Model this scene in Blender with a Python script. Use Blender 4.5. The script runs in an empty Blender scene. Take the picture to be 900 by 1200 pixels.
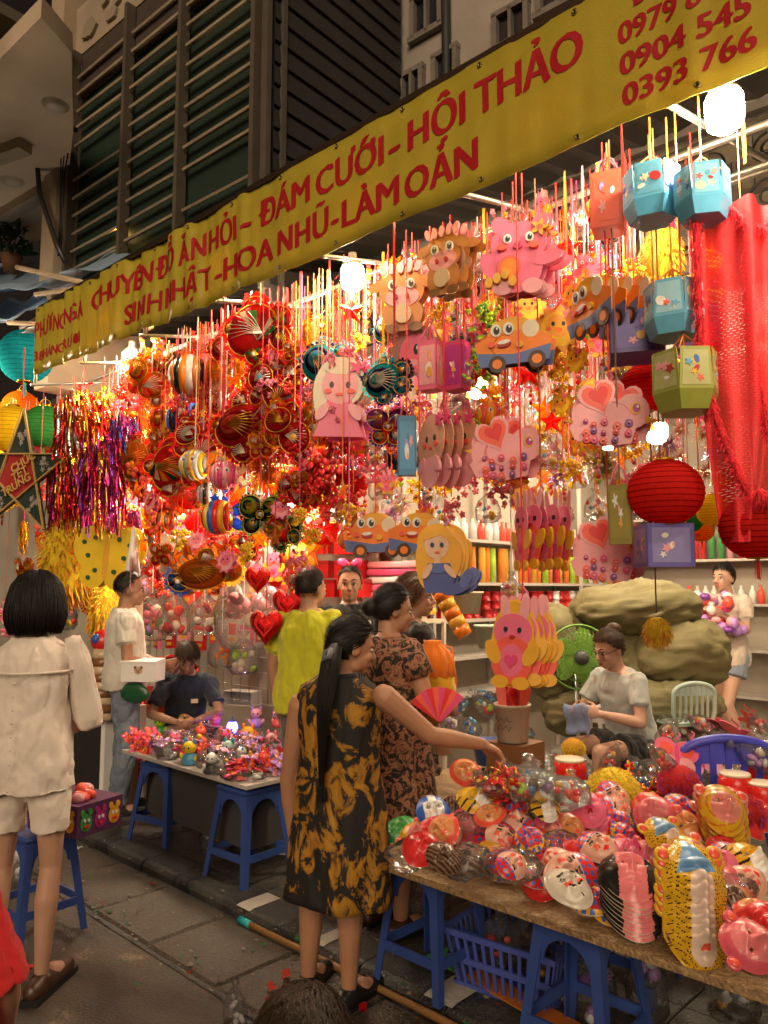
import bpy, bmesh, math, random
from math import sin, cos, pi, radians, atan2, sqrt
from mathutils import Vector, Matrix, noise, Euler
random.seed(7)
SC = bpy.context.scene
COL = SC.collection
# ---------------------------------------------------------------- camera, world, exposure
FPX, CAMH, PITCH = 901.0, 1.62, math.atan(90 / 901.0)      # focal length in px of a 900 px wide frame
CR = Vector((.722, .692, 0)).normalized(); CF0 = Vector((-.692, .722, 0)).normalized()
UP = Vector((0, 0, 1))
CF = CF0 * cos(PITCH) + UP * sin(PITCH); CU = UP * cos(PITCH) - CF0 * sin(PITCH)
CAM = Vector((0, 0, CAMH))
cam = bpy.data.cameras.new('camera'); camo = bpy.data.objects.new('camera', cam); COL.objects.link(camo)
camo.matrix_world = Matrix(((CR.x, CU.x, -CF.x, CAM.x), (CR.y, CU.y, -CF.y, CAM.y), (CR.z, CU.z, -CF.z, CAM.z), (0, 0, 0, 1)))
cam.sensor_fit = 'HORIZONTAL'; cam.sensor_width = 36; cam.lens = 36 * FPX / 900; cam.clip_end = 500; cam.clip_start = .05
SC.camera = camo
SC.render.resolution_x, SC.render.resolution_y = 768, 1024
w = bpy.data.worlds.new('World'); SC.world = w; w.use_nodes = True
wn = w.node_tree.nodes; wl = w.node_tree.links
sky = wn.new('ShaderNodeTexSky'); sky.sky_type = 'NISHITA'; sky.sun_disc = False
sky.sun_elevation = radians(38); sky.sun_rotation = radians(200); sky.air_density = 1; sky.dust_density = 4
tint = wn.new('ShaderNodeMix'); tint.data_type = 'RGBA'; tint.blend_type = 'MULTIPLY'; tint.inputs[0].default_value = 1
tint.inputs[7].default_value = (1.0, .50, .26, 1)          # sodium street glow in the night haze
wl.new(sky.outputs[0], tint.inputs[6]); wl.new(tint.outputs[2], wn['Background'].inputs[0])
wn['Background'].inputs[1].default_value = 0.0036
sun = bpy.data.lights.new('street_glow', 'SUN'); sun.energy = .74; sun.angle = radians(35); sun.color = (1, .78, .53)
suno = bpy.data.objects.new('street_glow', sun); COL.objects.link(suno)
suno.rotation_euler = Vector((-.50, .75, -.40)).to_track_quat('-Z', 'Y').to_euler()
SC.view_settings.view_transform = 'Standard'; SC.view_settings.look = 'None'
SC.view_settings.exposure = 1.38; SC.view_settings.gamma = 1; SC.view_settings.use_curve_mapping = False
cy = SC.cycles
cy.use_denoising = True; cy.max_bounces = 6; cy.diffuse_bounces = 3; cy.glossy_bounces = 3; cy.transmission_bounces = 4
cy.transparent_max_bounces = 24; cy.sample_clamp_indirect = 4; cy.caustics_reflective = False; cy.caustics_refractive = False
try: cy.denoising_prefilter = 'ACCURATE'
except Exception: pass

# ---------------------------------------------------------------- helpers
def ray(px, py): return CF + CR * ((px - 450) / FPX) - CU * ((py - 600) / FPX)
def onY(px, py, Y): r = ray(px, py); return CAM + r * (Y / r.y)
def onZ(px, py, Z): r = ray(px, py); return CAM + r * ((Z - CAMH) / r.z)
def onX(px, py, X): r = ray(px, py); return CAM + r * (X / r.x)
def W(px, py, d): return CAM + ray(px, py) * d
def proj(p):
    q = p - CAM; k = q.dot(CF); return 450 + FPX * q.dot(CR) / k, 600 - FPX * q.dot(CU) / k, k
def rnd(a, b): return random.uniform(a, b)
def rz(a): return Matrix.Rotation(a, 3, 'Z')
def rx(a): return Matrix.Rotation(a, 3, 'X')
def ry(a): return Matrix.Rotation(a, 3, 'Y')

C = dict(red=(.72, .022, .02), dred=(.42, .014, .018), orange=(.85, .22, .012), dorange=(.55, .16, .02), yellow=(.85, .58, .02), gold=(.78, .40, .03), pink=(.80, .15, .27), lpink=(.84, .36, .40),
         hpink=(.72, .06, .20), magenta=(.42, .03, .22), purple=(.20, .05, .32), dpurple=(.08, .03, .14), blue=(.04, .13, .50), lblue=(.10, .38, .62), sblue=(.10, .44, .70), navy=(.015, .025, .09), teal=(.02, .40, .46),
         green=(.06, .32, .07), lime=(.40, .66, .03), dgreen=(.015, .09, .04), olive=(.28, .27, .05), white=(.80, .79, .75), cream=(.76, .66, .50), beige=(.60, .45, .29), brown=(.22, .10, .04),
         dbrown=(.06, .025, .012), black=(.012, .012, .012), grey=(.30, .30, .30), dgrey=(.07, .07, .07), silver=(.62, .62, .64), skin=(.55, .29, .19), tan=(.46, .27, .13), stoolblue=(.035, .075, .29), chairblue=(.06, .07, .55), lilac=(.50, .26, .66), coral=(.85, .11, .07), mint=(.45, .62, .55))
MATS = {}
def nt(m): m.use_nodes = True; t = m.node_tree; t.nodes.clear(); return t, t.nodes, t.links
def mat(col, kind='plastic', key=None):
    """a procedural material: colour name or rgb, and what it is made of"""
    k = (col if isinstance(col, str) else tuple(col), kind)
    if k in MATS: return MATS[k]
    c = C[col] if isinstance(col, str) else col
    m = bpy.data.materials.new('%s_%s' % (col if isinstance(col, str) else 'mix', kind)); MATS[k] = m
    t, n, l = nt(m)
    out = n.new('ShaderNodeOutputMaterial')
    tc = n.new('ShaderNodeTexCoord')
    nz = n.new('ShaderNodeTexNoise'); l.new(tc.outputs['Object'], nz.inputs['Vector'])
    rough, scale, var, bump, bscale, metal, coat = dict(plastic=(.34, 9, .22, 0, 0, 0, 0), paper=(.7, 14, .25, .12, 60, 0, 0), card=(.42, 6, .18, .05, 30, 0, 0), cloth=(.9, 12, .30, .25, 260, 0, 0), print=(.4, 18, .25, 0, 0, 0, 0),
        foil=(.22, 20, .3, .5, 40, 1, 0), metal=(.38, 12, .3, .1, 60, .85, 0), vinyl=(.24, 7, .16, .10, 24, 0, 0), sack=(.75, 6, .30, .3, 140, 0, 0), wood=(.6, 5, .5, .2, 60, 0, 0), wall=(.9, 1.3, .55, .35, 22, 0, 0), hair=(.5, 40, .5, .2, 160, 0, 0), skin=(.52, 9, .28, .16, 190, 0, 0),
        stone=(.72, 2.2, .7, .45, 34, 0, 0), cello=(.2, 8, .2, .2, 20, 0, 0), clear=(.09, 8, .2, 1.0, 30, 0, 0), fuzz=(.9, 20, .5, .6, 120, 0, 0), leaf=(.5, 9, .5, .1, 30, 0, 0), glass=(.08, 3, .2, 0, 0, 0, 0))[kind]
    nz.inputs['Scale'].default_value = scale; nz.inputs['Detail'].default_value = 5
    mx = n.new('ShaderNodeMix'); mx.data_type = 'RGBA'
    mx.inputs[6].default_value = tuple(x * (1 - var) for x in c) + (1,); mx.inputs[7].default_value = tuple(min(1, x * (1 + var * .55)) for x in c) + (1,)
    l.new(nz.outputs[0], mx.inputs[0]); colo = mx.outputs[2]
    nb = None
    if bump:
        n2 = n.new('ShaderNodeTexNoise'); l.new(tc.outputs['Object'], n2.inputs['Vector']); n2.inputs['Scale'].default_value = bscale; n2.inputs['Detail'].default_value = 3
        bp = n.new('ShaderNodeBump'); bp.inputs['Strength'].default_value = bump; bp.inputs['Distance'].default_value = .01; l.new(n2.outputs[0], bp.inputs['Height']); nb = bp.outputs[0]
    if kind in ('paper', 'cello', 'clear'):
        d = n.new('ShaderNodeBsdfDiffuse'); tr = n.new('ShaderNodeBsdfTranslucent'); tp = n.new('ShaderNodeBsdfTransparent'); g = n.new('ShaderNodeBsdfGlossy')
        g.inputs['Roughness'].default_value = rough
        for q in (d, tr): l.new(colo, q.inputs['Color'])
        if nb: l.new(nb, d.inputs['Normal']); l.new(nb, g.inputs['Normal'])
        a = n.new('ShaderNodeMixShader'); a.inputs[0].default_value = .72 if kind == 'cello' else .55; l.new(d.outputs[0], a.inputs[1]); l.new(tr.outputs[0], a.inputs[2])
        if kind == 'paper': l.new(a.outputs[0], out.inputs[0]); return m
        b = n.new('ShaderNodeMixShader'); b.inputs[0].default_value = .74 if kind == 'cello' else .09
        if kind == 'cello': tp.inputs[0].default_value = tuple(min(1, .08 + x * 1.25) for x in c) + (1,)
        l.new(tp.outputs[0], b.inputs[1]); l.new(a.outputs[0], b.inputs[2])
        fr = n.new('ShaderNodeLayerWeight'); fr.inputs['Blend'].default_value = .12 if kind == 'cello' else .22
        if nb: l.new(nb, fr.inputs['Normal'])
        e = n.new('ShaderNodeMixShader'); l.new(fr.outputs['Fresnel'], e.inputs[0]); l.new(b.outputs[0], e.inputs[1]); l.new(g.outputs[0], e.inputs[2]); l.new(e.outputs[0], out.inputs[0])
        return m
    p = n.new('ShaderNodeBsdfPrincipled'); l.new(colo, p.inputs['Base Color']); p.inputs['Roughness'].default_value = rough; p.inputs['Metallic'].default_value = metal
    if kind in ('plastic', 'card', 'print'):
        rr = n.new('ShaderNodeMapRange'); rr.inputs[3].default_value = rough - .1; rr.inputs[4].default_value = rough + .2; l.new(nz.outputs[0], rr.inputs[0]); l.new(rr.outputs[0], p.inputs['Roughness'])
    if kind == 'skin': p.inputs['Subsurface Weight'].default_value = .12; p.inputs['Subsurface Radius'].default_value = (.02, .008, .004)
    if kind == 'cloth': p.inputs['Sheen Weight'].default_value = .25
    if kind == 'hair': p.inputs['Specular IOR Level'].default_value = .28
    if nb: l.new(nb, p.inputs['Normal'])
    l.new(p.outputs[0], out.inputs[0])
    return m
def emit(name, col, s):
    m = bpy.data.materials.new(name); t, n, l = nt(m); o = n.new('ShaderNodeOutputMaterial'); e = n.new('ShaderNodeEmission')
    e.inputs[0].default_value = tuple(col) + (1,); e.inputs[1].default_value = s; l.new(e.outputs[0], o.inputs[0]); return m
def blotch(name, ca, cb, scale, lo, hi, kind='cloth', cc=None, stretch=(1, 1, 1), rough=.85, warp=1.5):
    """cloth or ground of two or three colours in ragged patches"""
    m = bpy.data.materials.new(name); t, n, l = nt(m); out = n.new('ShaderNodeOutputMaterial'); p = n.new('ShaderNodeBsdfPrincipled')
    tc = n.new('ShaderNodeTexCoord'); mp = n.new('ShaderNodeMapping'); mp.inputs['Scale'].default_value = stretch; l.new(tc.outputs['Object'], mp.inputs[0])
    nz = n.new('ShaderNodeTexNoise'); nz.inputs['Scale'].default_value = scale; nz.inputs['Detail'].default_value = 6; nz.inputs['Roughness'].default_value = .62; nz.inputs['Distortion'].default_value = warp; l.new(mp.outputs[0], nz.inputs[0])
    cr = n.new('ShaderNodeValToRGB'); cr.color_ramp.elements[0].position = lo; cr.color_ramp.elements[1].position = hi
    cr.color_ramp.elements[0].color = tuple(ca) + (1,); cr.color_ramp.elements[1].color = tuple(cb) + (1,)
    if cc: e = cr.color_ramp.elements.new(min(.99, hi + .09)); e.color = tuple(cc) + (1,)
    l.new(nz.outputs[0], cr.inputs[0]); l.new(cr.outputs[0], p.inputs['Base Color']); p.inputs['Roughness'].default_value = rough
    n2 = n.new('ShaderNodeTexNoise'); n2.inputs['Scale'].default_value = 180 if kind == 'cloth' else 95; n2.inputs['Detail'].default_value = 6; l.new(tc.outputs['Object'], n2.inputs[0])
    bp = n.new('ShaderNodeBump'); bp.inputs['Strength'].default_value = .25 if kind == 'cloth' else .8; bp.inputs['Distance'].default_value = .01; l.new(n2.outputs[0], bp.inputs['Height']); l.new(bp.outputs[0], p.inputs['Normal'])
    if kind != 'cloth':
        n3 = n.new('ShaderNodeTexNoise'); n3.inputs['Scale'].default_value = 70; n3.inputs['Detail'].default_value = 4; l.new(tc.outputs['Object'], n3.inputs[0]); mr = n.new('ShaderNodeMapRange'); mr.inputs[1].default_value = .3; mr.inputs[2].default_value = .7; mr.inputs[3].default_value = .55; mr.inputs[4].default_value = 1.45; l.new(n3.outputs[0], mr.inputs[0])
        gx = n.new('ShaderNodeMix'); gx.data_type = 'RGBA'; gx.blend_type = 'MULTIPLY'; gx.inputs[0].default_value = 1; l.new(cr.outputs[0], gx.inputs[6]); l.new(mr.outputs[0], gx.inputs[7]); l.new(gx.outputs[2], p.inputs['Base Color'])
        rr = n.new('ShaderNodeMapRange'); rr.inputs[1].default_value = .35; rr.inputs[2].default_value = .65; rr.inputs[3].default_value = rough - .3; rr.inputs[4].default_value = rough + .12; l.new(nz.outputs[0], rr.inputs[0]); l.new(rr.outputs[0], p.inputs['Roughness'])
    l.new(p.outputs[0], out.inputs[0]); return m

class MB:
    """collects shapes; build() links them as ONE mesh object"""
    def __init__(s): s.v = []; s.f = []; s.m = []; s.mats = []; s.sm = []; s.T = Matrix.Identity(4)
    def mi(s, m):
        if m not in s.mats: s.mats.append(m)
        return s.mats.index(m)
    def add(s, vs, fs, m, smooth=False):
        b = len(s.v); T = s.T; k = s.mi(m)
        s.v.extend([tuple(T @ Vector(p)) for p in vs])
        for f in fs: s.f.append(tuple(i + b for i in f)); s.m.append(k); s.sm.append(smooth)
    def box(s, c, d, m, R=None):
        c = Vector(c); h = Vector(d) / 2; vs = []
        for z in (-1, 1):
            for y in (-1, 1):
                for x in (-1, 1):
                    p = Vector((x * h.x, y * h.y, z * h.z)); vs.append(c + (R @ p if R else p))
        s.add(vs, [(0, 2, 3, 1), (4, 5, 7, 6), (0, 1, 5, 4), (2, 6, 7, 3), (0, 4, 6, 2), (1, 3, 7, 5)], m)
    def hexa(s, pts, m): s.add(pts, [(0, 3, 2, 1), (4, 5, 6, 7), (0, 1, 5, 4), (1, 2, 6, 5), (2, 3, 7, 6), (3, 0, 4, 7)], m)
    def bar(s, a, b, w, h, m):
        """square bar between two points"""
        a = Vector(a); b = Vector(b); d = (b - a).normalized(); q = UP if abs(d.z) < .95 else Vector((0, 1, 0))
        x = d.cross(q).normalized() * w / 2; y = x.cross(d).normalized() * h / 2
        s.hexa([a - x - y, a + x - y, a + x + y, a - x + y, b - x - y, b + x - y, b + x + y, b - x + y], m)
    def tube(s, pts, r, m, seg=8, caps=True, smooth=True, flat=1.0):
        pts = [Vector(p) for p in pts]; n = len(pts); rr = r if isinstance(r, (list, tuple)) else [r] * n
        vs = []; prev = None
        for i, p in enumerate(pts):
            d = (pts[min(i + 1, n - 1)] - pts[max(i - 1, 0)])
            d = d.normalized() if d.length > 1e-9 else UP
            if prev is None: q = Vector((0, 1, 0)) if abs(d.y) < .9 else Vector((1, 0, 0)); x = d.cross(q).normalized()
            else:
                x = prev - d * prev.dot(d); x = x.normalized() if x.length > 1e-6 else d.orthogonal().normalized()
            prev = x; y = d.cross(x)
            for k in range(seg): a = 2 * pi * k / seg; vs.append(p + x * (cos(a) * rr[i]) + y * (sin(a) * rr[i] * flat))
        fs = [(i * seg + k, i * seg + (k + 1) % seg, (i + 1) * seg + (k + 1) % seg, (i + 1) * seg + k) for i in range(n - 1) for k in range(seg)]
        if caps: fs += [tuple(reversed(range(seg))), tuple(range((n - 1) * seg, n * seg))]
        s.add(vs, fs, m, smooth)
    def lathe(s, prof, m, seg=16, c=(0, 0, 0), R=None, smooth=True, sx=1, sy=1, wob=None):
        c = Vector(c); vs = []; n = len(prof)
        for i, (r, z) in enumerate(prof):
            for k in range(seg):
                a = 2 * pi * k / seg; q = r * (wob(a, i) if wob else 1); p = Vector((cos(a) * q * sx, sin(a) * q * sy, z)); vs.append(c + (R @ p if R else p))
        fs = [(i * seg + k, i * seg + (k + 1) % seg, (i + 1) * seg + (k + 1) % seg, (i + 1) * seg + k) for i in range(n - 1) for k in range(seg)]
        if prof[0][0] > 1e-5: fs.append(tuple(reversed(range(seg))))
        if prof[-1][0] > 1e-5: fs.append(tuple(range((n - 1) * seg, n * seg)))
        s.add(vs, fs, m, smooth)
    def ell(s, c, r, m, seg=14, rings=9, R=None):
        r = Vector(r) if not isinstance(r, (int, float)) else Vector((r, r, r)); c = Vector(c); vs = []
        for i in range(rings + 1):
            t = pi * i / rings
            for k in range(seg):
                a = 2 * pi * k / seg; p = Vector((r.x * sin(t) * cos(a), r.y * sin(t) * sin(a), -r.z * cos(t))); vs.append(c + (R @ p if R else p))
        fs = [(i * seg + k, i * seg + (k + 1) % seg, (i + 1) * seg + (k + 1) % seg, (i + 1) * seg + k) for i in range(rings) for k in range(seg)]
        s.add(vs, fs, m, True)
    def cap(s, a, ra, b, rb, m, seg=12):
        """tapered capsule"""
        a = Vector(a); b = Vector(b); d = (b - a); L = d.length; d = d / L if L > 1e-9 else UP
        pts = [a - d * ra * .98, a - d * ra * .7, a, a.lerp(b, .5), b, b + d * rb * .7, b + d * rb * .98]
        s.tube(pts, [ra * .15, ra * .72, ra, (ra + rb) / 2, rb, rb * .72, rb * .15], m, seg)
    def prism(s, o, y0, y1, m, dome=0.0, bev=0.0):
        """outline o of (x, z), front at y0 (towards -Y), back at y1; dome bulges the front"""
        n = len(o); cx = sum(p[0] for p in o) / n; cz = sum(p[1] for p in o) / n
        ar = sum(o[i][0] * o[(i + 1) % n][1] - o[(i + 1) % n][0] * o[i][1] for i in range(n))
        if ar < 0: o = o[::-1]
        vs = [(x, y0, z) for x, z in o] + [(x, y1, z) for x, z in o]
        fs = [(i, i + n, (i + 1) % n + n, (i + 1) % n) for i in range(n)]
        if dome:
            for j, (q, h) in enumerate(((.75, .45), (.4, .85))): vs += [(cx + (x - cx) * q, y0 - dome * h, cz + (z - cz) * q) for x, z in o]
            vs.append((cx, y0 - dome, cz)); e = 4 * n
            fs += [(i, (i + 1) % n, 2 * n + (i + 1) % n, 2 * n + i) for i in range(n)] + [(2 * n + i, 2 * n + (i + 1) % n, 3 * n + (i + 1) % n, 3 * n + i) for i in range(n)] + [(3 * n + i, 3 * n + (i + 1) % n, e) for i in range(n)]
        else: fs.append(tuple(range(n)))
        fs.append(tuple(range(2 * n - 1, n - 1, -1)))
        s.add(vs, fs, m, bool(dome))
    def mesh(s, name):
        me = bpy.data.meshes.new(name); me.from_pydata(s.v, [], s.f)
        for m in s.mats: me.materials.append(m)
        me.polygons.foreach_set('material_index', s.m); me.polygons.foreach_set('use_smooth', s.sm); me.update(); return me
    def build(s, name, parent=None, loc=None): return place(name, s.mesh(name), parent, loc)
def place(name, me, parent=None, loc=None, rot=None, scale=None):
    o = bpy.data.objects.new(name, me); COL.objects.link(o)
    if parent: o.parent = parent
    if loc is not None: o.location = loc
    if rot is not None: o.rotation_euler = rot
    if scale is not None: o.scale = scale if not isinstance(scale, (int, float)) else (scale,) * 3
    return o
def tag(o, label=None, cat=None, group=None, kind=None):
    if label: o['label'] = label
    if cat: o['category'] = cat
    if group: o['group'] = group
    if kind: o['kind'] = kind
    return o
def thing(name, label, cat, loc=(0, 0, 0), rot=0, group=None, scale=None):
    o = place(name, None, None, loc, (0, 0, rot) if isinstance(rot, (int, float)) else rot, scale); return tag(o, label, cat, group)
def ellipse(cx, cz, a, b, rot=0, n=18): return [(cx + a * cos(t) * cos(rot) - b * sin(t) * sin(rot), cz + a * cos(t) * sin(rot) + b * sin(t) * cos(rot)) for t in (2 * pi * i / n for i in range(n))]
def starpts(cx, cz, r, n=5, q=.42, rot=0): return [(cx + (r if i % 2 == 0 else r * q) * sin(rot + pi * i / n), cz + (r if i % 2 == 0 else r * q) * cos(rot + pi * i / n)) for i in range(2 * n)]
def heartpts(cx, cz, r, rot=0, n=22):
    o = []
    for i in range(n):
        t = 2 * pi * i / n; x = 16 * sin(t) ** 3 / 17 * r; z = (13 * cos(t) - 5 * cos(2 * t) - 2 * cos(3 * t) - cos(4 * t)) / 15 * r; o.append((cx + x * cos(rot) - z * sin(rot), cz + x * sin(rot) + z * cos(rot)))
    return o
def flowerpts(cx, cz, r, n=5, d=.25, rot=0, k=30): return [(cx + r * (1 - d + d * cos(n * t + rot)) * cos(t), cz + r * (1 - d + d * cos(n * t + rot)) * sin(t)) for t in (2 * pi * i / k for i in range(k))]
def collage(mb, spec, y=0, th=.012, step=.004, kind='card', mir=False, dome=0):
    """layers of flat shapes, each a little proud of the one under it"""
    for i, q in enumerate(spec):
        t, c = q[0], q[-1]
        if t == 'e': o = ellipse(*q[1:-1])
        elif t == 'p': o = list(q[1])
        elif t == 's': o = starpts(*q[1:-1])
        elif t == 'h': o = heartpts(*q[1:-1])
        elif t == 'f': o = flowerpts(*q[1:-1])
        if mir: o = [(-a, b) for a, b in o]
        mb.prism(o, y - i * step * .35 - .0012 * i, y + th, mat(c, kind) if isinstance(c, (str, tuple)) else c, dome)
def bake(mb, name, voxel, smooth=2, fac=.5):
    """union of the collected shapes as one continuous surface"""
    me = mb.mesh(name); o = bpy.data.objects.new(name, me); COL.objects.link(o)
    r = o.modifiers.new('r', 'REMESH'); r.mode = 'VOXEL'; r.voxel_size = voxel; r.use_smooth_shade = True
    if smooth: q = o.modifiers.new('s', 'SMOOTH'); q.iterations = smooth; q.factor = fac
    dg = bpy.context.evaluated_depsgraph_get(); m2 = bpy.data.meshes.new_from_object(o.evaluated_get(dg)); m2.name = name
    bpy.data.objects.remove(o); bpy.data.meshes.remove(me)
    m2.materials.clear()
    for m in mb.mats[:1]: m2.materials.append(m)
    m2.polygons.foreach_set('use_smooth', [True] * len(m2.polygons)); m2.polygons.foreach_set('material_index', [0] * len(m2.polygons)); m2.update()
    return m2
def wrinkle(me, amp, scale, stretch=(1, 1, 1), seed=0, z0=None):
    n = len(me.vertices); co = [0.0] * (3 * n); no = [0.0] * (3 * n); me.vertices.foreach_get('co', co); me.vertex_normals.foreach_get('vector', no)
    ox, oy, oz = seed * 7.3, seed * 3.1, seed * 5.7; sx, sy, sz = (q * scale for q in stretch); nz = noise.noise
    for i in range(0, 3 * n, 3):
        p = Vector((co[i] * sx + ox, co[i + 1] * sy + oy, co[i + 2] * sz + oz)); d = amp * (nz(p) + .5 * nz(p * 2.1))
        co[i] += no[i] * d; co[i + 1] += no[i + 1] * d; co[i + 2] += no[i + 2] * d
    me.vertices.foreach_set('co', co); me.update()
def crease(me, amp, scale, stretch=(1, 1, 1), seed=0, power=5):
    """sharp fold lines pressed into a soft surface"""
    n = len(me.vertices); co = [0.0] * (3 * n); no = [0.0] * (3 * n); me.vertices.foreach_get('co', co); me.vertex_normals.foreach_get('vector', no)
    ox, oy, oz = seed * 3.7, seed * 9.1, seed * 1.3; sx, sy, sz = (q * scale for q in stretch); nz = noise.noise
    for i in range(0, 3 * n, 3):
        p = Vector((co[i] * sx + ox, co[i + 1] * sy + oy, co[i + 2] * sz + oz)); q = p + Vector((nz(p * .7), nz(p * .7 + Vector((5, 2, 1))), 0)) * .8
        d = -amp * ((1 - min(1, abs(nz(q)) * 1.6)) ** power + .5 * (1 - min(1, abs(nz(q * 1.9 + Vector((3, 3, 3)))) * 1.6)) ** power)
        co[i] += no[i] * d; co[i + 1] += no[i + 1] * d; co[i + 2] += no[i + 2] * d
    me.vertices.foreach_set('co', co); me.update()
# ---------------------------------------------------------------- the setting
asph = blotch('wet_asphalt', (.034, .025, .018), (.085, .064, .046), 1.1, .40, .62, 'ground', cc=(.24, .18, .13), rough=.62, warp=2.2)
slabm = blotch('slab_stone', (.040, .030, .021), (.088, .067, .048), 1.9, .30, .70, 'ground', rough=.66, warp=1.2)
kerbm = blotch('kerb_stone', (.020, .020, .020), (.075, .07, .062), 2.5, .35, .75, 'ground', rough=.55)
pavem = blotch('pavement_tile', (.035, .030, .026), (.11, .095, .08), 2.2, .35, .70, 'ground', rough=.6)
g = MB(); g.add([(-60, -60, 0), (60, -60, 0), (60, 2.4, 0), (-60, 2.4, 0)], [(0, 1, 2, 3)], asph)
street = tag(g.build('street'), kind='structure')
def slabmesh(dx, dy, h, m, bev=.012):
    b = MB(); x, y = dx / 2, dy / 2
    b.add([(-x, -y, -.05), (x, -y, -.05), (x, y, -.05), (-x, y, -.05), (-x, -y, h - bev), (x, -y, h - bev), (x, y, h - bev), (-x, y, h - bev), (-x + bev, -y + bev, h), (x - bev, -y + bev, h), (x - bev, y - bev, h), (-x + bev, y - bev, h)],
          [(0, 1, 5, 4), (1, 2, 6, 5), (2, 3, 7, 6), (3, 0, 4, 7), (4, 5, 9, 8), (5, 6, 10, 9), (6, 7, 11, 10), (7, 4, 8, 11), (8, 9, 10, 11)], m)
    return b.mesh('slab')
gut = MB(); gut.add([(-30, 1.88, .004), (10, 1.88, .004), (10, 2.4, .004), (-30, 2.4, .004)], [(0, 1, 2, 3)], kerbm)
gutter = tag(gut.build('gutter_path'), kind='structure')
sm = slabmesh(.525, .425, .016, slabm)
for i in range(26): place('slab', sm, gutter, (-10.6 + i * .54, 2.12 + rnd(-.004, .004), rnd(-.004, .003)), (rnd(-.006, .006), rnd(-.006, .006), rnd(-.006, .006)))
pv = MB(); pv.add([(-30, 2.5, .045), (10, 2.5, .045), (10, 4.3, .045), (-30, 4.3, .045)], [(0, 1, 2, 3)], kerbm)
pavement = tag(pv.build('pavement'), kind='structure')
pm_ = slabmesh(.395, .395, .012, pavem, .004)
for i in range(30):
    for j in range(4): place('paver', pm_, pavement, (-9.5 + i * .4, 2.78 + j * .4, .05 + rnd(-.002, .002)))
kb = MB(); kb.add([(-30, 2.37, .002), (10, 2.37, .002), (10, 2.58, .002), (-30, 2.58, .002)], [(0, 1, 2, 3)], kerbm)
kerb = tag(kb.build('kerb'), kind='structure')
ks = MB(); L = .885
for (a, b) in ((-L / 2, L / 2),):
    pr = [(2.36, .0), (2.36, .035), (2.375, .055), (2.40, .063), (2.575, .064), (2.575, 0)]
    n = len(pr); ks.add([(a, y, z) for y, z in pr] + [(b, y, z) for y, z in pr], [(i, (i + 1) % n, n + (i + 1) % n, n + i) for i in range(n)] + [tuple(range(n - 1, -1, -1)), tuple(range(n, 2 * n))], kerbm)
km = ks.mesh('kerb_stone')
for i in range(14): place('kerb_stone', km, kerb, (-10 + i * .893, rnd(-.006, .006), 0))
pw = MB(); wpaint = mat((.50, .46, .40), 'stone')
for (px, py, wd) in ((308, 1053, .10), (385, 1097, .07), (520, 1165, .13)):
    p = onZ(px, py, .069); q = MB()
    q.add([(p.x + sx * wd / 2 + ex, y, z) for sx, ex in ((-1, 0), (1, .01)) for y, z in ((2.372, .06), (2.40, .0665), (2.565, .0675))], [(0, 3, 4, 1), (1, 4, 5, 2)], wpaint)
    q.build('painted_mark', kerb)
fl = MB(); tilem = mat((.42, .38, .33), 'stone'); fl.add([(-30, 4.3, .06), (10, 4.3, .06), (10, 9, .06), (-30, 9, .06)], [(0, 1, 2, 3)], mat('grey', 'stone'))
floor = tag(fl.build('shop_floor'), kind='structure')
tm = slabmesh(.594, .594, .01, tilem, .003)
for i in range(10):
    for j in range(7): place('tile', tm, floor, (-5 + i * .6, 4.62 + j * .6, .066))
wallm = mat((.46, .41, .34), 'wall'); pale = mat((.42, .37, .30), 'wall')
def wallbox(name, a, b, m):
    b_ = MB(); a = Vector(a); b = Vector(b); b_.box((a + b) / 2, b - a, m); return tag(b_.build(name), kind='structure')
wallbox('wall_back', (-12, 8.3, 0), (3, 8.5, 3.6), pale)
wallbox('wall_side_left', (-4.32, 4.45, 0), (-4.2, 8.3, 3.5), pale)
wallbox('wall_neighbour', (-14, 4.6, 0), (-4.32, 4.75, 4.2), pale)
wallbox('wall_side_right', (.9, 4.3, 0), (1.05, 8.3, 3.6), pale)
wallbox('wall_neighbour_right', (1.06, 4.3, 0), (14, 4.5, 6.5), pale)
wallbox('ceiling', (-12, 4.45, 3.42), (1.05, 8.3, 3.5), mat((.5, .47, .42), 'wall'))
# lintel over the shop opening: glazed tiles in courses
ln = MB(); ln.box((-4.5, 4.36, 3.75), (13, .1, .9), mat((.10, .09, .075), 'wall'))
lint = tag(ln.build('wall_lintel'), kind='structure')
tl = MB(); tl.box((0, 0, 0), (.23, .02, .108), mat((.17, .15, .12), 'stone')); tlm = tl.mesh('tile')
for r in range(7):
    for i in range(26): place('tile', tlm, lint, (-5.2 + i * .236 + (r % 2) * .118, 4.303, 3.37 + r * .113))

# wrought iron scroll grille above the opening
iron = mat((.03, .03, .03), 'metal')
gr = thing('scroll_grille', 'black wrought iron grille of curled scrolls above the shop opening', 'grille', (-4.2, 4.12, 3.5))
def spiral(cx, cz, r, turns, a0, sgn, n=26): return [(cx + r * (1 - .8 * i / n) * cos(a0 + sgn * turns * 2 * pi * i / n), 0, cz + r * (1 - .8 * i / n) * sin(a0 + sgn * turns * 2 * pi * i / n)) for i in range(n + 1)]
sc_ = MB()
for sx in (-1, 1):
    for (cx, cz, r, a, sg) in ((.13, .16, .11, -pi / 2, 1), (.12, .40, .09, pi / 2, -1), (.05, .27, .05, 0, 1)):
        sc_.tube([(sx * p[0], p[1], p[2]) for p in spiral(cx, cz, r, 1.6, a, sg)], .008, iron, 5)
scm = sc_.mesh('scroll')
for i in range(13): place('scroll', scm, gr, (-2.8 + i * .54, 0, 0))
b = MB()
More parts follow.
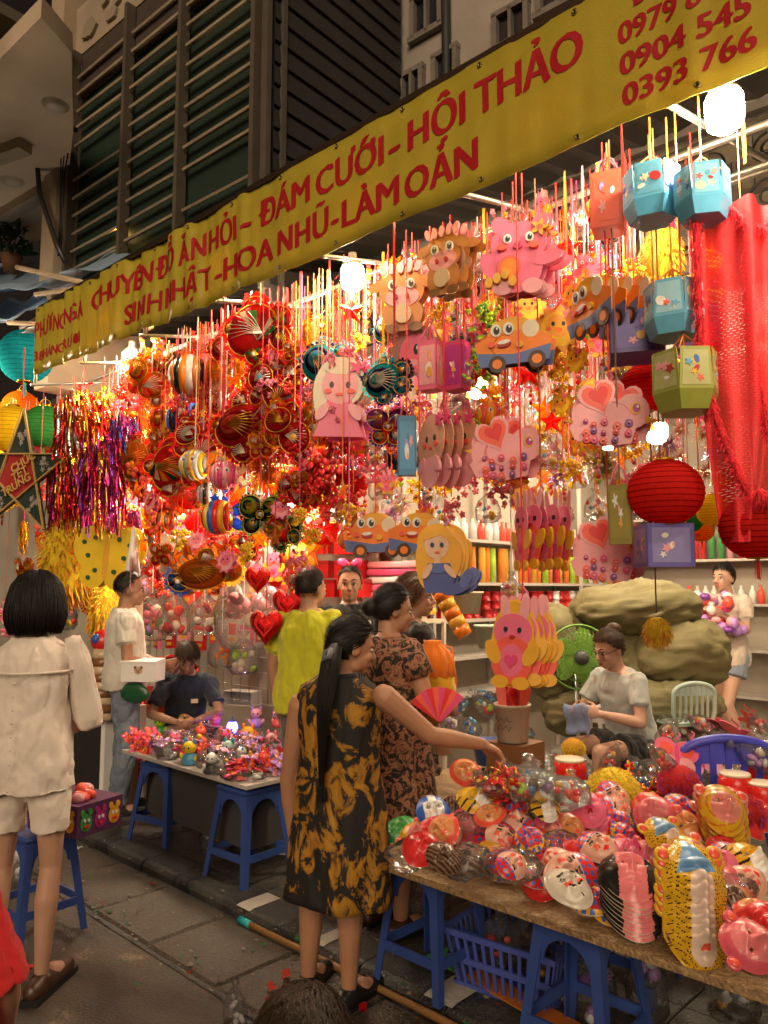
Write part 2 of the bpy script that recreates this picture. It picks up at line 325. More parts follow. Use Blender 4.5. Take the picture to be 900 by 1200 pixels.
for z in (0, .55): b.bar((-3.2, 0, z), (4.2, 0, z), .018, .018, iron)
b.build('rail', gr); bm_ = MB(); bm_.bar((0, 0, 0), (0, 0, .55), .014, .014, iron); bmm = bm_.mesh('upright')
for i in range(14): place('upright', bmm, gr, (-3.07 + i * .54, 0, 0))

# canopy: steel pipes and a corrugated sheet
can = thing('awning_scaffold', 'pale steel pipe frame carrying the awning over the stall', 'awning frame')
pipe = mat((.42, .39, .34), 'metal')
for (Y, z) in ((2.66, 3.92), (3.25, 3.50), (3.8, 3.62), (4.05, 3.72)):
    b = MB(); b.tube([(-7.2, Y, z + .1), (1.2, Y, z)], .017, pipe, 8); b.build('rail', can)
for i in range(9):
    x = -6.8 + i * .95; b = MB(); b.tube([(x, 2.62, 3.40), (x, 4.2, 3.76)], .014, pipe, 8); b.build('rafter', can)
    b = MB(); b.tube([(x, 2.66, 3.4), (x, 2.66, 3.95)], .014, pipe, 6); b.build('strut', can)
sh = MB(); N = 150; rf = mat((.07, .068, .065), 'metal')
vs = []; 
for i in range(N + 1):
    x = -7.2 + 8.4 * i / N; k = .012 * cos(i * pi / 2)
    vs += [(x, 2.64, 3.96 + k), (x, 4.3, 4.32 + k)]
sh.add(vs, [(2 * i, 2 * i + 2, 2 * i + 3, 2 * i + 1) for i in range(N)], rf, True)
o = sh.build('awning_roof'); tag(o, 'dark corrugated awning sheet behind the yellow banner', 'awning')
so = o.modifiers.new('t', 'SOLIDIFY'); so.thickness = .006

# ---------------------------------------------------------------- banner with lettering
ban_m = blotch('banner_vinyl', (.47, .38, .038), (.58, .47, .05), 1.6, .3, .7, 'cloth', rough=.32)
t = ban_m.node_tree; pb = [n for n in t.nodes if n.type == 'BSDF_PRINCIPLED'][0]; ob = [n for n in t.nodes if n.type == 'OUTPUT_MATERIAL'][0]
tr = t.nodes.new('ShaderNodeBsdfTranslucent'); tr.inputs[0].default_value = (.85, .52, .03, 1); mxs = t.nodes.new('ShaderNodeMixShader'); mxs.inputs[0].default_value = .07
t.links.new(pb.outputs[0], mxs.inputs[1]); t.links.new(tr.outputs[0], mxs.inputs[2]); t.links.new(mxs.outputs[0], ob.inputs[0])
BX0, BX1, BH = -6.52, .25, .565
def bz(x): return 3.315 + (-.6 - x) * .0185
def fold(x, v):
    a = .005 + .024 * max(0, min(1, (-3.0 - x) / 1.2)); q = x * 5.2
    s = noise.noise(Vector((q, v * .35, 3.1))) + .7 * noise.noise(Vector((q * 2.3, v * .5 + 4, 1.7)))
    return 2.55 + a * s * 1.6 + .006 * sin(x * 1.3)
b = MB(); NX, NZ = 420, 7; vs = []
for i in range(NX + 1):
    x = BX0 + (BX1 - BX0) * i / NX
    for j in range(NZ + 1):
        v = j / NZ; sag = -.018 * abs(sin(x * 2.6)) * (1 - v); vs.append((x, fold(x, v), bz(x) + v * BH + sag))
b.add(vs, [(i * (NZ + 1) + j, (i + 1) * (NZ + 1) + j, (i + 1) * (NZ + 1) + j + 1, i * (NZ + 1) + j + 1) for i in range(NX) for j in range(NZ)], ban_m, True)
banner = tag(b.build('shop_banner'), 'long yellow vinyl shop banner with red lettering above the stall', 'banner')
so = banner.modifiers.new('t', 'SOLIDIFY'); so.thickness = .002; so.offset = 1
b = MB(); b.bar((BX0, 2.56, bz(BX0) + BH + .012), (BX1, 2.56, bz(BX1) + BH + .012), .035, .03, mat((.10, .08, .06), 'metal')); b.build('top_batten', banner)
eym = MB(); eym.lathe([(.006, -.003), (.012, -.003), (.012, .003), (.006, .003), (.006, -.003)], mat((.30, .24, .10), 'metal'), 12, (0, 0, 0), rx(pi / 2)); eym = eym.mesh('eyelet'); tiem = MB(); tiem.tube([(0, 0, 0), (.01, .06, .05), (.0, .10, .10)], .004, mat('white', 'cloth'), 5); tiem = tiem.mesh('tie_cord')
for i in range(15):
    x = BX0 + .06 + i * .46
    for v in (.035, .955): place('eyelet', eym, banner, (x, fold(x, v) - .006, bz(x) + v * BH))
    place('tie_cord', tiem, banner, (x, fold(x, .955), bz(x) + .955 * BH))
letm = mat((.50, .012, .02), 'print')
def lettering(s, px0, px1, v, h, name='lettering'):
    """a word printed on the banner between two picture columns; v is the height of its baseline on the cloth, h the cap height"""
    cu = bpy.data.curves.new('t', 'FONT'); cu.body = s; cu.size = 1; cu.offset = 0; cu.resolution_u = 3
    o = bpy.data.objects.new('t', cu); COL.objects.link(o); me = bpy.data.meshes.new_from_object(o.evaluated_get(bpy.context.evaluated_depsgraph_get())); bpy.data.objects.remove(o)
    x0 = onY(px0, 300, 2.55).x; x1 = onY(px1, 300, 2.55).x
    if not me.vertices: return
    bm = bmesh.new(); bm.from_mesh(me); bmesh.ops.triangulate(bm, faces=bm.faces)
    for _ in range(2): bmesh.ops.subdivide_edges(bm, edges=[e for e in bm.edges if e.calc_length() > .25], cuts=1); bmesh.ops.triangulate(bm, faces=bm.faces)
    a = min(q.co.x for q in bm.verts); c = max(q.co.x for q in bm.verts)
    for q in bm.verts:
        x = x0 + (q.co.x - a) / (c - a) * (x1 - x0); vv = v + q.co.y / .70 * h
        q.co = Vector((x, fold(x, vv) - .0045, bz(x) + vv * BH))
    sw_ = (x1 - x0) / max(c - a, .1) * .022
    g0 = list(bm.verts) + list(bm.edges) + list(bm.faces)
    for k_ in (-1.8, -1, 1, 1.8):
        r_ = bmesh.ops.duplicate(bm, geom=g0)
        for q in r_['geom']:
            if isinstance(q, bmesh.types.BMVert): q.co.x += k_ * sw_; q.co.y += k_ * .0004; q.co.z += k_ * sw_ * .35
    bm.to_mesh(me); bm.free(); me.materials.clear(); me.materials.append(letm); me.name = name; return place(name, me, banner)
for s, a, b_, v, h in (("CHUYÊN", 110, 178, .56, .26), ("ĐỒ", 182, 207, .56, .26), ("ĂN", 211, 238, .56, .26), ("HỎI", 243, 275, .56, .26), ("-", 284, 292, .56, .26), ("ĐÁM", 302, 362, .56, .26), ("CƯOI", 371, 449, .56, .26), ("’", 436, 440, .585, .26), ("´", 424, 432, .605, .30), ("-", 457, 468, .56, .26), ("HỘI", 480, 547, .56, .26), ("THẢO", 561, 690, .56, .27),
                      ("SINH", 148, 187, .16, .25), ("NHẬT", 192, 245, .16, .25), ("-", 252, 258, .16, .25), ("HOA", 262, 318, .16, .25), ("NHŨ", 326, 384, .16, .25), ("-", 389, 396, .16, .25), ("LÀM", 402, 467, .15, .25), ("OẢN", 476, 562, .14, .25),
                      ("PHƯƠNG", 50, 77, .53, .24), ("NGA", 81, 102, .53, .24), ("38", 50, 56, .18, .14), ("HÀNG", 58, 77, .18, .14), ("RƯƠI", 80, 99, .18, .14),
                      ("ĐT:", 752, 800, .77, .17), ("0979 8 56", 735, 890, .55, .15), ("0904 545", 736, 895, .33, .15), ("0393 766", 738, 900, .11, .15)):
    lettering(s, a, b_, v, h)

# ---------------------------------------------------------------- upper storeys
BRZ = atan2(.0644, .998)
B0 = onY(300, 220, 3.55); BU = Vector((cos(BRZ), sin(BRZ), 0)); BN = Vector((-sin(BRZ), cos(BRZ), 0))
def onB(px, py, off=0):
    r = ray(px, py); k = ((B0 + BN * off) - CAM).dot(BN) / r.dot(BN); p = CAM + r * k - B0; return Vector((p.dot(BU), off, p.z))
up = thing('louvred_balcony', 'enclosed upstairs balcony with dark green louvre shutters behind pale bars', 'balcony', B0, BRZ)
a0 = onB(86, 150); a1 = onB(82, 305); c0 = onB(300, -10); zt, zb = 2.62, -.55
x0 = a0.x
shut = mat((.016, .040, .026), 'wood'); barm = mat((.46, .37, .26), 'wood'); dk = mat((.035, .035, .035), 'wood')
b = MB(); b.box((x0 / 2, .12, (zt + zb) / 2), (-x0, .06, zt - zb), shut); b.build('shutter_panel', up)
bays = [x0, onB(146, 200).x, onB(212, 150).x, -.02]
slm = MB(); slm.box((0, 0, 0), (1, .05, .022), barm, rx(.5)); slm = slm.mesh('slat')
for k in range(3):
    wd = bays[k + 1] - bays[k] - .09; n = 15
    for i in range(n):
        if (k, i) in ((0, 9), (2, 4)): continue
        place('slat', slm, up, ((bays[k] + bays[k + 1]) / 2, .02 + rnd(-.006, .006), zb + .1 + (i + rnd(-.06, .06)) * (zt - zb - .2) / n), (rnd(-.2, .2), rnd(-.012, .012), 0), (wd, 1, 1))
    b = MB(); b.box(((bays[k] + bays[k + 1]) / 2, .06, zt - .28), (wd, .03, .5), mat((.07, .055, .045), 'wood')); b.build('top_panel', up)
for k, x in enumerate(bays): b = MB(); b.box((x, 0, (zt + zb) / 2), (.05, .10, zt - zb), mat((.12, .095, .07), 'wood')); b.build('mullion', up)
sx = 1.75
b = MB(); b.box((.03, sx / 2 + .06, 1.2), (.05, sx, 4.2), mat((.085, .10, .11), 'wood')); b.build('side_wall', up)
lm_ = MB(); lm_.box((0, 0, 0), (.02, sx - .1, .17), dk, ry(-.12)); lm_ = lm_.mesh('board')
for i in range(20): place('board', lm_, up, (.07, sx / 2 + .06, -.7 + i * .19))
for y in (.03, .2): b = MB(); b.box((.07, y, 1.2), (.07, .05, 4.1), mat((.12, .10, .08), 'wood')); b.build('corner_post', up)
# lintel of peeling plaster over the bays
b = MB(); b.box((x0 / 2 - .2, .3, zt + .3), (-x0 + .8, .5, .6), mat((.48, .38, .27), 'wall')); b.build('plaster_lintel', up)
flk = mat((.40, .33, .24), 'wall')
for i in range(16):
    b = MB(); x = rnd(x0 - .2, -.1); r_ = rnd(.05, .14); b.prism([(x + r_ * rnd(.6, 1.2) * cos(t), zt + rnd(.05, .5) * 0 + .06 + .03 * i + r_ * rnd(.5, 1) * sin(t)) for t in [2 * pi * j / 7 for j in range(7)]], .02 - .003 * i * .3, .06, flk); b.build('plaster_flake', up)
# the pale house wall behind with its windows
hw = thing('pale_house', 'pale plastered house wall with small dark windows above the awning', 'building', B0, BRZ)
HO = sx + .1
b = MB(); b.box((3.5, HO + .1, 2.0), (7.2, .2, 7), mat((.46, .39, .33), 'wall')); b.build('wall', hw)
glass = mat((.02, .022, .03), 'glass'); fr = mat((.26, .22, .18), 'wood')
for (l, t_, r, bt) in ((487, -6, 519, 40), (512, 63, 537, 98), (474, 86, 497, 122), (583, 12, 620, 52), (634, -40, 690, 6)):
    p = onB(l, (t_ + bt) / 2, HO); q = onB(r, (t_ + bt) / 2, HO); zt_ = onB((l + r) / 2, t_, HO).z; zb_ = onB((l + r) / 2, bt, HO).z
    wv = MB(); cx, cz = (p.x + q.x) / 2, (zt_ + zb_) / 2; ww, hh = q.x - p.x, zt_ - zb_
    for (dx, dz, sx_, sz_) in ((0, hh / 2, ww + .06, .05), (0, -hh / 2, ww + .12, .06), (-ww / 2, 0, .05, hh), (ww / 2, 0, .05, hh), (0, 0, .03, hh)): wv.box((cx + dx, HO - .03, cz + dz), (sx_, .08, sz_), fr)
    f = wv.build('window', hw); pn = MB(); pn.box((cx, HO - .005, cz), (ww, .015, hh), glass); pn.build('pane', f)
for i in range(3): b = MB(); b.box((3.4, HO - .04, .2 + i * 1.35), (7, .07, .07), fr); b.build('string_course', hw)
b = MB(); b.tube([(.62, HO - .06, -.5), (.62, HO - .06, 4.5)], .045, dk, 10); b.build('drain_pipe', hw)
# neighbouring house: soffit slab, wall, beams
nb_ = thing('neighbour_house', 'pale neighbouring house with projecting soffit and round ceiling lamps', 'building', B0, BRZ)
nwm = mat((.50, .38, .26), 'wall')
x1 = x0 - .12
b = MB(); b.box((x1 - 1.1, 1.2, 1.6), (2.2, .2, 6), nwm); b.build('wall', nb_)
b = MB(); b.box((x1 - .15, .55, 1.4), (.3, 1.3, 5), nwm); b.build('pier', nb_)
ZS = B0.z + 1.30
def toB(p): q = p - B0; return Vector((q.dot(BU), q.dot(BN), q.z))
sofm = mat((.62, .49, .36), 'wall'); SQ = [toB(onZ(px, py, ZS)) for px, py in ((48, 20), (84, 62), (86, 150), (74, 268), (-80, 345), (-80, 150))]
b = MB(); n_ = len(SQ); b.add([tuple(p) for p in SQ] + [(p.x, p.y, p.z + .18) for p in SQ], [tuple(range(n_)), tuple(range(2 * n_ - 1, n_ - 1, -1))] + [(i, (i + 1) % n_, n_ + (i + 1) % n_, n_ + i) for i in range(n_)], sofm); b.build('soffit', nb_)
for (p_, q_) in (((-80, 205), (30, 165)), ((-80, 300), (76, 205))):
    a_, c_ = toB(onZ(p_[0], p_[1], ZS)), toB(onZ(q_[0], q_[1], ZS)); b = MB(); b.bar(a_ - Vector((0, 0, .05)), c_ - Vector((0, 0, .05)), .16, .12, mat((.46, .36, .26), 'wall')); b.build('soffit_beam', nb_)
for (px, py) in ((65, 123), (15, 212)):
    p = toB(onZ(px, py, ZS)); b = MB(); b.lathe([(.0, -.055), (.07, -.05), (.105, -.025), (.11, -.002), (.125, -.002), (.125, .012)], mat((.5, .42, .32), 'plastic'), 18, p); b.build('ceiling_lamp', nb_)
for i in range(3): b = MB(); b.bar((x1 - .1 - .18 * i, -.2, 2.15 + .16 * i), (x1 - .1 - .18 * i, -1.2, 2.3 + .16 * i), .09, .12, dk); b.build('roof_bracket', nb_)
b = MB(); b.box((x1 - .4, -.7, 2.55), (1.3, 1.1, .12), mat((.16, .13, .10), 'wall')); b.build('roof_slab', nb_)
# black cable looping down the pier
cb = MB(); cb.tube([onB(px, py, -.22) + Vector((0, 0, 0)) for px, py in ((88, 152), (75, 146), (60, 146), (52, 165), (44, 195), (46, 225), (56, 255), (66, 285), (76, 306))], .028, mat((.03, .028, .026), 'plastic'), 8)
tag(cb.build('drain_hose', None, B0), 'thick dark hose looping down beside the louvred balcony', 'hose').rotation_euler = (0, 0, BRZ)
for k, ofs in enumerate((0, 5, 11)):
    cb = MB(); cb.tube([onB(px + ofs * (1 if py < 200 else .3), py, -.16) for px, py in ((70, 60), (73, 110), (72, 160), (71, 210), (70, 260), (68, 300))], .007, iron, 5)
    tag(cb.build('power_cable', None, B0), ('thin black cable nearest the dark hose', 'middle thin black cable on the neighbouring wall', 'thin black cable farthest from the dark hose')[2 - k], 'cable').rotation_euler = (0, 0, BRZ)
# potted plant on the ledge
pl = thing('ledge_plant', 'dark leafy plant on the ledge beside the blue tarpaulin', 'plant', onY(14, 300, 3.4))
b = MB(); b.lathe([(.09, -.2), (.13, .0), (.12, .0), (.0, -.02)], mat('brown', 'stone'), 14); b.build('pot', pl)
lf = MB()
lf.add([(0, 0, 0), (.05, .01, .09), (0, -.02, .2), (-.05, .01, .09), (0, .02, .1)], [(0, 1, 4), (1, 2, 4), (2, 3, 4), (3, 0, 4)], mat((.03, .07, .02), 'leaf'), True); lfm = lf.mesh('leaf')
for i in range(60): place('leaf', lfm, pl, (rnd(-.2, .2), rnd(-.15, .15), rnd(0, .36)), (rnd(-1.3, 1.3), rnd(-1.3, 1.3), rnd(0, 6.3)), rnd(.7, 1.2))
b = MB()
for i in range(7): b.tube([(0, 0, -.05), (rnd(-.1, .1), rnd(-.1, .1), .2), (rnd(-.2, .2), rnd(-.15, .15), .4)], .008, mat('brown', 'wood'), 5)
b.build('stem', pl)
# blue tarpaulin awning of the next stall with poles
tarp = blotch('tarpaulin', (.22, .34, .52), (.34, .46, .62), 3, .3, .7, 'cloth', rough=.35)
def sheet(name, corners, nx, ny, m, amp, sc, seed, label, cat):
    A, B_, C_, D = [Vector(c) for c in corners]; b = MB(); vs = []
    for i in range(nx + 1):
        for j in range(ny + 1):
            u, v = i / nx, j / ny; p = A.lerp(B_, u).lerp(D.lerp(C_, u), v); p.z += amp * noise.noise(Vector((u * sc, v * sc, seed))) - amp * 1.2 * sin(pi * u) * sin(pi * v); vs.append(p)
    b.add(vs, [(i * (ny + 1) + j, (i + 1) * (ny + 1) + j, (i + 1) * (ny + 1) + j + 1, i * (ny + 1) + j + 1) for i in range(nx) for j in range(ny)], m, True)
    o = tag(b.build(name), label, cat); s_ = o.modifiers.new('t', 'SOLIDIFY'); s_.thickness = .004; return o
sheet('tarpaulin', (onY(-60, 352, 2.75), onY(178, 303, 2.75), onY(120, 292, 3.9), onY(-40, 318, 3.9)), 30, 14, tarp, .14, 5, 2.0, 'sagging blue tarpaulin awning left of the yellow banner', 'tarpaulin')
sheet('tarpaulin', (onY(-60, 400, 2.7), onY(60, 352, 2.7), onY(40, 345, 3.6), onY(-50, 372, 3.6)), 20, 10, tarp, .10, 5, 7.0, 'lower strip of blue tarpaulin under the sagging one', 'tarpaulin')
for k, (p, q, lb) in enumerate((((20, 313), (105, 333), 'wooden awning pole lying over the blue tarpaulin'), ((42, 345), (95, 338), 'short wooden pole between the two blue tarpaulins'), ((10, 378), (50, 380), 'wooden pole under the lower blue tarpaulin'))):
    b = MB(); b.tube([onY(p[0], p[1], 2.66), onY(q[0], q[1], 2.64)], .022, mat('beige', 'wood'), 8); tag(b.build('awning_pole'), lb, 'pole')

# ---------------------------------------------------------------- lamps
bulb_e = emit('bulb_light', (1, .79, .54), 185)
def bulb(px, py, Y, label, r=.062, top=None, m=None, p=None):
    p = p or onY(px, py, Y); t = thing('light_bulb', label, 'light bulb', p, 0, 'bare bulbs lighting the stall')
    b = MB(); b.lathe([(.0, -r * 1.05), (r * .55, -r * 1.0), (r * .92, -r * .72), (r, -r * .3), (r, r * .75), (r * .9, r * .9)], m or bulb_e, 14); b.build('globe', t)
    b = MB(); b.lathe([(r * .92, r * .92), (r * .9, r * 1.1), (r * .5, r * 1.5), (r * .38, r * 1.6), (r * .36, r * 2.2), (.0, r * 2.25)], mat((.35, .33, .30), 'plastic'), 14); b.build('socket', t)
    b = MB(); b.tube([(0, 0, r * 2.2), (.005, 0, (top or 3.5) - p.z)], .004, mat('black', 'plastic'), 5); b.build('cable', t)
bulb(849, 132, 2.72, 'big glowing bulb beneath the right end of the banner', .066)
bulb(413, 326, 2.9, 'glowing bulb under the middle of the banner', .066)
bulb(154, 424, 2.95, 'glowing bulb under the left end of the banner', .075, top=3.6)
bulb(770, 508, 4.6, 'glowing bulb above the large red paper lantern', .062, top=3.4)
bulb(711, 264, 3.15, 'glowing bulb peeking out below the red box lantern', .05)
bulb(0, 0, 0, 'glowing bulb over the shelves at the back of the shop', .06, 3.4, p=Vector((-3.2, 6.2, 2.9)))
bulb(0, 0, 0, 'glowing bulb over the sacks in the shop', .06, 3.4, p=Vector((-1.6, 5.6, 3.0)))
bulb(0, 0, 0, 'glowing bulb behind the pink lanterns', .06, 3.5, p=onY(560, 455, 3.75))
bulb(0, 0, 0, 'glowing bulb behind the red fish lanterns', .06, 3.5, p=onY(205, 490, 3.95))
bulb(0, 0, 0, 'glowing bulb over the boy at the toy table', .06, 3.5, p=onY(350, 440, 3.6))
bulb(0, 0, 0, 'glowing bulb above the gold tinsel', .06, 3.7, p=onY(95, 440, 3.9))
bulb(0, 0, 0, 'added unseen bulb under the awning beyond the red fringed cloth', .036, 3.4, p=Vector((-.42, 2.5, 2.95)))  # out-of-frame bulb, added to light the right-hand goods from the front
for x_, lb in ((-5.3, 'added fill bulb hidden behind the banner above the tinsel'), (-3.9, 'added fill bulb hidden behind the banner above the red fish lanterns'), (-2.6, 'added fill bulb hidden behind the banner above the doll lantern'), (-1.55, 'added fill bulb hidden behind the banner above the bear lantern')):
    bulb(0, 0, 0, lb, .044 if x_ < -3 else .025, 3.9, p=Vector((x_, 2.66, bz(x_) + .21)))  # unseen bulbs added behind the banner as front fill on goods and people
bulb(0, 0, 0, 'added fill bulb among the goods behind the toy table', .072, 3.6, p=onY(212, 580, 3.32))  # bulb added to brighten the dim area around the seated boy
bulb(0, 0, 0, 'added unseen bulb near the tarpaulin edge lighting the soffit', .07, 4.2, p=Vector((-8.2, 2.3, 3.55)))  # bulb added outside the frame to light the soffit from below
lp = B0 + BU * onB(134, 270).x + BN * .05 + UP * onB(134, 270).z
bulb(0, 0, 0, 'small added glow for a warm reflection behind the louvred balcony bars', .022, lp.z + .2, emit('reflection_glow', (1, .55, .12), 14), lp)  # glowing globe stands in for a small yellow reflection
bulb(0, 0, 0, 'added backlight bulb buried in the red lantern cluster', .05, 3.5, p=onY(292, 470, 3.2))  # bulb added so the red cellophane glows from behind
bulb(0, 0, 0, 'added backlight bulb behind the red rose bunch', .05, 3.5, p=onY(345, 585, 3.25))  # second bulb added to backlight the red cluster
bulb(0, 0, 0, 'glowing bulb behind the tinsel bunches', .05, 3.5, p=onY(150, 510, 3.1))
# an unlit bulb
bulb(665, 325, 3.6, 'unlit milky bulb hanging by the tiled lintel', .062, m=mat('white', 'plastic'))
# ---------------------------------------------------------------- people
HAIRB = mat((.012, .009, .008), 'hair'); HAIRBR = mat((.10, .045, .018), 'hair')
DEF = dict(pel=(0, 0, .93), neck=(0, -.015, 1.375), head=(0, .015, 1.515), Lsh=(-.165, -.01, 1.325), Rsh=(.165, -.01, 1.325), Lel=(-.215, -.03, 1.06), Rel=(.215, -.03, 1.06), Lwr=(-.225, .05, .83), Rwr=(.225, .05, .83),
           Lhip=(-.085, 0, .88), Rhip=(.085, 0, .88), Lkn=(-.095, .02, .48), Rkn=(.095, .02, .48), Lan=(-.10, -.02, .085), Ran=(.10, -.02, .085), Lto=(-.125, .13, .035), Rto=(.125, .13, .035))
class Person:
    def __init__(s, label, loc, face, h=1.62, skin=(.50, .26, .165), build=1.0, head_yaw=0, head_pitch=0, pose={}, voxel=.008, curl=.5, Lhand=None, Rhand=None, group=None):
        s.loc = Vector(loc); s.k = h / 1.62; s.b = build; s.F = rz(face - pi / 2); s.face = face
        s.j = {n: s.F @ (Vector(p) * s.k) for n, p in DEF.items()}
        for n, p in pose.items(): s.j[n] = (p - s.loc) if isinstance(p, Vector) else s.F @ (Vector(p) * s.k)
        s.HR = s.F @ rz(-head_yaw) @ rx(-head_pitch); s.skm = mat(skin, 'skin'); j = s.j; k = s.k
        m = MB(); sk = s.skm
        s.torso(m, sk, 0, 0, 1)
        m.cap(j['neck'] - Vector((0, 0, .03)) * k, .056 * k, j['head'] + s.HR @ Vector((0, -.018, -.055)) * k, .05 * k, sk)
        H = j['head']; R = s.HR
        def he(c, r): m.ell(H + R @ (Vector(c) * k), Vector(r) * k, sk, 16, 12, R)
        he((0, -.005, .02), (.073, .092, .098)); he((0, .03, -.045), (.058, .056, .062)); he((0, .062, -.088), (.026, .022, .020)); he((0, .012, -.075), (.052, .05, .035))
        he((0, .075, .018), (.05, .02, .016)); he((.034, .066, -.03), (.022, .018, .022)); he((-.034, .066, -.03), (.022, .018, .022))
        m.cap(H + R @ (Vector((0, .084, .006)) * k), .009 * k, H + R @ (Vector((0, .107, -.030)) * k), .013 * k, sk); he((.011, .094, -.034), (.009, .010, .008)); he((-.011, .094, -.034), (.009, .010, .008))
        he((0, .086, -.058), (.021, .011, .007)); he((0, .084, -.069), (.017, .011, .008))
        for sg in (-1, 1): he((sg * .075, -.01, -.008), (.010, .021, .031)); he((sg * .079, -.016, .004), (.007, .015, .018))
        for S in 'LR':
            sh, el, wr = j[S + 'sh'], j[S + 'el'], j[S + 'wr']; q = k * s.b
            m.cap(sh, .050 * q, sh.lerp(el, .5), .043 * q, sk); m.cap(sh.lerp(el, .5), .043 * q, el, .036 * q, sk); fm = el.lerp(wr, .35); m.cap(el, .036 * q, fm, .037 * q, sk); m.cap(fm, .037 * q, wr, .024 * q, sk)
            s.hand(m, S, el, wr, Lhand if S == 'L' else Rhand, curl)
            hp, kn, an, to = j[S + 'hip'], j[S + 'kn'], j[S + 'an'], j[S + 'to']
            m.cap(hp, .084 * q, hp.lerp(kn, .5), .070 * q, sk); m.cap(hp.lerp(kn, .5), .070 * q, kn, .050 * q, sk)
            cf = kn.lerp(an, .32) + (s.F @ Vector((0, -.014, 0))) * k; m.cap(kn, .049 * q, cf, .054 * q, sk); m.cap(cf, .054 * q, an, .032 * q, sk)
            m.cap(an - Vector((0, 0, .04)) * k, .036 * k, to, .026 * k, sk); m.cap(an.lerp(to, .5), .034 * k, to, .028 * k, sk)
        me = bake(m, 'person', voxel * k, 2)
        s.o = place('person', me, None, s.loc); tag(s.o, label, 'person', group)
        e = MB(); w_, d_ = mat((.7, .66, .6), 'plastic'), mat((.012, .008, .006), 'plastic')
        for sg in (-1, 1):
            for (c, r, mm) in (((sg * .031, .0775, .0), (.015, .009, .0075), w_), ((sg * .031, .0815, .0), (.0075, .0065, .0072), d_), ((sg * .033, .0805, .0085), (.018, .008, .003), d_)): e.ell(H + R @ (Vector(c) * k), Vector(r) * k, mm, 10, 6, R)
            e.tube([H + R @ (Vector(c) * k) for c in ((sg * .014, .093, .026), (sg * .032, .09, .033), (sg * .052, .078, .027))], [.003 * k, .004 * k, .002 * k], HAIRB, 5)
        e.build('eyes', s.o); e = MB(); lip = mat((.42, .12, .10), 'skin')
        for z, r in ((-.059, .0055), (-.068, .0062)): e.ell(H + R @ (Vector((0, .0925, z)) * k), Vector((.020, .007, r)) * k, lip, 10, 6, R)
        e.build('lips', s.o)
    def hand(s, m, S, el, wr, spec, curl):
        k = s.k; d = (wr - el).normalized(); sg = -1 if S == 'L' else 1
        nrm = None
        if spec:
            if 'dir' in spec: d = Vector(spec['dir']).normalized()
            nrm = spec.get('palm'); curl = spec.get('curl', curl)
        nrm = Vector(nrm) if nrm is not None else (s.F @ Vector((-sg, .2, 0)))
        nrm = (nrm - d * nrm.dot(d)).normalized(); ac = d.cross(nrm).normalized()
        th = ac if (s.F @ Vector((0, 1, .6))).dot(ac) > 0 else -ac
        R = Matrix((ac, d, nrm)).transposed()
        m.ell(wr + d * .045 * k, Vector((.040, .055, .017)) * k, s.skm, 12, 8, R)
        for i, (o, L) in enumerate(((.030, .066), (.010, .076), (-.010, .071), (-.029, .055))):
            b0 = wr + (d * .082 + th * o) * k; a1 = curl * (1 + .12 * i)
            d1 = d * cos(a1 * .7) + nrm * sin(a1 * .7); d2 = d * cos(a1 * 1.7) + nrm * sin(a1 * 1.7)
            b1 = b0 + d1 * L * .55 * k; b2 = b1 + d2 * L * .5 * k; m.cap(b0 - d * .02 * k, .0092 * k, b1, .0086 * k, s.skm, 8); m.cap(b1, .0086 * k, b2, .0072 * k, s.skm, 8)
        t0 = wr + (d * .022 + th * .026) * k; t1 = t0 + (d * .6 + th * .62 + nrm * .35).normalized() * .042 * k; t2 = t1 + (d * .9 + th * .2 + nrm * .4).normalized() * .032 * k
        m.cap(t0, .014 * k, t1, .0105 * k, s.skm, 8); m.cap(t1, .0105 * k, t2, .008 * k, s.skm, 8)
    def ring_at(s, z):
        """centre and axes of the trunk at height z of the standing figure"""
        j = s.j; t = (z - .93) / (1.375 - .93); ax = (j['neck'] - j['pel']); c = j['pel'] + ax * t
        side_h = (j['Rhip'] - j['Lhip']).normalized(); side_s = (j['Rsh'] - j['Lsh']).normalized(); sd = side_h.lerp(side_s, max(0, min(1, t))).normalized()
        a = ax.normalized(); sd = (sd - a * sd.dot(a)).normalized(); return c, sd, a.cross(sd).normalized(), a
    RINGS = ((.80, .10, .08), (.84, .150, .108), (.90, .168, .122), (.96, .160, .118), (1.05, .136, .104), (1.13, .138, .106), (1.22, .152, .112), (1.29, .160, .104), (1.335, .150, .085), (1.375, .085, .066), (1.395, .05, .05))
    def torso(s, m, mt, grow, zmin, zmax, rings=None, seg=20, flare=0, close=True):
        k = s.k; vs = []; rs = [r for r in (rings or s.RINGS)]
        for (z, a, b) in rs:
            c, sd, fd, ax = s.ring_at(z)
            for i in range(seg):
                t = 2 * pi * i / seg; q = 1 / (abs(cos(t)) ** 2.6 + abs(sin(t)) ** 2.6) ** (1 / 2.6)
                vs.append(c + sd * ((a * s.b + grow) * q * cos(t) * k) + fd * ((b * s.b + grow) * q * sin(t) * k))
        n = len(rs); fs = [(i * seg + q, i * seg + (q + 1) % seg, (i + 1) * seg + (q + 1) % seg, (i + 1) * seg + q) for i in range(n - 1) for q in range(seg)]
        fs += [tuple(reversed(range(seg))), tuple(range((n - 1) * seg, n * seg))]; m.add(vs, fs, mt, True)
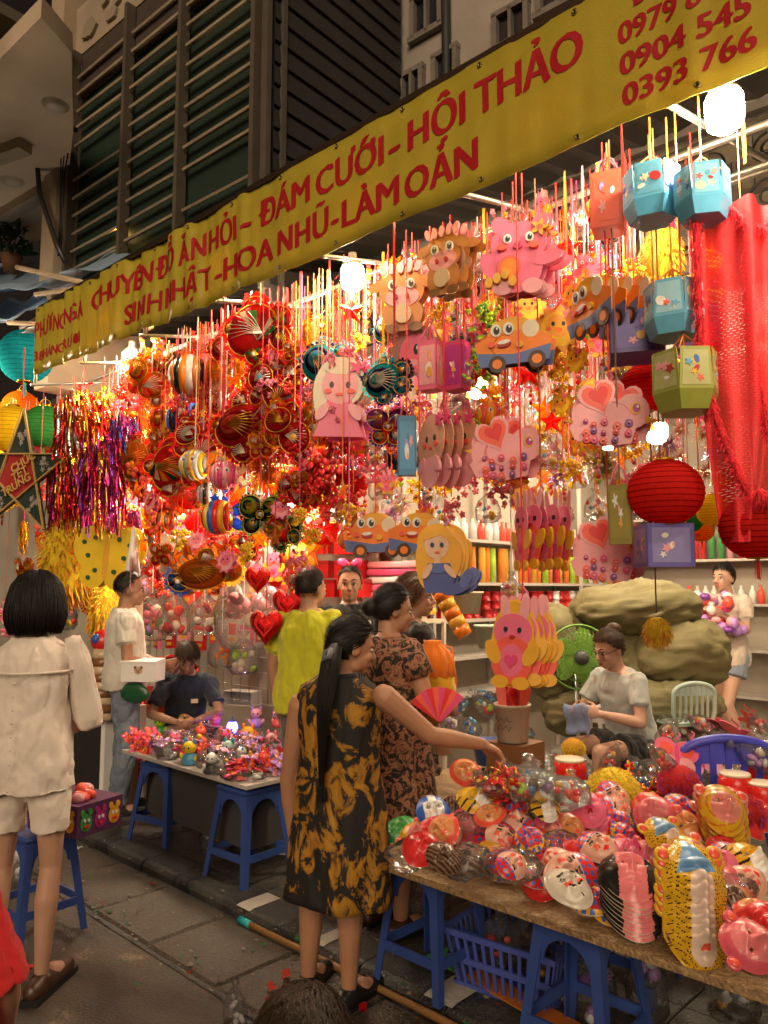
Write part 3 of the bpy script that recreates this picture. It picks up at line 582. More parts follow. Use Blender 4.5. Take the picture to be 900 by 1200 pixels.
    def shirt(s, mt, name='shirt', hem=.82, sleeve=.55, grow=.022, srad=.062, wr=.012, neck=1.385, seed=1, wide=0):
        m = MB(); k = s.k
        r = [(hem, .168 + wide, .122 + wide * .6), (.90, .172 + wide * .8, .125 + wide * .5), (.98, .165 + wide * .6, .120 + wide * .4), (1.06, .152 + wide * .4, .112 + wide * .3), (1.15, .15 + wide * .2, .112), (1.23, .156, .113), (1.29, .162, .105), (1.335, .15, .085), (1.37, .088, .066), (neck, .062, .056)]
        s.torso(m, mt, grow, 0, 0, r)
        for S in 'LR':
            a, b, w_ = s.j[S + 'sh'], s.j[S + 'el'], s.j[S + 'wr']
            if sleeve <= 0: continue
            e = a.lerp(b, min(1, sleeve)); q = k * s.b
            m.cap(a, (srad + .004) * q, a.lerp(e, .85), srad * q, mt); m.tube([a, e], [srad * q, (srad + .008) * q], mt, 14)
            if sleeve > 1: f = b.lerp(w_, sleeve - 1); m.cap(b, srad * q * .92, b.lerp(f, .5), srad * .85 * q, mt); m.tube([b, f], [srad * .9 * q, srad * .78 * q], mt, 14)
        me = bake(m, name, .0095 * k, 3); wrinkle(me, wr, 9, (1, 1, .45), seed); wrinkle(me, wr * .42, 24, (1, 1, .5), seed + 3); wrinkle(me, wr * .16, 60, (1, 1, .6), seed + 5); crease(me, wr * .9, 6, (1, 1, .5), seed); return place(name, me, s.o)
    def legs_cloth(s, mt, name='trousers', to=1.9, rad=(.098, .075, .062), wr=.010, seed=2, waist=.97):
        m = MB(); k = s.k; s.torso(m, mt, .012, 0, 0, [(.82, .14, .10), (.86, .165, .12), (.92, .170, .124), (waist, .158, .116)])
        for S in 'LR':
            a, b, c = s.j[S + 'hip'], s.j[S + 'kn'], s.j[S + 'an']; q = k * s.b; e = a.lerp(b, min(1, to)); m.cap(a, rad[0] * q, a.lerp(e, .6), (rad[0] * .6 + rad[1] * .4) * q, mt); m.tube([a, a.lerp(e, .5), e], [rad[0] * q, (rad[0] + rad[1]) / 2 * q, rad[1] * q], mt, 14)
            if to > 1: f = b.lerp(c, to - 1); m.cap(b, rad[1] * q, b.lerp(f, .6), rad[2] * 1.05 * q, mt); m.tube([b, f], [rad[1] * q, rad[2] * q], mt, 14)
        me = bake(m, name, .0095 * k, 2); wrinkle(me, wr, 11, (1, 1, .6), seed); crease(me, wr * .8, 8, (1, 1, .8), seed); return place(name, me, s.o)
    def dress(s, mt, hem=.43, flare=.10, folds=9, grow=.022, name='dress', seed=1, neck=1.372, sleeve=0, amp=.07, lean=0):
        """one lofted tube from the hem to the neck, pleated towards the hem, with optional short sleeves"""
        k = s.k; m = MB(); seg = 72; rs = [(1.392, .052, .05), (1.378, .072, .062), (neck - .012, .10, .075), (1.335, .150, .086), (1.29, .163, .106), (1.22, .158, .114), (1.12, .150, .114), (1.02, .152, .116), (.94, .168, .126), (.86, .180, .135)]
        z = .78
        while z > hem: t = (.86 - z) / (.86 - hem); rs.append((z, .180 + flare * t, .135 + flare * .85 * t)); z -= .07
        rs.append((hem, .180 + flare, .135 + flare * .85)); rs = rs[::-1]; vs = []
        for (z, a, b) in rs:
            c, sd, fd, ax = s.ring_at(max(z, .86)); c = c + Vector((0, 0, min(0, z - .86) * k)); t_ = max(0, min(1, (1.15 - z) / (1.15 - hem)))
            for i in range(seg):
                t = 2 * pi * i / seg; q = 1 / (abs(cos(t)) ** 2.4 + abs(sin(t)) ** 2.4) ** (1 / 2.4)
                f = 1 + amp * t_ * (sin(folds * t + seed + .6 * sin(z * 5)) + .5 * sin((folds * 1.7) * t + 2 * seed)) + .02 * noise.noise(Vector((cos(t) * 3, sin(t) * 3, z * 9 + seed)))
                vs.append(c + sd * ((a * s.b + grow) * q * f * cos(t) * k) + fd * ((b * s.b + grow) * q * f * sin(t) * k))
        n = len(rs); m.add(vs, [(i * seg + q, i * seg + (q + 1) % seg, (i + 1) * seg + (q + 1) % seg, (i + 1) * seg + q) for i in range(n - 1) for q in range(seg)], mt, True)
        o = m.build(name, s.o); me = o.data
        bm = bmesh.new(); bm.from_mesh(me); bmesh.ops.subdivide_edges(bm, edges=bm.edges, cuts=1, use_grid_fill=True); bm.normal_update(); bm.to_mesh(me); bm.free()
        me.polygons.foreach_set('use_smooth', [True] * len(me.polygons)); wrinkle(me, .007, 10, (1, 1, .5), seed); crease(me, .008, 6, (1, 1, .4), seed)
        q = o.modifiers.new('t', 'SOLIDIFY'); q.thickness = .004
        if sleeve:
            for S in 'LR': b = MB(); a, e = s.j[S + 'sh'], s.j[S + 'sh'].lerp(s.j[S + 'el'], sleeve); b.cap(a, .066 * k, a.lerp(e, .7), .066 * k, mt); b.tube([a, e], [.066 * k, .075 * k], mt, 16); b.build('sleeve', s.o)
        return o
    def shoes(s, mt, sole=None, name='shoe'):
        for S in 'LR':
            m = MB(); an, to = s.j[S + 'an'], s.j[S + 'to']; k = s.k; d = to - an; d.z = 0; d.normalize(); h = an - d * .045 * k; h.z = .04 * k; t_ = to + d * .02 * k; t_.z = .036 * k
            m.cap(h, .043 * k, t_, .036 * k, mt); m.cap(an - Vector((0, 0, .03)) * k, .045 * k, h.lerp(t_, .4), .042 * k, mt); o = place(name, bake(m, name, .008, 2), s.o)
            b = MB(); x = d.cross(UP) * .043 * k; a = h - d * .04 * k; c = t_ + d * .035 * k; b.hexa([Vector((p.x, p.y, 0)) for p in (a - x, a + x, c + x * .8, c - x * .8)] + [Vector((p.x, p.y, .024)) for p in (a - x, a + x, c + x * .8, c - x * .8)], sole or mat('white', 'plastic')); b.build('sole', o)
    # --- hair
    def cap_hair(s, mt, g=.012, front=.42, side=-.25, back=-.80, name='hair', amp=.006, n=500, ln=.03, pulled=False):
        k = s.k; H = s.j['head'] + s.HR @ Vector((0, -.008, .022)) * k; R = s.HR; rr = Vector((.073 + g, .092 + g, .098 + g)) * k; m = MB(); seg, rings = 40, 26; vs = []; keep = {}
        def low(dx, dy): return back + (front - back) * max(0, min(1, (dy + .25) / .9)) if dy > -.25 else back
        for i in range(rings + 1):
            t = pi * i / rings
            for q in range(seg):
                a = 2 * pi * q / seg; d = Vector((sin(t) * cos(a), sin(t) * sin(a), cos(t))); keep[len(vs)] = d.z > low(d.x, d.y) - .03 * sin(a * 9); f = 1 + amp * 8 * noise.noise(d * 5 + s.loc) + amp * 4 * noise.noise(d * 15)
                vs.append(H + R @ Vector((d.x * rr.x * f, d.y * rr.y * f, d.z * rr.z * f)))
        fs = [(i * seg + q, (i + 1) * seg + q, (i + 1) * seg + (q + 1) % seg, i * seg + (q + 1) % seg) for i in range(rings) for q in range(seg)]
        fs = [f for f in fs if all(keep[x] for x in f)]; m.add(vs, fs, mt, True)
        for _ in range(n):
            d = Vector((random.gauss(0, 1), random.gauss(0, 1), random.gauss(.5, 1))).normalized()
            if d.z < low(d.x, d.y): continue
            p = H + R @ Vector((d.x * rr.x, d.y * rr.y, d.z * rr.z)); dn = R @ d; tg = (Vector((0, 0, -.55 if pulled else -1)) + R @ Vector((rnd(-.15, .15) if pulled else rnd(-.5, .5), -1.2 if pulled else -.5, 0))); tg = (tg - dn * tg.dot(dn)); tg = tg.normalized() if tg.length > .1 else Vector((1, 0, 0))
            sd = dn.cross(tg).normalized() * .0022 * k; e = p + tg * ln * k * rnd(.6, 1.2) + dn * .001 * k; mid = p.lerp(e, .5) + dn * .004 * k
            m.add([p - sd, p + sd, mid + sd, mid - sd, e], [(0, 1, 2, 3), (3, 2, 4)], mt, True)
        return m.build(name, s.o), H, R, rr
    def bob(s, mt, bottom=-.13, n=2000, open_=.75):
        k = s.k; H = s.j['head'] + s.HR @ Vector((0, -.008, .022)) * k; R = s.HR; m = MB()
        # under layer
        seg = 36; prof = []
        for i in range(15): t = (pi * .5) * i / 8 if i <= 8 else None; prof.append((.102 * sin(t), .112 * cos(t)) if t is not None else (.102 + .012 * sin((i - 8) / 6 * 3.0) - .01 * (i - 8) / 6, bottom * (i - 8) / 6))
        vs = []; 
        for (r, z) in prof:
            for q in range(seg + 1):
                a = pi / 2 + open_ + (2 * pi - 2 * open_) * q / seg; f = open_ if z > .055 else 0
                if z > .055: a = pi / 2 + 2 * pi * q / seg
                vs.append(H + R @ (Vector((r * .93 * cos(a), r * 1.12 * sin(a), z)) * k))
        m.add(vs, [(i * (seg + 1) + q, i * (seg + 1) + q + 1, (i + 1) * (seg + 1) + q + 1, (i + 1) * (seg + 1) + q) for i in range(len(prof) - 1) for q in range(seg)], mt, True)
        for _ in range(n):
            a = pi / 2 + rnd(open_ * .85, 2 * pi - open_ * .85); g = rnd(.002, .014); pts = []; end = bottom + rnd(-.012, .01); da = rnd(-.12, .12)
            for i in range(9):
                u = i / 8
                if u < .55: t = pi * .5 * u / .55; r, z = (.102 + g) * sin(t), (.112 + g) * cos(t)
                else: v = (u - .55) / .45; r, z = .102 + g + .014 * sin(v * 2.9) - .016 * v * v, end * v
                pts.append(H + R @ (Vector((r * .93 * cos(a + da * u), r * 1.12 * sin(a + da * u), z)) * k))
            m.tube(pts, [.0019 * k] * 8 + [.0008 * k], mt, 3, False)
        return m.build('hair', s.o)
    def tail(s, mt, pts, r0, n=160, name='ponytail'):
        m = MB(); P = [Vector(p) - s.loc for p in pts]; k = len(P)
        rad = [r0 * (.75 + .45 * sin(pi * min(1, i / (k - 1) * 1.4)) ) * (1 - .72 * (i / (k - 1)) ** 2) for i in range(k)]; m.tube(P, rad, mt, 12, True, True, .75)
        for _ in range(n):
            a, q = rnd(0, 2 * pi), rnd(.85, 1.15); fr_ = Vector((cos(a), sin(a) * .75, 0)); m.tube([p + fr_ * (rad[i] * q) + Vector((rnd(-.002, .002), rnd(-.002, .002), 0)) for i, p in enumerate(P)] + [P[-1] + fr_ * .012 + Vector((rnd(-.01, .01), rnd(-.01, .01), -rnd(.01, .06)))], .0017, mt, 3, False)
        return m.build(name, s.o)
def ang(right, fwd): v = CR * right + CF0 * fwd; return atan2(v.y, v.x)        # a heading given as right/ahead of the viewer

# 1 the long-haired shopper reaching over the masks
dressm = blotch('black_ochre_print', (.010, .009, .008), (.32, .14, .010), 10.5, .495, .54, 'cloth', cc=(.45, .22, .015), stretch=(1, 1, .7), rough=.75, warp=1.1)
p = onZ(388, 1172, 0); p.z = 0
hand = W(566, 872, 3.12); elb = W(505, 862, 3.02)
A = Person('long-haired woman in black and ochre print dress reaching over the mask table', p, ang(.50, .86), 1.57, (.47, .235, .135), 1.02, head_yaw=.62, head_pitch=.16, voxel=.0062,
           pose=dict(Rel=elb, Rwr=hand, Rsh=W(450, 816, 2.98), Lsh=W(352, 826, 3.13), Lel=W(338, 915, 3.16), Lwr=W(345, 985, 3.2), neck=W(398, 793, 3.10), head=W(412, 758, 3.12), pel=W(398, 925, 3.08)), Rhand=dict(dir=W(590, 884, 3.16) - hand, palm=(0, .1, -1), curl=.75), Lhand=dict(curl=.6))
A.dress(dressm, hem=.52, flare=.03, folds=6, grow=.020, seed=2, amp=.045)
A.cap_hair(HAIRB, .012, .45, -.2, -.72, n=1100, ln=.06, pulled=True, amp=.002)
A.tail(HAIRB, [W(393, 757, 3.02), W(388, 775, 2.97), W(383, 805, 2.92), W(379, 845, 2.90), W(377, 885, 2.91), W(377, 920, 2.93)], .034, 650)
b = MB(); b.tube([W(*q) - A.loc for q in ((388, 762, 2.985), (386, 770, 2.945), (380, 774, 2.97), (381, 765, 3.0), (388, 762, 2.985))], .012, mat((.10, .10, .12), 'cloth'), 8); b.build('hair_tie', A.o)
A.shoes(mat('black', 'plastic'), mat('black', 'plastic'), 'sandal')
b = MB(); 
for i in range(25):
    t = 2 * pi * i / 24; c, sd, fd, ax = A.ring_at(1.385)
    if i == 0: pp = []
    pp.append(c + sd * (.075 * cos(t)) + fd * (.068 * sin(t)))
b.tube(pp, .013, mat('black', 'cloth'), 8); b.build('collar', A.o)

# 2 the short-haired woman in cream linen
linen = blotch('cream_linen', (.74, .64, .56), (.78, .68, .60), 30, .35, .65, 'cloth', rough=.9)
p = onZ(22, 1165, 0); p.z = 0
B = Person('bob-haired woman in cream linen blouse and shorts standing on the street', p, ang(-.06, 1), 1.66, (.50, .28, .185), .84, head_yaw=.1, voxel=.0065, pose=dict(Lsh=(-.17, 0, 1.325), Rsh=(.165, 0, 1.325), Rel=(.205, .07, 1.06), Rwr=(.12, .24, 1.0), Lel=(-.25, -.02, 1.06), Lwr=(-.26, .10, .84), Lan=(-.10, -.03, .085), Ran=(.09, -.02, .085)))
B.legs_cloth(linen, 'shorts', .66, (.105, .092, .08), seed=5); B.shirt(linen, 'blouse', .78, 0, .022, .05, .012, 1.392, 4, .022)
for S in 'LR':
    b = MB(); a_, e_ = B.j[S + 'sh'], B.j[S + 'el']; b.tube([a_.lerp(e_, .38 if S == 'L' else -.22), a_.lerp(e_, .6 if S == 'L' else .1), a_.lerp(e_, 1.0), a_.lerp(e_, 1.18)], [.052 if S == 'L' else .03, .056, .060, .05], linen, 16); me = b.mesh('sleeve'); bm = bmesh.new(); bm.from_mesh(me); bmesh.ops.subdivide_edges(bm, edges=bm.edges, cuts=3, use_grid_fill=True); bm.to_mesh(me); bm.free(); me.polygons.foreach_set('use_smooth', [True] * len(me.polygons)); wrinkle(me, .012, 16, (1, 1, .5), 3); place('sleeve', me, B.o)
B.bob(HAIRB); B.shoes(mat('dbrown', 'plastic'), mat('black', 'plastic'), 'sandal')
b = MB()
for z in (1.255,):
    pp = []
    for i in range(13): t = -pi * .93 + pi * .86 * i / 12; c, sd, fd, ax = B.ring_at(z); pp.append(c + sd * (.176 * cos(t)) + fd * (.139 * sin(t)))
    b.tube(pp, .005, linen, 6)
for i in range(9): c, sd, fd, ax = B.ring_at(1.22 - i * .05); b.ell(c - fd * (.152 + .004 * i) - sd * .01, .005, mat('cream', 'plastic'), 6, 4)
b.build('yoke_seam', B.o)

# 3 the man in the white polo shirt
p = onZ(141, 955, .06)
D = Person('man in white polo shirt with pink bunny ear headband holding a white box', p, ang(.93, .36), 1.66, (.38, .20, .12), .98, head_yaw=.05, pose=dict(Rel=(.20, .0, 1.05), Rwr=(.08, .22, .99), Lel=(-.21, .05, 1.06), Lwr=(-.06, .27, .98)), Rhand=dict(dir=(0.5, .2, .1), curl=.8), curl=.8)
D.legs_cloth(blotch('faded_denim', (.10, .13, .18), (.24, .28, .34), 6, .35, .65, 'cloth'), 'jeans', 1.95, (.098, .078, .066)); D.shirt(mat((.70, .66, .58), 'cloth'), 'polo_shirt', .84, .62, .024, .066, .012, 1.39, 3)
D.cap_hair(HAIRB, .012, .62, -.1, -.35); D.shoes(mat('black', 'cloth'), mat('dgrey', 'plastic'))
b = MB(); cc = D.j['head']; k_ = D.k
b.tube([cc + D.HR @ Vector((.09 * cos(t), .0, .13 * sin(t) + .0)) for t in [pi * i / 12 for i in range(13)]], .006, mat('lpink', 'plastic'), 6); bd = b.build('headband', D.o)
for sg in (-1, 1): e = MB(); e.ell(cc + D.HR @ Vector((sg * .035, 0, .185)), (.018, .010, .062), mat('lpink', 'fuzz'), 10, 8, D.HR @ ry(sg * .15)); e.build('bunny_ear', bd)
bx_ = thing('lantern_box', 'white cardboard box with bear print held by the man in white polo', 'box', W(168, 786, 5.25), ang(1, -.1))
b = MB(); b.box((0, 0, 0), (.24, .17, .13), mat('white', 'card'), None); bo = b.build('carton', bx_)
b = MB(); b.box((-.005, .0, .069), (.25, .18, .012), mat('white', 'card'), rx(.05)); b.build('lid', bx_)
b = MB(); b.T = Matrix.Translation((.0, -.087, .01)); collage(b, [('e', 0, 0, .03, .026, 0, 'beige'), ('e', -.022, .02, .01, .01, 0, 'brown'), ('e', .022, .02, .01, .01, 0, 'brown'), ('e', -.01, .004, .004, .005, 0, 'black'), ('e', .01, .004, .004, .005, 0, 'black'), ('e', 0, -.008, .008, .005, 0, 'dred')], 0, .002, .001, 'print'); b.build('bear_print', bx_)
gb = MB(); gb.ell(W(158, 812, 5.2), (.12, .025, .07), mat('dgreen', 'vinyl'), 12, 8, rz(.4)); me = gb.mesh('green_pouch'); wrinkle(me, .012, 16); tag(place('green_pouch', me), 'small green pouch under the white box', 'pouch')

# 4 the boy seated at the toy table
s0 = onZ(205, 905, .06); 
E_ = Person('boy in navy T-shirt seated at the toy table bending over his hands', (-5.05, 3.16, .10), ang(.25, -.97), 1.55, (.44, .245, .155), .92, head_yaw=-.1, head_pitch=.60,
            pose=dict(pel=(0, -.15, .50), neck=(0, .0, .94), head=(0, .075, 1.06), Lsh=(-.16, .0, .885), Rsh=(.16, .0, .885), Lel=(-.25, .15, .66), Rel=(.25, .15, .66), Lwr=(-.06, .30, .62), Rwr=(.06, .30, .62), Lhip=(-.09, -.10, .46), Rhip=(.09, -.10, .46), Lkn=(-.14, .30, .48), Rkn=(.14, .30, .48), Lan=(-.14, .28, .085), Ran=(.14, .28, .085), Lto=(-.15, .42, .035), Rto=(.15, .42, .035)), curl=.9)
E_.legs_cloth(mat('beige', 'cloth'), 'shorts', .7, (.105, .09, .08)); E_.shirt(mat((.02, .03, .06), 'cloth'), 'tshirt', .86, .75, .022, .068, .012, 1.385, 6); E_.cap_hair(mat((.035, .018, .010), 'hair'), .016, .35, -.2, -.6, n=900, ln=.05)
c, sd, fd, ax = E_.ring_at(1.22); b = MB(); b.box(c + fd * .142 - sd * .06, (.05, .004, .03), mat('cream', 'print'), rz(atan2(sd.y, sd.x))); b.build('chest_patch', E_.o)

# 5 the man in the lime T-shirt seen from behind
p = onY(362, 800, 3.12); p.z = .06
G = Person('man in lime yellow T-shirt seen from behind at the toy table', p, ang(.42, .90), 1.67, (.42, .22, .13), 1.06, head_yaw=.25, pose=dict(Lel=(-.24, -.02, 1.06), Lwr=(-.235, .03, .82)))
G.legs_cloth(mat((.10, .095, .09), 'cloth'), 'trousers', 1.95); G.shirt(mat((.56, .57, .02), 'cloth'), 'tshirt', .80, .70, .026, .070, .014, 1.39, 8, .01); G.cap_hair(HAIRB, .011, .55, -.1, -.55, n=700, ln=.022)
G.shoes(mat('black', 'cloth'))
# 6 the laughing stallholder in black
p = onY(409, 760, 3.72); p.z = .06
K = Person('stallholder in black printed shirt and red bow headband facing the street', p, ang(.25, -.97), 1.70, (.46, .255, .16), 1.0, head_yaw=.25)
K.legs_cloth(mat('dgrey', 'cloth')); K.shirt(mat('black', 'cloth'), 'shirt', .8, .7, .024, .068, .012, 1.39, 9); K.cap_hair(HAIRB, .012, .55, -.1, -.35)
c, sd, fd, ax = K.ring_at(1.24); b = MB(); b.T = Matrix.Translation(c + fd * .143) @ Matrix((sd, -fd, ax)).transposed().to_4x4(); R_ = random.Random(3)
collage(b, [('e', R_.uniform(-.11, .11), R_.uniform(-.10, .05), .018, .016, 0, 'white') for _ in range(9)], -.002, .003, .0006, 'print'); b.build('shirt_print', K.o)
b = MB()
for sg in (-1, 1): b.tube([K.j['neck'] + K.F @ Vector(q) for q in ((sg * .05, .03, .03), (sg * .07, .12, -.08), (sg * .05, .155, -.22))], .006, mat('white', 'cloth'), 6)
b.build('lanyard', K.o)
b = MB(); cc = K.j['head']; b.tube([cc + K.HR @ Vector((.088 * cos(t), .01, .128 * sin(t))) for t in [pi * i / 12 for i in range(13)]], .007, mat('red', 'plastic'), 6)
for sg in (-1, 1): b.ell(cc + K.HR @ Vector((sg * .045, .01, .15)), (.045, .018, .03), mat('hpink', 'vinyl'), 12, 8, K.HR @ ry(sg * -.5))
b.ell(cc + K.HR @ Vector((0, .012, .14)), .016, mat('red', 'vinyl'), 10, 6); b.build('bow_headband', K.o)
# 7 the shopper in the brown floral dress
flor = blotch('brown_floral', (.018, .012, .010), (.42, .20, .11), 16, .46, .56, 'cloth', cc=(.20, .05, .03), rough=.8, warp=2.5)
p = W(458, 900, 3.62); p.z = .06
N_ = Person('woman in dark floral dress standing behind the long-haired shopper', p, ang(.80, .60), 1.56, (.46, .235, .14), 1.08, head_yaw=.35, head_pitch=.12, pose=dict(Rel=(.23, .05, 1.06), Rwr=(.12, .28, 1.02), Lel=(-.22, .06, 1.05), Lwr=(-.10, .28, 1.0)), curl=.8)
N_.dress(flor, hem=.40, flare=.05, folds=6, seed=5, sleeve=.45); N_.cap_hair(HAIRB, .013, .48, -.2, -.7, n=700, ln=.05, pulled=True, amp=.002)
b = MB(); b.ell(N_.j['head'] + N_.HR @ Vector((0, -.115, .0)), (.045, .04, .045), HAIRB, 12, 9); b.build('hair_bun', N_.o); N_.shoes(mat('dbrown', 'plastic'), mat('black', 'plastic'), 'sandal')
# 8 the woman with the orange drawstring backpack
p = W(484, 900, 4.12); p.z = .06
Q = Person('brown-haired woman in black top and leopard shorts wearing a drawstring backpack', p, ang(.92, .30), 1.62, (.50, .29, .19), 1.0, head_yaw=.3)
Q.legs_cloth(blotch('leopard', (.30, .20, .13), (.02, .015, .012), 22, .50, .54, 'cloth', warp=.5), 'shorts', .72, (.112, .11, .1)); Q.shirt(mat('black', 'cloth'), 'top', .85, .6, .022, .064, .01, 1.385, 3); Q.cap_hair(HAIRBR, .020, .40, -.25, -.85, n=900, ln=.07)
bk = thing('drawstring_backpack', 'orange and yellow drawstring backpack on the brown-haired woman', 'backpack', W(507, 798, 3.92))
b = MB(); b.ell((0, 0, -.02), (.125, .085, .19), mat((.72, .42, .02), 'cloth'), 36, 28); me = b.mesh('bag'); wrinkle(me, .03, 8, (1, 1, .5), 2); wrinkle(me, .010, 26, (1, 1, .5), 4); place('bag', me, bk)
b = MB(); b.lathe([(.126, .03), (.122, .10), (.095, .155), (.045, .19), (.05, .205), (.02, .20)], mat('orange', 'cloth'), 40, sy=.66, wob=lambda a, i: 1 + .12 * sin(11 * a)); b.build('gathered_top', bk)
for sg in (-1, 1): b = MB(); b.tube([(sg * .02, .02, .19), (sg * .07, .07, .17), (sg * .085, .09, .0), (sg * .07, .06, -.16)], .004, mat('orange', 'cloth'), 6); b.build('cord', bk)
b = MB(); b.ell((0, 0, 0), (.05, .05, .03), mat('yellow', 'print')); 
# 9 the seated woman with glasses
sp = onZ(738, 925, .06)
S_ = Person('seated woman in grey T-shirt and glasses folding blue cloth', Vector((W(724, 890, 4.75).x, W(724, 890, 4.75).y, .06)), ang(-.86, -.50), 1.58, (.56, .33, .23), .95, head_yaw=.1, head_pitch=.30,
            pose=dict(pel=(0, -.15, .62), neck=(0, -.02, 1.08), head=(0, .05, 1.215), Lsh=(-.165, -.02, 1.03), Rsh=(.165, -.02, 1.03), Lel=(-.25, .06, .79), Rel=(.25, .06, .79), Lwr=(-.10, .25, .84), Rwr=(.09, .27, .84), Lhip=(-.09, -.12, .59), Rhip=(.09, -.12, .59), Lkn=(-.12, .28, .62), Rkn=(.13, .28, .62), Lan=(-.12, .30, .085), Ran=(.14, .30, .085), Lto=(-.13, .44, .035), Rto=(.15, .44, .035)), curl=.8, voxel=.0068)
S_.legs_cloth(mat('black', 'cloth'), 'shorts', .55, (.115, .11, .1)); S_.shirt(mat((.42, .46, .44), 'cloth'), 'tshirt', .88, .62, .018, .062, .010, 1.385, 5)
S_.cap_hair(mat((.045, .022, .012), 'hair'), .013, .45, -.2, -.72, n=800, ln=.05, pulled=True, amp=.002); b = MB(); b.ell(S_.j['head'] + S_.HR @ Vector((0, -.075, .105)), (.05, .045, .042), mat((.045, .022, .012), 'hair'), 12, 9); b.build('hair_bun', S_.o)
b = MB(); hh = S_.j['head']; R_ = S_.HR
for sg in (-1, 1): b.tube([hh + R_ @ Vector((sg * .032 + .026 * cos(t), .094, -.004 + .022 * sin(t))) for t in [2 * pi * i / 16 for i in range(17)]], .0022, mat((.05, .02, .02), 'plastic'), 5); b.tube([hh + R_ @ Vector((sg * .058, .092, .0)), hh + R_ @ Vector((sg * .08, .0, .004))], .002, mat((.05, .02, .02), 'plastic'), 5)
b.build('glasses', S_.o)
cl = MB(); hw_ = (S_.j['Lwr'] + S_.j['Rwr']) / 2 + S_.loc; vs = []
for i in range(13):
    for jj in range(9): u, v = i / 12, jj / 8; vs.append(hw_ + S_.F @ Vector((-.10 + .20 * u, .08 + .012 * sin(u * 14 + v * 2) + .012 * sin(v * 7), .05 - .17 * v + .015 * sin(u * 6))))
cl.add(vs, [(i * 9 + j, (i + 1) * 9 + j, (i + 1) * 9 + j + 1, i * 9 + j + 1) for i in range(12) for j in range(8)], mat((.22, .28, .48), 'cloth'), True); o = tag(cl.build('blue_cloth'), 'folded blue cloth in the hands of the seated woman', 'cloth'); q = o.modifiers.new('t', 'SOLIDIFY'); q.thickness = .006
# 10 the woman carrying goods in the shop
p = W(853, 760, 6.9); p.z = .07
V_ = Person('woman in pale T-shirt and denim shorts carrying an armful of purple goods', p, ang(-.80, -.35), 1.76, (.55, .32, .22), .92, head_yaw=-.15, pose=dict(Rel=(.22, .10, 1.08), Rwr=(.10, .26, 1.22), Lel=(-.24, .05, 1.1), Lwr=(-.16, .22, 1.22), Lkn=(-.10, .14, .50), Lan=(-.10, .02, .13), Lto=(-.11, .17, .06), Rkn=(.1, -.03, .48), Ran=(.1, -.15, .1)))
V_.legs_cloth(mat((.22, .27, .34), 'cloth'), 'shorts', .42, (.112, .112, .1)); V_.shirt(mat((.62, .52, .42), 'cloth'), 'tshirt', .80, .65, .026, .068, .014, 1.39, 7); V_.cap_hair(HAIRB, .013, .45, -.2, -.72); b = MB(); b.ell(V_.j['head'] + V_.HR @ Vector((0, -.06, .115)), (.04, .04, .04), HAIRB, 10, 8); b.build('hair_bun', V_.o)
c, sd, fd, ax = V_.ring_at(1.12); b = MB(); b.T = Matrix.Translation(c + fd * .15) @ Matrix((sd, -fd, ax)).transposed().to_4x4(); collage(b, [('f', 0, 0, .075, 6, .3, 0, 24, 'dred'), ('f', .01, -.01, .04, 5, .3, 1, 20, 'coral')], 0, .004, .001, 'print'); b.build('shirt_print', V_.o)
gd = thing('toy_bunch', 'bunch of lilac and pink toys in the arms of the woman in the shop', 'toys', V_.loc + V_.F @ Vector((.02, .34, 1.34)))
for i in range(90):
    b = MB(); b.ell((rnd(-.36, .36), rnd(-.12, .12), rnd(-.16, .16)), (rnd(.03, .055), rnd(.03, .055), rnd(.025, .06)), mat(random.choice(('lilac', 'lilac', 'lpink', 'purple', 'white', 'coral', 'hpink')), 'vinyl'), 10, 7); b.build('plush_ball', gd)
# 11 and 12 passers-by at the lower edge
p = W(22, 1160, 1.72); p.z = 0
R2 = Person('passer-by in a bright red top at the lower corner of the street', Vector((p.x, p.y, 0)) - CR * .26 - CF0 * .02, ang(-.5, .86), 1.22, (.45, .25, .16), .95, pose=dict(Rel=(.30, .0, .93), Rwr=(.31, .10, .75), Rsh=(.17, 0, 1.24), Lsh=(-.17, 0, 1.24), neck=(0, 0, 1.29), head=(0, .05, 1.42)))
R2.legs_cloth(mat('navy', 'cloth')); R2.shirt(mat((.72, .02, .025), 'cloth'), 'red_top', .62, 1.0, .04, .075, .012, 1.385, 2, .05); R2.cap_hair(HAIRB); R2.shoes(mat('black', 'cloth'))
top = W(356, 1172, 1.75); chh = top.z / 1.62 * 1.62
X_ = Person('small child with short dark hair at the lower edge of the street', (top.x, top.y, 0), ang(.3, .95), top.z * 1.62 / 1.655 + .02, (.45, .25, .16), 1.0, pose=dict(head=Vector((top.x, top.y, top.z - .14)), neck=Vector((top.x, top.y, top.z - .25)), Lsh=(-.19, 0, 1.15), Rsh=(.19, 0, 1.15), Lel=(-.23, 0, .95), Rel=(.23, 0, .95), pel=(0, 0, .80)))
X_.HR = X_.F; X_.k = 1.25
hm = mat((.030, .018, .010), 'hair'); X_.cap_hair(hm, .016, .5, -.2, -.75, n=5200, ln=.032, amp=.004); X_.k = X_.k
X_.k = (top.z * 1.62 / 1.655 + .02) / 1.62
X_.shirt(mat('red', 'cloth'), 'tshirt', .62, .7); X_.legs_cloth(mat('navy', 'cloth'), 'shorts', .8)
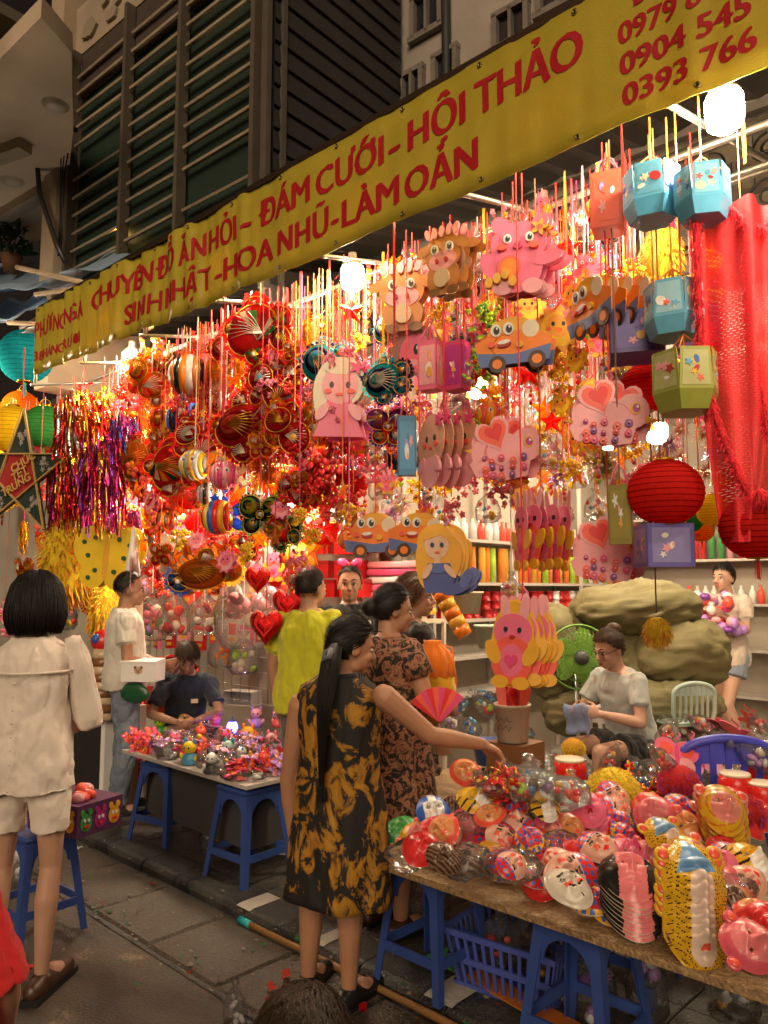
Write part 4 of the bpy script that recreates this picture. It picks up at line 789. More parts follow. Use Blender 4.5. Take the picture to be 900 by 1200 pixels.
# ---------------------------------------------------------------- hanging goods
PROTO = {}
def proto(key, fn):
    """mesh data of one kind, made once and shared: list of (part name, mesh, [sub-parts])"""
    if key not in PROTO: PROTO[key] = fn()
    return PROTO[key]
strm = {}
def string_mesh(c):
    if c not in strm: b = MB(); b.tube([(0, 0, 0), (0, 0, 1)], 1, mat(c, 'plastic'), 5, False); strm[c] = b.mesh('string')
    return strm[c]
LABELS = {}; LAND = []
def uniq(base, px, py, group=None):
    """a label that singles the thing out: its look and the nearest landmark it hangs by"""
    def rel(dx, dy):
        if abs(dx) < 26 and abs(dy) < 26: return 'right behind'
        if abs(dx) > abs(dy): return 'just left of' if dx < 0 else 'just right of'
        return 'above' if dy < 0 else 'below'
    for lx, ly, nm in sorted(LAND, key=lambda q: (q[0] - px) ** 2 + (q[1] - py) ** 2)[:20]:
        s = '%s %s %s' % (base, rel(px - lx, py - ly), nm)
        if s not in LABELS and len(s.split()) <= 16: LABELS[s] = 1; return s
    for a in ('', 'short ', 'tangled ', 'half hidden ', 'swaying '):
        s = '%s%s among the hanging goods' % (a, base)
        if s not in LABELS: break
    LABELS[s] = 1; return s
def hang(name, key, fn, px, py, Y, size, rot=0, label=None, cat='lantern', group='hanging lanterns', cord='red', cr=.0035, tilt=0, auto=False, top=None, sc=None, nostring=False):
    p = onY(px, py, Y); d = (p - CAM).dot(CF); s = size / FPX * d
    lb = uniq(label, px, py) if auto else label
    if not auto: LABELS[lb] = 1
    t = thing(name, lb, cat, p, (rnd(-.06, .06) * 0 + tilt, 0, rot), group, (s * (sc or 1), s, s))
    for (n, me, subs) in proto(key, fn):
        o = place(n, me, t)
        for (n2, me2) in subs: place(n2, me2, o)
    if not nostring:
        zt = (top or (3.42 + .16 * (Y - 2.7))) - p.z
        if zt > .1: place('string', string_mesh(cord), t, (0, 0, .42), None, (cr / s / (sc or 1), cr / s, max(.1, zt - .42 * s) / s))
    return t
def part(name, fn, *a, **k): b = MB(); fn(b, *a, **k); return (name, b.mesh(name), [])

# --- kinds (unit height, centred, facing the street)
def ball_lantern(c, squash=.88, rib='plain'):
    def f():
        b = MB(); n = 15; prof = []
        for i in range(2 * n + 1):
            t = pi * (.07 + .86 * i / (2 * n)); r = .5 * sin(t) * (1.0 if i % 2 == 0 else .965); prof.append((r, -.5 * squash * cos(t)))
        b.lathe(prof, mat(c, 'paper'), 30); sh_ = b.mesh('shade')
        r = MB()
        for z in (-.5 * squash * .97, .5 * squash * .97): r.lathe([(.12, z - .012), (.135, z - .012), (.135, z + .03), (.12, z + .03), (.12, z - .012)], mat('gold', 'foil'), 18)
        rb = MB()
        for i in range(1, 2 * n, 2): t = pi * (.07 + .86 * i / (2 * n)); rr_ = .5 * sin(t) * .975; rb.tube([(rr_ * cos(2 * pi * q / 28), rr_ * sin(2 * pi * q / 28), -.5 * squash * cos(t)) for q in range(29)], .0045, mat(tuple(x * .45 for x in (C[c] if isinstance(c, str) else c)), 'paper'), 4, False)
        h = MB(); h.tube([(.12 * cos(t), 0, .5 * squash + .16 * sin(t)) for t in [pi * i / 10 for i in range(11)]], .008, mat('gold', 'metal'), 5)
        ts = MB()
        for i in range(26): a = rnd(0, 6.3); q = rnd(0, .03); ts.tube([(q * cos(a), q * sin(a), -.5 * squash), (q * 1.6 * cos(a), q * 1.6 * sin(a), -.5 * squash - rnd(.2, .3))], .004, mat(c, 'cloth'), 3, False)
        return [('shade', sh_, [('rib_wire', rb.mesh('rib_wire'))]), ('rim', r.mesh('rim'), []), ('handle', h.mesh('handle'), []), ('tassel', ts.mesh('tassel'), [])]
    return f
def motif(R, cols, n=5, sz=.1):
    sp = []
    for i in range(n):
        x, z = R.uniform(-.14, .14), R.uniform(-.15, .15); r = R.uniform(.45, 1) * sz; c = R.choice(cols)
        sp.append(R.choice((('e', x, z, r, r * .8, R.uniform(0, 3), c), ('f', x, z, r, 5, .3, R.uniform(0, 3), 20, c), ('s', x, z, r, 5, .45, R.uniform(0, 1), c), ('e', x, z, r * .7, r * .4, R.uniform(0, 3), c))))
    return sp
def hex_lantern(c, c2, seed, n=6):
    def f():
        R = random.Random(seed); out = []
        for i in range(n):
            a = 2 * pi * (i + .5) / n; ap = .46 * cos(pi / n); wd = .46 * sin(pi / n) * 2; b = MB(); T = Matrix.Rotation(a + pi / 2, 4, 'Z') @ Matrix.Translation((0, -ap, 0)); b.T = T
            tw = wd * .5; bw = wd * .5 * 1.0
            b.prism([(-tw * .86, .42), (tw * .86, .42), (bw, -.16), (-bw, -.16)], -.0, .012, mat(c, 'card'))
            b.prism([(-tw * .72, .37), (tw * .72, .37), (bw * .84, -.11), (-bw * .84, -.11)], -.004, .0, mat(c2, 'card'))
            b.T = T @ Matrix.Translation((0, -.006, .13)) @ Matrix.Scale(.95, 4)
            collage(b, motif(R, ('white', 'coral', 'gold', 'lpink', 'blue', 'lblue', 'cream', 'dred'), 6, .10), 0, .003, .0015, 'print'); out.append(('panel', b.mesh('panel'), []))
        b = MB(); hx = [(.46 * cos(2 * pi * i / n), .46 * sin(2 * pi * i / n)) for i in range(n)]
        vs = [(x, y, -.16) for x, y in hx] + [(x * .80, y * .80, -.42) for x, y in hx]; b.add(vs, [(i, i + n, (i + 1) % n + n, (i + 1) % n) for i in range(n)] + [tuple(range(2 * n - 1, n - 1, -1))], mat(c, 'card')); out.append(('base', b.mesh('base'), []))
        b = MB()
        for i in range(0, n, 2): b.tube([(hx[i][0] * .8, hx[i][1] * .8, .42), (0, 0, .72)], .012, mat('orange', 'cloth'), 4)
        out.append(('ribbon', b.mesh('ribbon'), [])); return out
    return f
def box_lantern(c, c2, seed, wx=.6, wy=.6, hz=1.0, hc='pink'):
    def f():
        R = random.Random(seed); out = []
        for i in range(4):
            a = pi / 2 * i; wd, ap = (wx, wy / 2) if i % 2 == 0 else (wy, wx / 2); b = MB(); T = Matrix.Rotation(a, 4, 'Z') @ Matrix.Translation((0, -ap, 0)); b.T = T
            b.prism([(-wd / 2, -hz / 2), (wd / 2, -hz / 2), (wd / 2, hz / 2), (-wd / 2, hz / 2)], 0, .012, mat(c, 'card')); b.prism([(-wd * .4, -hz * .40), (wd * .4, -hz * .40), (wd * .4, hz * .40), (-wd * .4, hz * .40)], -.005, 0, mat(c2, 'card'))
            b.T = T @ Matrix.Translation((0, -.008, 0)) @ Matrix.Diagonal((wd * 1.6, 1, hz * 1.6, 1)); collage(b, motif(R, ('white', 'lpink', 'gold', 'lilac', c), 6, .09), 0, .003, .0015, 'print'); out.append(('panel', b.mesh('panel'), []))
        b = MB(); b.box((0, 0, -hz / 2 + .006), (wx * .97, wy * .97, .012), mat(c, 'card')); out.append(('base', b.mesh('base'), []))
        b = MB()
        for sy in (-1, 1): b.tube([(-wx * .35, sy * wy * .45, hz / 2), (-wx * .2, sy * wy * .2, hz / 2 + .25), (0, 0, hz / 2 + .36), (wx * .2, sy * wy * .2, hz / 2 + .25), (wx * .35, sy * wy * .45, hz / 2)], .018, mat(hc, 'cloth'), 5)
        out.append(('handle', b.mesh('handle'), [])); return out
    return f
def cutout(spec, n=2, gap=.16, handle='pink', kind='card', pleat=None, shift=.05):
    """board lantern: front and back boards of layered print with pleated paper between, and a stick handle"""
    def f():
        out = []
        for i in range(n):
            b = MB(); b.T = Matrix.Translation((shift * (i - (n - 1) / 2), gap * (i - (n - 1) / 2), .02 * (i % 2))); b.T = b.T @ Matrix.Rotation(RJ.uniform(-.09, .09), 4, 'Y') @ Matrix.Rotation(RJ.uniform(-.12, .12), 4, 'Z') @ Matrix.Rotation(RJ.uniform(-.08, .08), 4, 'X'); collage(b, spec, 0, .010, .005, kind, mir=(i % 2 == 1 and n == 2)); out.append(('board', b.mesh('board'), []))
        if pleat:
            b = MB(); rx_, rz_, c = pleat; seg = 48; vs = []
            for jx in range(5):
                y = gap * (jx / 4 - .5) * .92; q = 1 if jx % 2 == 0 else .88
                for i in range(seg): t = 2 * pi * i / seg; vs.append((rx_ * q * cos(t) + shift * (jx / 4 - .5), y, rz_ * q * sin(t)))
            b.add(vs, [(jx * seg + i, jx * seg + (i + 1) % seg, (jx + 1) * seg + (i + 1) % seg, (jx + 1) * seg + i) for jx in range(4) for i in range(seg)], mat(c, 'paper')); out.append(('pleats', b.mesh('pleats'), []))
        b = MB(); b.tube([(-.06, 0, .40), (.05, 0, .55), (.0, 0, .62)], [.025, .02, .012], mat(handle, 'plastic'), 7); out.append(('stick', b.mesh('stick'), []))
        return out
    return f
RJ = random.Random(77)
def eyes(x, z, dx, r): return [('e', x - dx, z, r, r * 1.25, 0, 'white'), ('e', x + dx, z, r, r * 1.25, 0, 'white'), ('e', x - dx + r * .15, z - r * .1, r * .6, r * .8, 0, 'black'), ('e', x + dx + r * .15, z - r * .1, r * .6, r * .8, 0, 'black'), ('e', x - dx + r * .3, z + r * .3, r * .2, r * .25, 0, 'white'), ('e', x + dx + r * .3, z + r * .3, r * .2, r * .25, 0, 'white')]
BIRD = [('e', -.12, .02, .36, .26, .2, 'lpink'), ('p', [(-.5, -.16), (-.42, -.34), (-.06, -.42), (.30, -.36), (.38, -.06), (0, .05), (-.38, -.02)], 'lpink'), ('e', .30, .08, .22, .24, 0, 'lpink'), ('h', -.14, .26, .27, .4, 'lpink'), ('h', -.14, .26, .22, .4, 'coral'), ('h', -.13, .28, .14, .4, 'red'), ('e', .34, .12, .07, .085, 0, 'gold'), ('e', .35, .12, .05, .06, 0, 'magenta'), ('e', .365, .14, .016, .018, 0, 'white'), ('p', [(.46, .02), (.62, -.04), (.47, -.09)], 'gold')] + \
    [('e', -.29 + .13 * (i % 5) + .03 * sin(i * 5.1), -.11 - .115 * (i // 5) + .025 * cos(i * 3.3), .034 + .018 * abs(sin(i * 2.7)), .034 + .018 * abs(sin(i * 2.7)), 0, ('magenta', 'coral', 'red', 'purple', 'hpink')[(i * 2 + i // 5) % 5]) for i in range(14)] + [('e', -.29 + .13 * (i % 5) + .03 * sin(i * 5.1), -.11 - .115 * (i // 5) + .025 * cos(i * 3.3), .014, .014, 0, 'lpink') for i in range(14)]
CAR = [('e', 0, .10, .38, .34, 0, 'gold'), ('p', [(-.55, .10), (-.50, -.22), (.50, -.22), (.55, .08), (.30, .22), (-.30, .22)], 'orange'), ('p', [(-.53, -.04), (-.49, -.26), (.49, -.26), (.53, -.04), (0, -.12)], (.10, .16, .40)), ('e', .26, .22, .12, .13, 0, 'cream'), ('e', -.24, -.24, .125, .125, 0, 'dbrown'), ('e', .32, -.24, .125, .125, 0, 'dbrown'), ('e', -.24, -.24, .07, .07, 0, 'orange'), ('e', .32, -.24, .07, .07, 0, 'orange')] + eyes(-.14, .26, .09, .075) + \
    [('e', -.12, .04, .10, .05, .1, 'dred'), ('e', -.12, .065, .09, .03, .1, 'white'), ('e', -.30, .05, .045, .045, 0, 'coral'), ('e', .10, .0, .05, .05, 0, 'gold')]
PIG = [('e', 0, .16, .36, .30, 0, 'pink'), ('e', -.26, .42, .10, .12, .3, 'pink'), ('e', .26, .42, .10, .12, -.3, 'pink'), ('e', 0, -.18, .32, .32, 0, 'pink'), ('e', -.34, -.12, .12, .2, .5, 'pink'), ('e', .38, -.06, .18, .09, .3, 'pink'), ('e', -.18, -.42, .13, .10, 0, 'lpink'), ('e', .2, -.42, .13, .10, 0, 'lpink'), ('e', -.10, -.16, .15, .16, 0, 'coral'), ('e', -.10, -.16, .11, .12, 0, 'orange'), ('f', .26, .34, .12, 5, .3, 0, 20, 'gold'), ('e', .26, .34, .04, .04, 0, 'coral')] + eyes(0, .22, .14, .05) + [('e', 0, .12, .06, .045, 0, 'hpink'), ('e', -.02, .12, .012, .016, 0, 'dred'), ('e', .02, .12, .012, .016, 0, 'dred'), ('e', -.2, .1, .06, .04, 0, 'coral'), ('e', .2, .1, .06, .04, 0, 'coral')] + [('e', -.34 + .1 * i, -.36 + .05 * (i % 3), .05, .07, 0, 'gold') for i in range(4)]
COW = [('e', 0, .12, .32, .30, 0, (.52, .22, .06)), ('e', -.34, .2, .14, .08, .4, (.52, .22, .06)), ('e', .34, .2, .14, .08, -.4, (.52, .22, .06)), ('e', 0, -.24, .28, .26, 0, (.52, .22, .06)), ('e', -.16, -.45, .10, .07, 0, 'brown'), ('e', .16, -.45, .10, .07, 0, 'brown'), ('e', 0, .0, .24, .15, 0, 'lpink')] + [('e', -.25 + .125 * i, .43, .045, .085, .3 - .15 * i, 'lpink') for i in range(5)] + eyes(0, .18, .13, .06) + [('e', -.08, .0, .025, .035, 0, 'dred'), ('e', .08, .0, .025, .035, 0, 'dred'), ('e', 0, -.26, .13, .14, 0, 'beige')]
DOLL = [('e', 0, .18, .30, .32, 0, 'cream'), ('e', -.22, -.02, .10, .32, .1, 'cream'), ('p', [(-.14, -.02), (.14, -.02), (.30, -.5), (-.30, -.5)], 'pink'), ('e', 0, .14, .22, .24, 0, 'lpink'), ('e', 0, .36, .2, .09, 0, 'cream'), ('e', -.10, .14, .028, .04, 0, 'dbrown'), ('e', .10, .14, .028, .04, 0, 'dbrown'), ('e', 0, .02, .05, .02, 0, 'coral'), ('e', -.14, .06, .045, .03, 0, 'coral'), ('e', .14, .06, .045, .03, 0, 'coral'), ('f', .2, .36, .1, 5, .3, 0, 20, 'hpink'), ('e', -.2, -.2, .06, .12, -.6, 'lpink'), ('e', .2, -.2, .06, .12, .6, 'lpink')]
MERM = [('e', -.05, .22, .26, .27, 0, 'gold'), ('e', -.20, -.08, .13, .34, .1, 'gold'), ('e', .16, .0, .14, .30, -.15, 'gold'), ('p', [(-.16, -.05), (.14, -.05), (.22, -.26), (.10, -.46), (-.20, -.46), (-.24, -.24)], (.07, .10, .33)), ('e', .22, -.40, .2, .08, .3, (.07, .10, .33)), ('e', .36, -.26, .14, .07, 1.1, (.10, .14, .42)), ('e', -.04, .20, .17, .20, 0, (.74, .48, .34)), ('e', -.03, -.04, .05, .08, 0, (.74, .48, .34)), ('e', -.02, -.12, .13, .07, 0, (.10, .15, .45)), ('p', [(-.22, .26), (-.16, .40), (0, .44), (.14, .36), (.16, .22), (.02, .34)], 'gold'), ('e', -.10, .20, .028, .035, 0, 'navy'), ('e', .03, .20, .028, .035, 0, 'navy'), ('e', -.03, .10, .035, .014, 0, 'coral'), ('e', .14, -.16, .045, .12, .7, (.74, .48, .34)), ('e', -.17, -.16, .045, .12, -.5, (.74, .48, .34))]
BUNNY = [('e', -.10, .36, .055, .16, .12, 'lpink'), ('e', .12, .36, .055, .16, -.12, 'lpink'), ('e', 0, .12, .22, .2, 0, 'pink'), ('e', 0, -.2, .24, .27, 0, 'coral'), ('e', 0, -.2, .14, .18, 0, 'pink'), ('e', -.22, -.12, .08, .14, .5, 'gold'), ('e', .22, -.12, .08, .14, -.5, 'gold'), ('e', -.12, -.44, .1, .07, 0, 'gold'), ('e', .12, -.44, .1, .07, 0, 'gold'), ('e', -.08, .14, .022, .03, 0, 'black'), ('e', .08, .14, .022, .03, 0, 'black'), ('e', 0, .06, .03, .02, 0, 'dred'), ('h', 0, -.2, .08, 0, 'hpink')]
CHICK = [('f', 0, 0, .48, 9, .14, 0, 40, 'gold'), ('e', 0, 0, .34, .34, 0, 'yellow'), ('e', 0, .06, .24, .22, 0, 'gold'), ('e', 0, -.02, .08, .05, 0, 'orange'), ('e', -.1, .1, .035, .045, 0, 'black'), ('e', .1, .1, .035, .045, 0, 'black'), ('e', -.2, 0, .05, .035, 0, 'coral'), ('e', .2, 0, .05, .035, 0, 'coral'), ('f', .2, .26, .12, 5, .3, 0, 20, 'pink'), ('f', -.25, -.2, .1, 5, .3, 0, 20, 'coral')]
def swirl(x, z, r, cs, rot=0): return [('e', x, z, r, r * .92, rot, cs[0]), ('e', x + r * .06, z, r * .80, r * .72, rot, cs[1]), ('e', x + r * .12, z, r * .60, r * .54, rot, cs[2]), ('e', x + r * .16, z, r * .40, r * .36, rot, cs[3 % len(cs)]), ('e', x + r * .18, z, r * .2, r * .18, rot, cs[0])]
def wire_lantern(blobs, sticks, wire='gold', kind='cello', rays=True):
    """cellophane stretched over bent wire: domed lobes with off-centre swirls, wire outlines, fanned veins and a frilled rim"""
    def f():
        out = []; R = random.Random(len(blobs) * 7 + int(sum(q[0] for q in blobs) * 100) + len(str(blobs)))
        for (x, z, r, cs, yo) in blobs:
            b = MB(); th = R.uniform(0, 2 * pi); style = R.choice((0, 0, 1, 2)); el_ = R.uniform(.70, 1.0); rot = R.uniform(0, 3); pr = R.uniform(.9, 1.15); r *= pr
            for sgn in (1, -1):
                b.T = Matrix.Translation((0, yo, 0)) @ (Matrix.Identity(4) if sgn == 1 else Matrix.Rotation(pi, 4, 'Z')); xx = x * sgn
                b.prism(ellipse(xx, z, r, r * el_, rot * sgn, 20), 0, .001, mat(cs[0], kind), r * .16)
                if sgn == -1: continue
                if style == 0:
                    for k, (q, c, yy) in enumerate(((.70, cs[1], .30), (.46, cs[2], .37), (.26, cs[0], .42))): b.prism(ellipse(xx + cos(th) * r * (1 - q) * .45, z + sin(th) * r * (1 - q) * .45, r * q, r * q * el_, rot, 16), -r * yy * .42, -r * yy * .42 + .012, mat(c, kind), r * .03)
                elif style == 1:
                    for k in range(6): a = th + 2 * pi * k / 6; b.prism(ellipse(xx + cos(a) * r * .48, z + sin(a) * r * .48 * el_, r * .30, r * .17, a, 10), -r * .15, -r * .12, mat(cs[1 + k % 2], kind), r * .05)
                    b.prism(ellipse(xx, z, r * .22, r * .22, 0, 12), -r * .19, -r * .14, mat(cs[3 % len(cs)], 'vinyl'), r * .05)
                else:
                    for k in range(7): a = th + pi * k / 6.5; b.prism([(xx + cos(th - .6) * r * .55, z + sin(th - .6) * r * .5)] + [(xx + r * .86 * cos(a + da), z + r * .8 * el_ * sin(a + da)) for da in (-.14, 0, .14)], -r * .15, -r * .1, mat(cs[1 + k % 3] if 1 + k % 3 < len(cs) else cs[0], kind))
            b.T = Matrix.Translation((0, yo, 0)); n = 20; E_ = ellipse(x, z, r, r * el_, rot, n)
            b.tube([(p[0], 0, p[1]) for p in E_ + E_[:1]], .009, mat(wire, 'metal'), 4)
            if rays:
                lm_ = mat((.72, .62, .50), 'print') if R.random() < .5 else mat(wire, 'metal'); bx_, bz_ = x + cos(th) * r * .5, z + sin(th) * r * .45
                for i in range(8): a = th + pi + (i - 3.5) * .28; p1 = (x + r * .82 * cos(a), -r * .10, z + r * .78 * el_ * sin(a)); b.tube([(bx_, -r * .19, bz_), ((bx_ + p1[0]) / 2, -r * .2, (bz_ + p1[2]) / 2 + r * .08), p1], .006, lm_, 3)
            fm = mat(cs[R.choice((0, 0, 1))], kind); nf = int(14 + r * 30)
            for i in range(nf):
                a = 2 * pi * i / nf; c_, s_ = cos(a) * r, sin(a) * r * el_; px_, pz_ = x + c_ * cos(rot) - s_ * sin(rot), z + c_ * sin(rot) + s_ * cos(rot); dx, dz = (px_ - x) / r, (pz_ - z) / r; L_ = R.uniform(.04, .09); w_ = .035
                b.add([(px_ - dz * w_, 0, pz_ + dx * w_), (px_ + dz * w_, 0, pz_ - dx * w_), (px_ + dx * L_ + dz * w_ * .7, R.uniform(-.04, .04), pz_ + dz * L_ - dx * w_ * .7), (px_ + dx * L_ - dz * w_ * .7, R.uniform(-.04, .04), pz_ + dz * L_ + dx * w_ * .7)], [(0, 1, 2, 3)], fm)
            out.append(('lobe', b.mesh('lobe'), []))
        b = MB()
        for p, q in sticks: b.tube([(p[0], 0, p[1]), (q[0], 0, q[1])], .010, mat('beige', 'wood'), 5)
        if sticks: out.append(('frame', b.mesh('frame'), []))
        return out
    return f
REDS = ('red', 'dred', 'coral', 'gold'); REDG = ('red', 'dred', 'green', 'cream'); BLUES = ('teal', 'navy', 'lblue', 'cream'); ORS = ('orange', 'red', 'gold', 'coral'); GRNS = ('dgreen', 'lime', 'black', 'white'); PURP = ('magenta', 'purple', 'pink', 'white'); YELS = ('yellow', 'gold', 'orange', 'white')
def fishl(cs, cs2): return wire_lantern([(-.12, 0, .34, cs, 0), (.26, .16, .18, cs2, .02), (.28, -.14, .18, cs2, -.02), (-.1, .34, .14, cs2, .03), (-.08, -.34, .14, cs2, 0), (-.44, .04, .10, cs, .01)], [((-.45, 0), (.45, 0)), ((0, .45), (0, -.45))])
def butterfly(cs, cs2): return wire_lantern([(-.24, .18, .26, cs, 0), (.24, .18, .26, cs, 0), (-.2, -.22, .2, cs2, .02), (.2, -.22, .2, cs2, .02), (0, 0, .10, cs2, -.03)], [((0, .3), (-.1, .48)), ((0, .3), (.1, .48)), ((0, .4), (0, -.4))])
def rooster(cs, cs2): return wire_lantern([(0, -.1, .28, cs, 0), (.22, .22, .16, cs2, .02), (-.26, .18, .2, cs, -.03), (-.34, -.06, .16, cs2, .03), (-.3, .36, .12, cs2, 0), (.1, -.38, .12, cs, .02), (.34, .04, .1, cs2, 0), (-.08, .32, .15, cs, .05)], [((-.4, -.4), (.4, .4)), ((0, .5), (0, -.45))])
def cluster(c, c2, n, seed, r0=.10, kind='vinyl'):
    """bunch of petals or blossoms"""
    def f():
        R = random.Random(seed); out = []
        for i in range(n):
            b = MB(); x, y, z = R.gauss(0, .2), R.gauss(0, .12), R.gauss(0, .22); q = R.uniform(.6, 1.2) * r0; M_ = Matrix.Translation((x, y, z)) @ Euler((R.uniform(-1, 1), R.uniform(-1, 1), R.uniform(-1, 1))).to_matrix().to_4x4()
            for k in range(5): b.T = M_ @ Matrix.Rotation(2 * pi * k / 5, 4, 'Y'); b.prism(ellipse(0, q * .55, q * .38, q * .52, 0, 8), 0, .008, mat(c if (i + k) % 3 else c2, kind), q * .18)
            b.T = M_; b.ell((0, -q * .15, 0), q * .22, mat('gold', 'foil'), 6, 4); out.append(('blossom', b.mesh('blossom'), []))
        return out
    return f
def tinsel(cols, seed, n=420, ln=.55, spread=.35, kind='foil'):
    def f():
        R = random.Random(seed); b = MB()
        for i in range(n):
            a = R.uniform(0, 2 * pi); r = spread * sqrt(R.random()); x, y, z = r * cos(a), r * .6 * sin(a), .38 - R.random() * .35; L_ = ln * R.uniform(.4, 1.15); w_ = R.uniform(.006, .014); ph = R.uniform(0, 6.3); vs = []; m = mat(R.choice(cols), kind); n_ = 5
            for k in range(n_ + 1):
                t = k / n_; q = ph + t * R.uniform(2, 5); dx = .04 * sin(t * 4 + ph) + r * .4 * t * cos(a); vs += [(x + dx - w_ * cos(q), y - w_ * sin(q), z - L_ * t), (x + dx + w_ * cos(q), y + w_ * sin(q), z - L_ * t)]
            b.add(vs, [(2 * k, 2 * k + 1, 2 * k + 3, 2 * k + 2) for k in range(n_)], m)
        o = [('strands', b.mesh('strands'), [])]; b = MB(); b.lathe([(.02, .42), (.05, .40), (.05, .34), (.02, .32)], mat('gold', 'foil'), 8); return o + [('knot', b.mesh('knot'), [])]
    return f
def burst(cols, seed, n=500):
    """spiky tinsel ball"""
    def f():
        R = random.Random(seed); b = MB()
        for i in range(n):
            d = Vector((R.gauss(0, 1), R.gauss(0, .7), R.gauss(0, 1))).normalized(); q = R.uniform(.2, .5); s_ = d.orthogonal().normalized() * .011; p = d * q * .25; e = d * q + Vector((R.uniform(-.06, .06), R.uniform(-.06, .06), R.uniform(-.1, .02))); b.add([p - s_, p + s_, e + s_ * .4, e - s_ * .4], [(0, 1, 2, 3)], mat(R.choice(cols), 'foil'))
        return [('strands', b.mesh('strands'), [])]
    return f
def fuzz(cols, seed, n=900, shape=(.34, .2, .48), ln=.12):
    """shaggy costume piece: short hair strips over a soft body"""
    def f():
        R = random.Random(seed); b = MB(); b.ell((0, 0, 0), (shape[0] * .9, shape[1] * .9, shape[2] * .9), mat(cols[0], 'fuzz'), 16, 12); body = b.mesh('body'); b = MB()
        for i in range(n):
            d = Vector((R.gauss(0, 1), R.gauss(0, 1), R.gauss(0, 1))).normalized(); p = Vector((d.x * shape[0], d.y * shape[1], d.z * shape[2])) * .9; s_ = d.orthogonal().normalized() * .008; e = p + (d * .5 + Vector((R.uniform(-.3, .3), R.uniform(-.3, .3), -.7))) * ln * R.uniform(.6, 1.3); m_ = p.lerp(e, .5) + d * .02
            b.add([p - s_, p + s_, m_ + s_, m_ - s_, e], [(0, 1, 2, 3), (3, 2, 4)], mat(R.choice(cols), 'fuzz'))
        return [('body', body, []), ('shag', b.mesh('shag'), [])]
    return f
def stripe_ball(cols, tail=None, face=False):
    def f():
        b = MB(); n = 20; seg = 24
        for k in range(10):
            prof = [(.40 * sin(pi * (k * 2 + q / 1) / n) + (0 if 0 < k * 2 + q < n else 0), -.40 * cos(pi * (k * 2 + q) / n)) for q in range(3)]; b.lathe(prof, mat(cols[k % len(cols)], 'vinyl'), seg, R=ry(pi / 2))
        out = [('body', b.mesh('body'), [])]
        if face:
            b = MB(); b.T = Matrix.Translation((0, -.37, 0)); collage(b, eyes(0, .1, .12, .055) + [('e', 0, -.02, .07, .05, 0, 'hpink'), ('e', 0, -.14, .06, .02, 0, 'dred')], 0, .03, .003, 'print'); out.append(('face', b.mesh('face'), []))
        if tail:
            for sg in (-1, 1): b = MB(); b.prism(ellipse(.44, sg * .16, .20, .12, sg * .7, 14), -.02, .02, mat(tail, 'cello'), .03); out.append(('fin', b.mesh('fin'), []))
            b = MB(); b.prism(starpts(-.1, .42, .14, 5, .5), -.01, .01, mat(tail, 'cello')); out.append(('crest', b.mesh('crest'), []))
        return out
    return f
def starlant(cs, n=5):
    def f():
        out = []; P = starpts(0, 0, .5, n, .45)
        for i in range(2 * n):
            b = MB(); a, c = P[i], P[(i + 1) % (2 * n)]
            for yy in (-.12, .12): b.add([(0, yy, 0), (a[0], 0, a[1]), (c[0], 0, c[1])], [(0, 1, 2) if yy < 0 else (0, 2, 1)], mat(cs[i % len(cs)], 'cello'))
            out.append(('facet', b.mesh('facet'), []))
        b = MB()
        for i in range(2 * n): a, c = P[i], P[(i + 1) % (2 * n)]; b.tube([(a[0], 0, a[1]), (c[0], 0, c[1])], .012, mat('gold', 'foil'), 4)
        return out + [('frame', b.mesh('frame'), [])]
    return f
def paperdisc(c):
    def f(): b = MB(); b.lathe([(.0, -.16), (.2, -.15), (.4, -.09), (.5, 0), (.4, .09), (.2, .15), (.0, .16)], mat(c, 'paper'), 36, R=rx(pi / 2), wob=lambda a, i: 1 + .02 * cos(18 * a)); return [('disc', b.mesh('disc'), [])]
    return f
def pennant_string(cols, seed):
    def f():
        R = random.Random(seed); out = []
        for i in range(6):
            b = MB(); z = .42 - i * .16; b.T = Matrix.Translation((R.uniform(-.03, .03), 0, z)) @ Matrix.Rotation(R.uniform(-.6, .6), 4, 'Z'); sh = R.choice((starpts(0, 0, .11), heartpts(0, 0, .1), flowerpts(0, 0, .1), ellipse(0, 0, .08, .08))); b.prism(sh, -.015, .015, mat(cols[i % len(cols)], 'vinyl'), .02); out.append(('charm', b.mesh('charm'), []))
        return out
    return f
def goodsbag(cols, seed, n=10, clear=True):
    """clear bag of small things tied at the top"""
    def f():
        R = random.Random(seed); out = []
        for i in range(n): b = MB(); b.ell((R.uniform(-.24, .24), R.uniform(-.12, .12), R.uniform(-.4, .12)), (R.uniform(.06, .12), R.uniform(.05, .1), R.uniform(.05, .1)), mat(R.choice(cols), 'vinyl'), 8, 6, Euler((R.uniform(0, 3), R.uniform(0, 3), 0)).to_matrix()); out.append(('packed_toy', b.mesh('packed_toy'), []))
        b = MB(); b.lathe([(.05, -.5), (.26, -.49), (.36, -.36), (.37, -.1), (.28, .14), (.12, .3), (.04, .36), (.10, .46), (.13, .5)], mat('white', 'clear'), 26, sy=.62, wob=lambda a, i: 1 + .06 * sin(7 * a + i)); me = b.mesh('wrapper'); wrinkle(me, .04, 6, seed=seed); return out + [('wrapper', me, [])]
    return f
def heart_cushion(c):
    def f():
        b = MB(); b.prism(heartpts(0, 0, .48, 0, 30), -.02, .0, mat(c, 'foil'), .16); b.T = Matrix.Rotation(pi, 4, 'Z'); b.prism(heartpts(0, 0, .48, 0, 30), -.0, .01, mat(c, 'foil'), .16); me = b.mesh('cushion'); b = MB(); collage(b, [('h', 0, .02, .3, 0, 'red'), ('f', 0, .02, .14, 6, .3, 0, 24, 'dred')], -.15, .01, .004, 'vinyl'); return [('cushion', me, []), ('emblem', b.mesh('emblem'), [])]
    return f

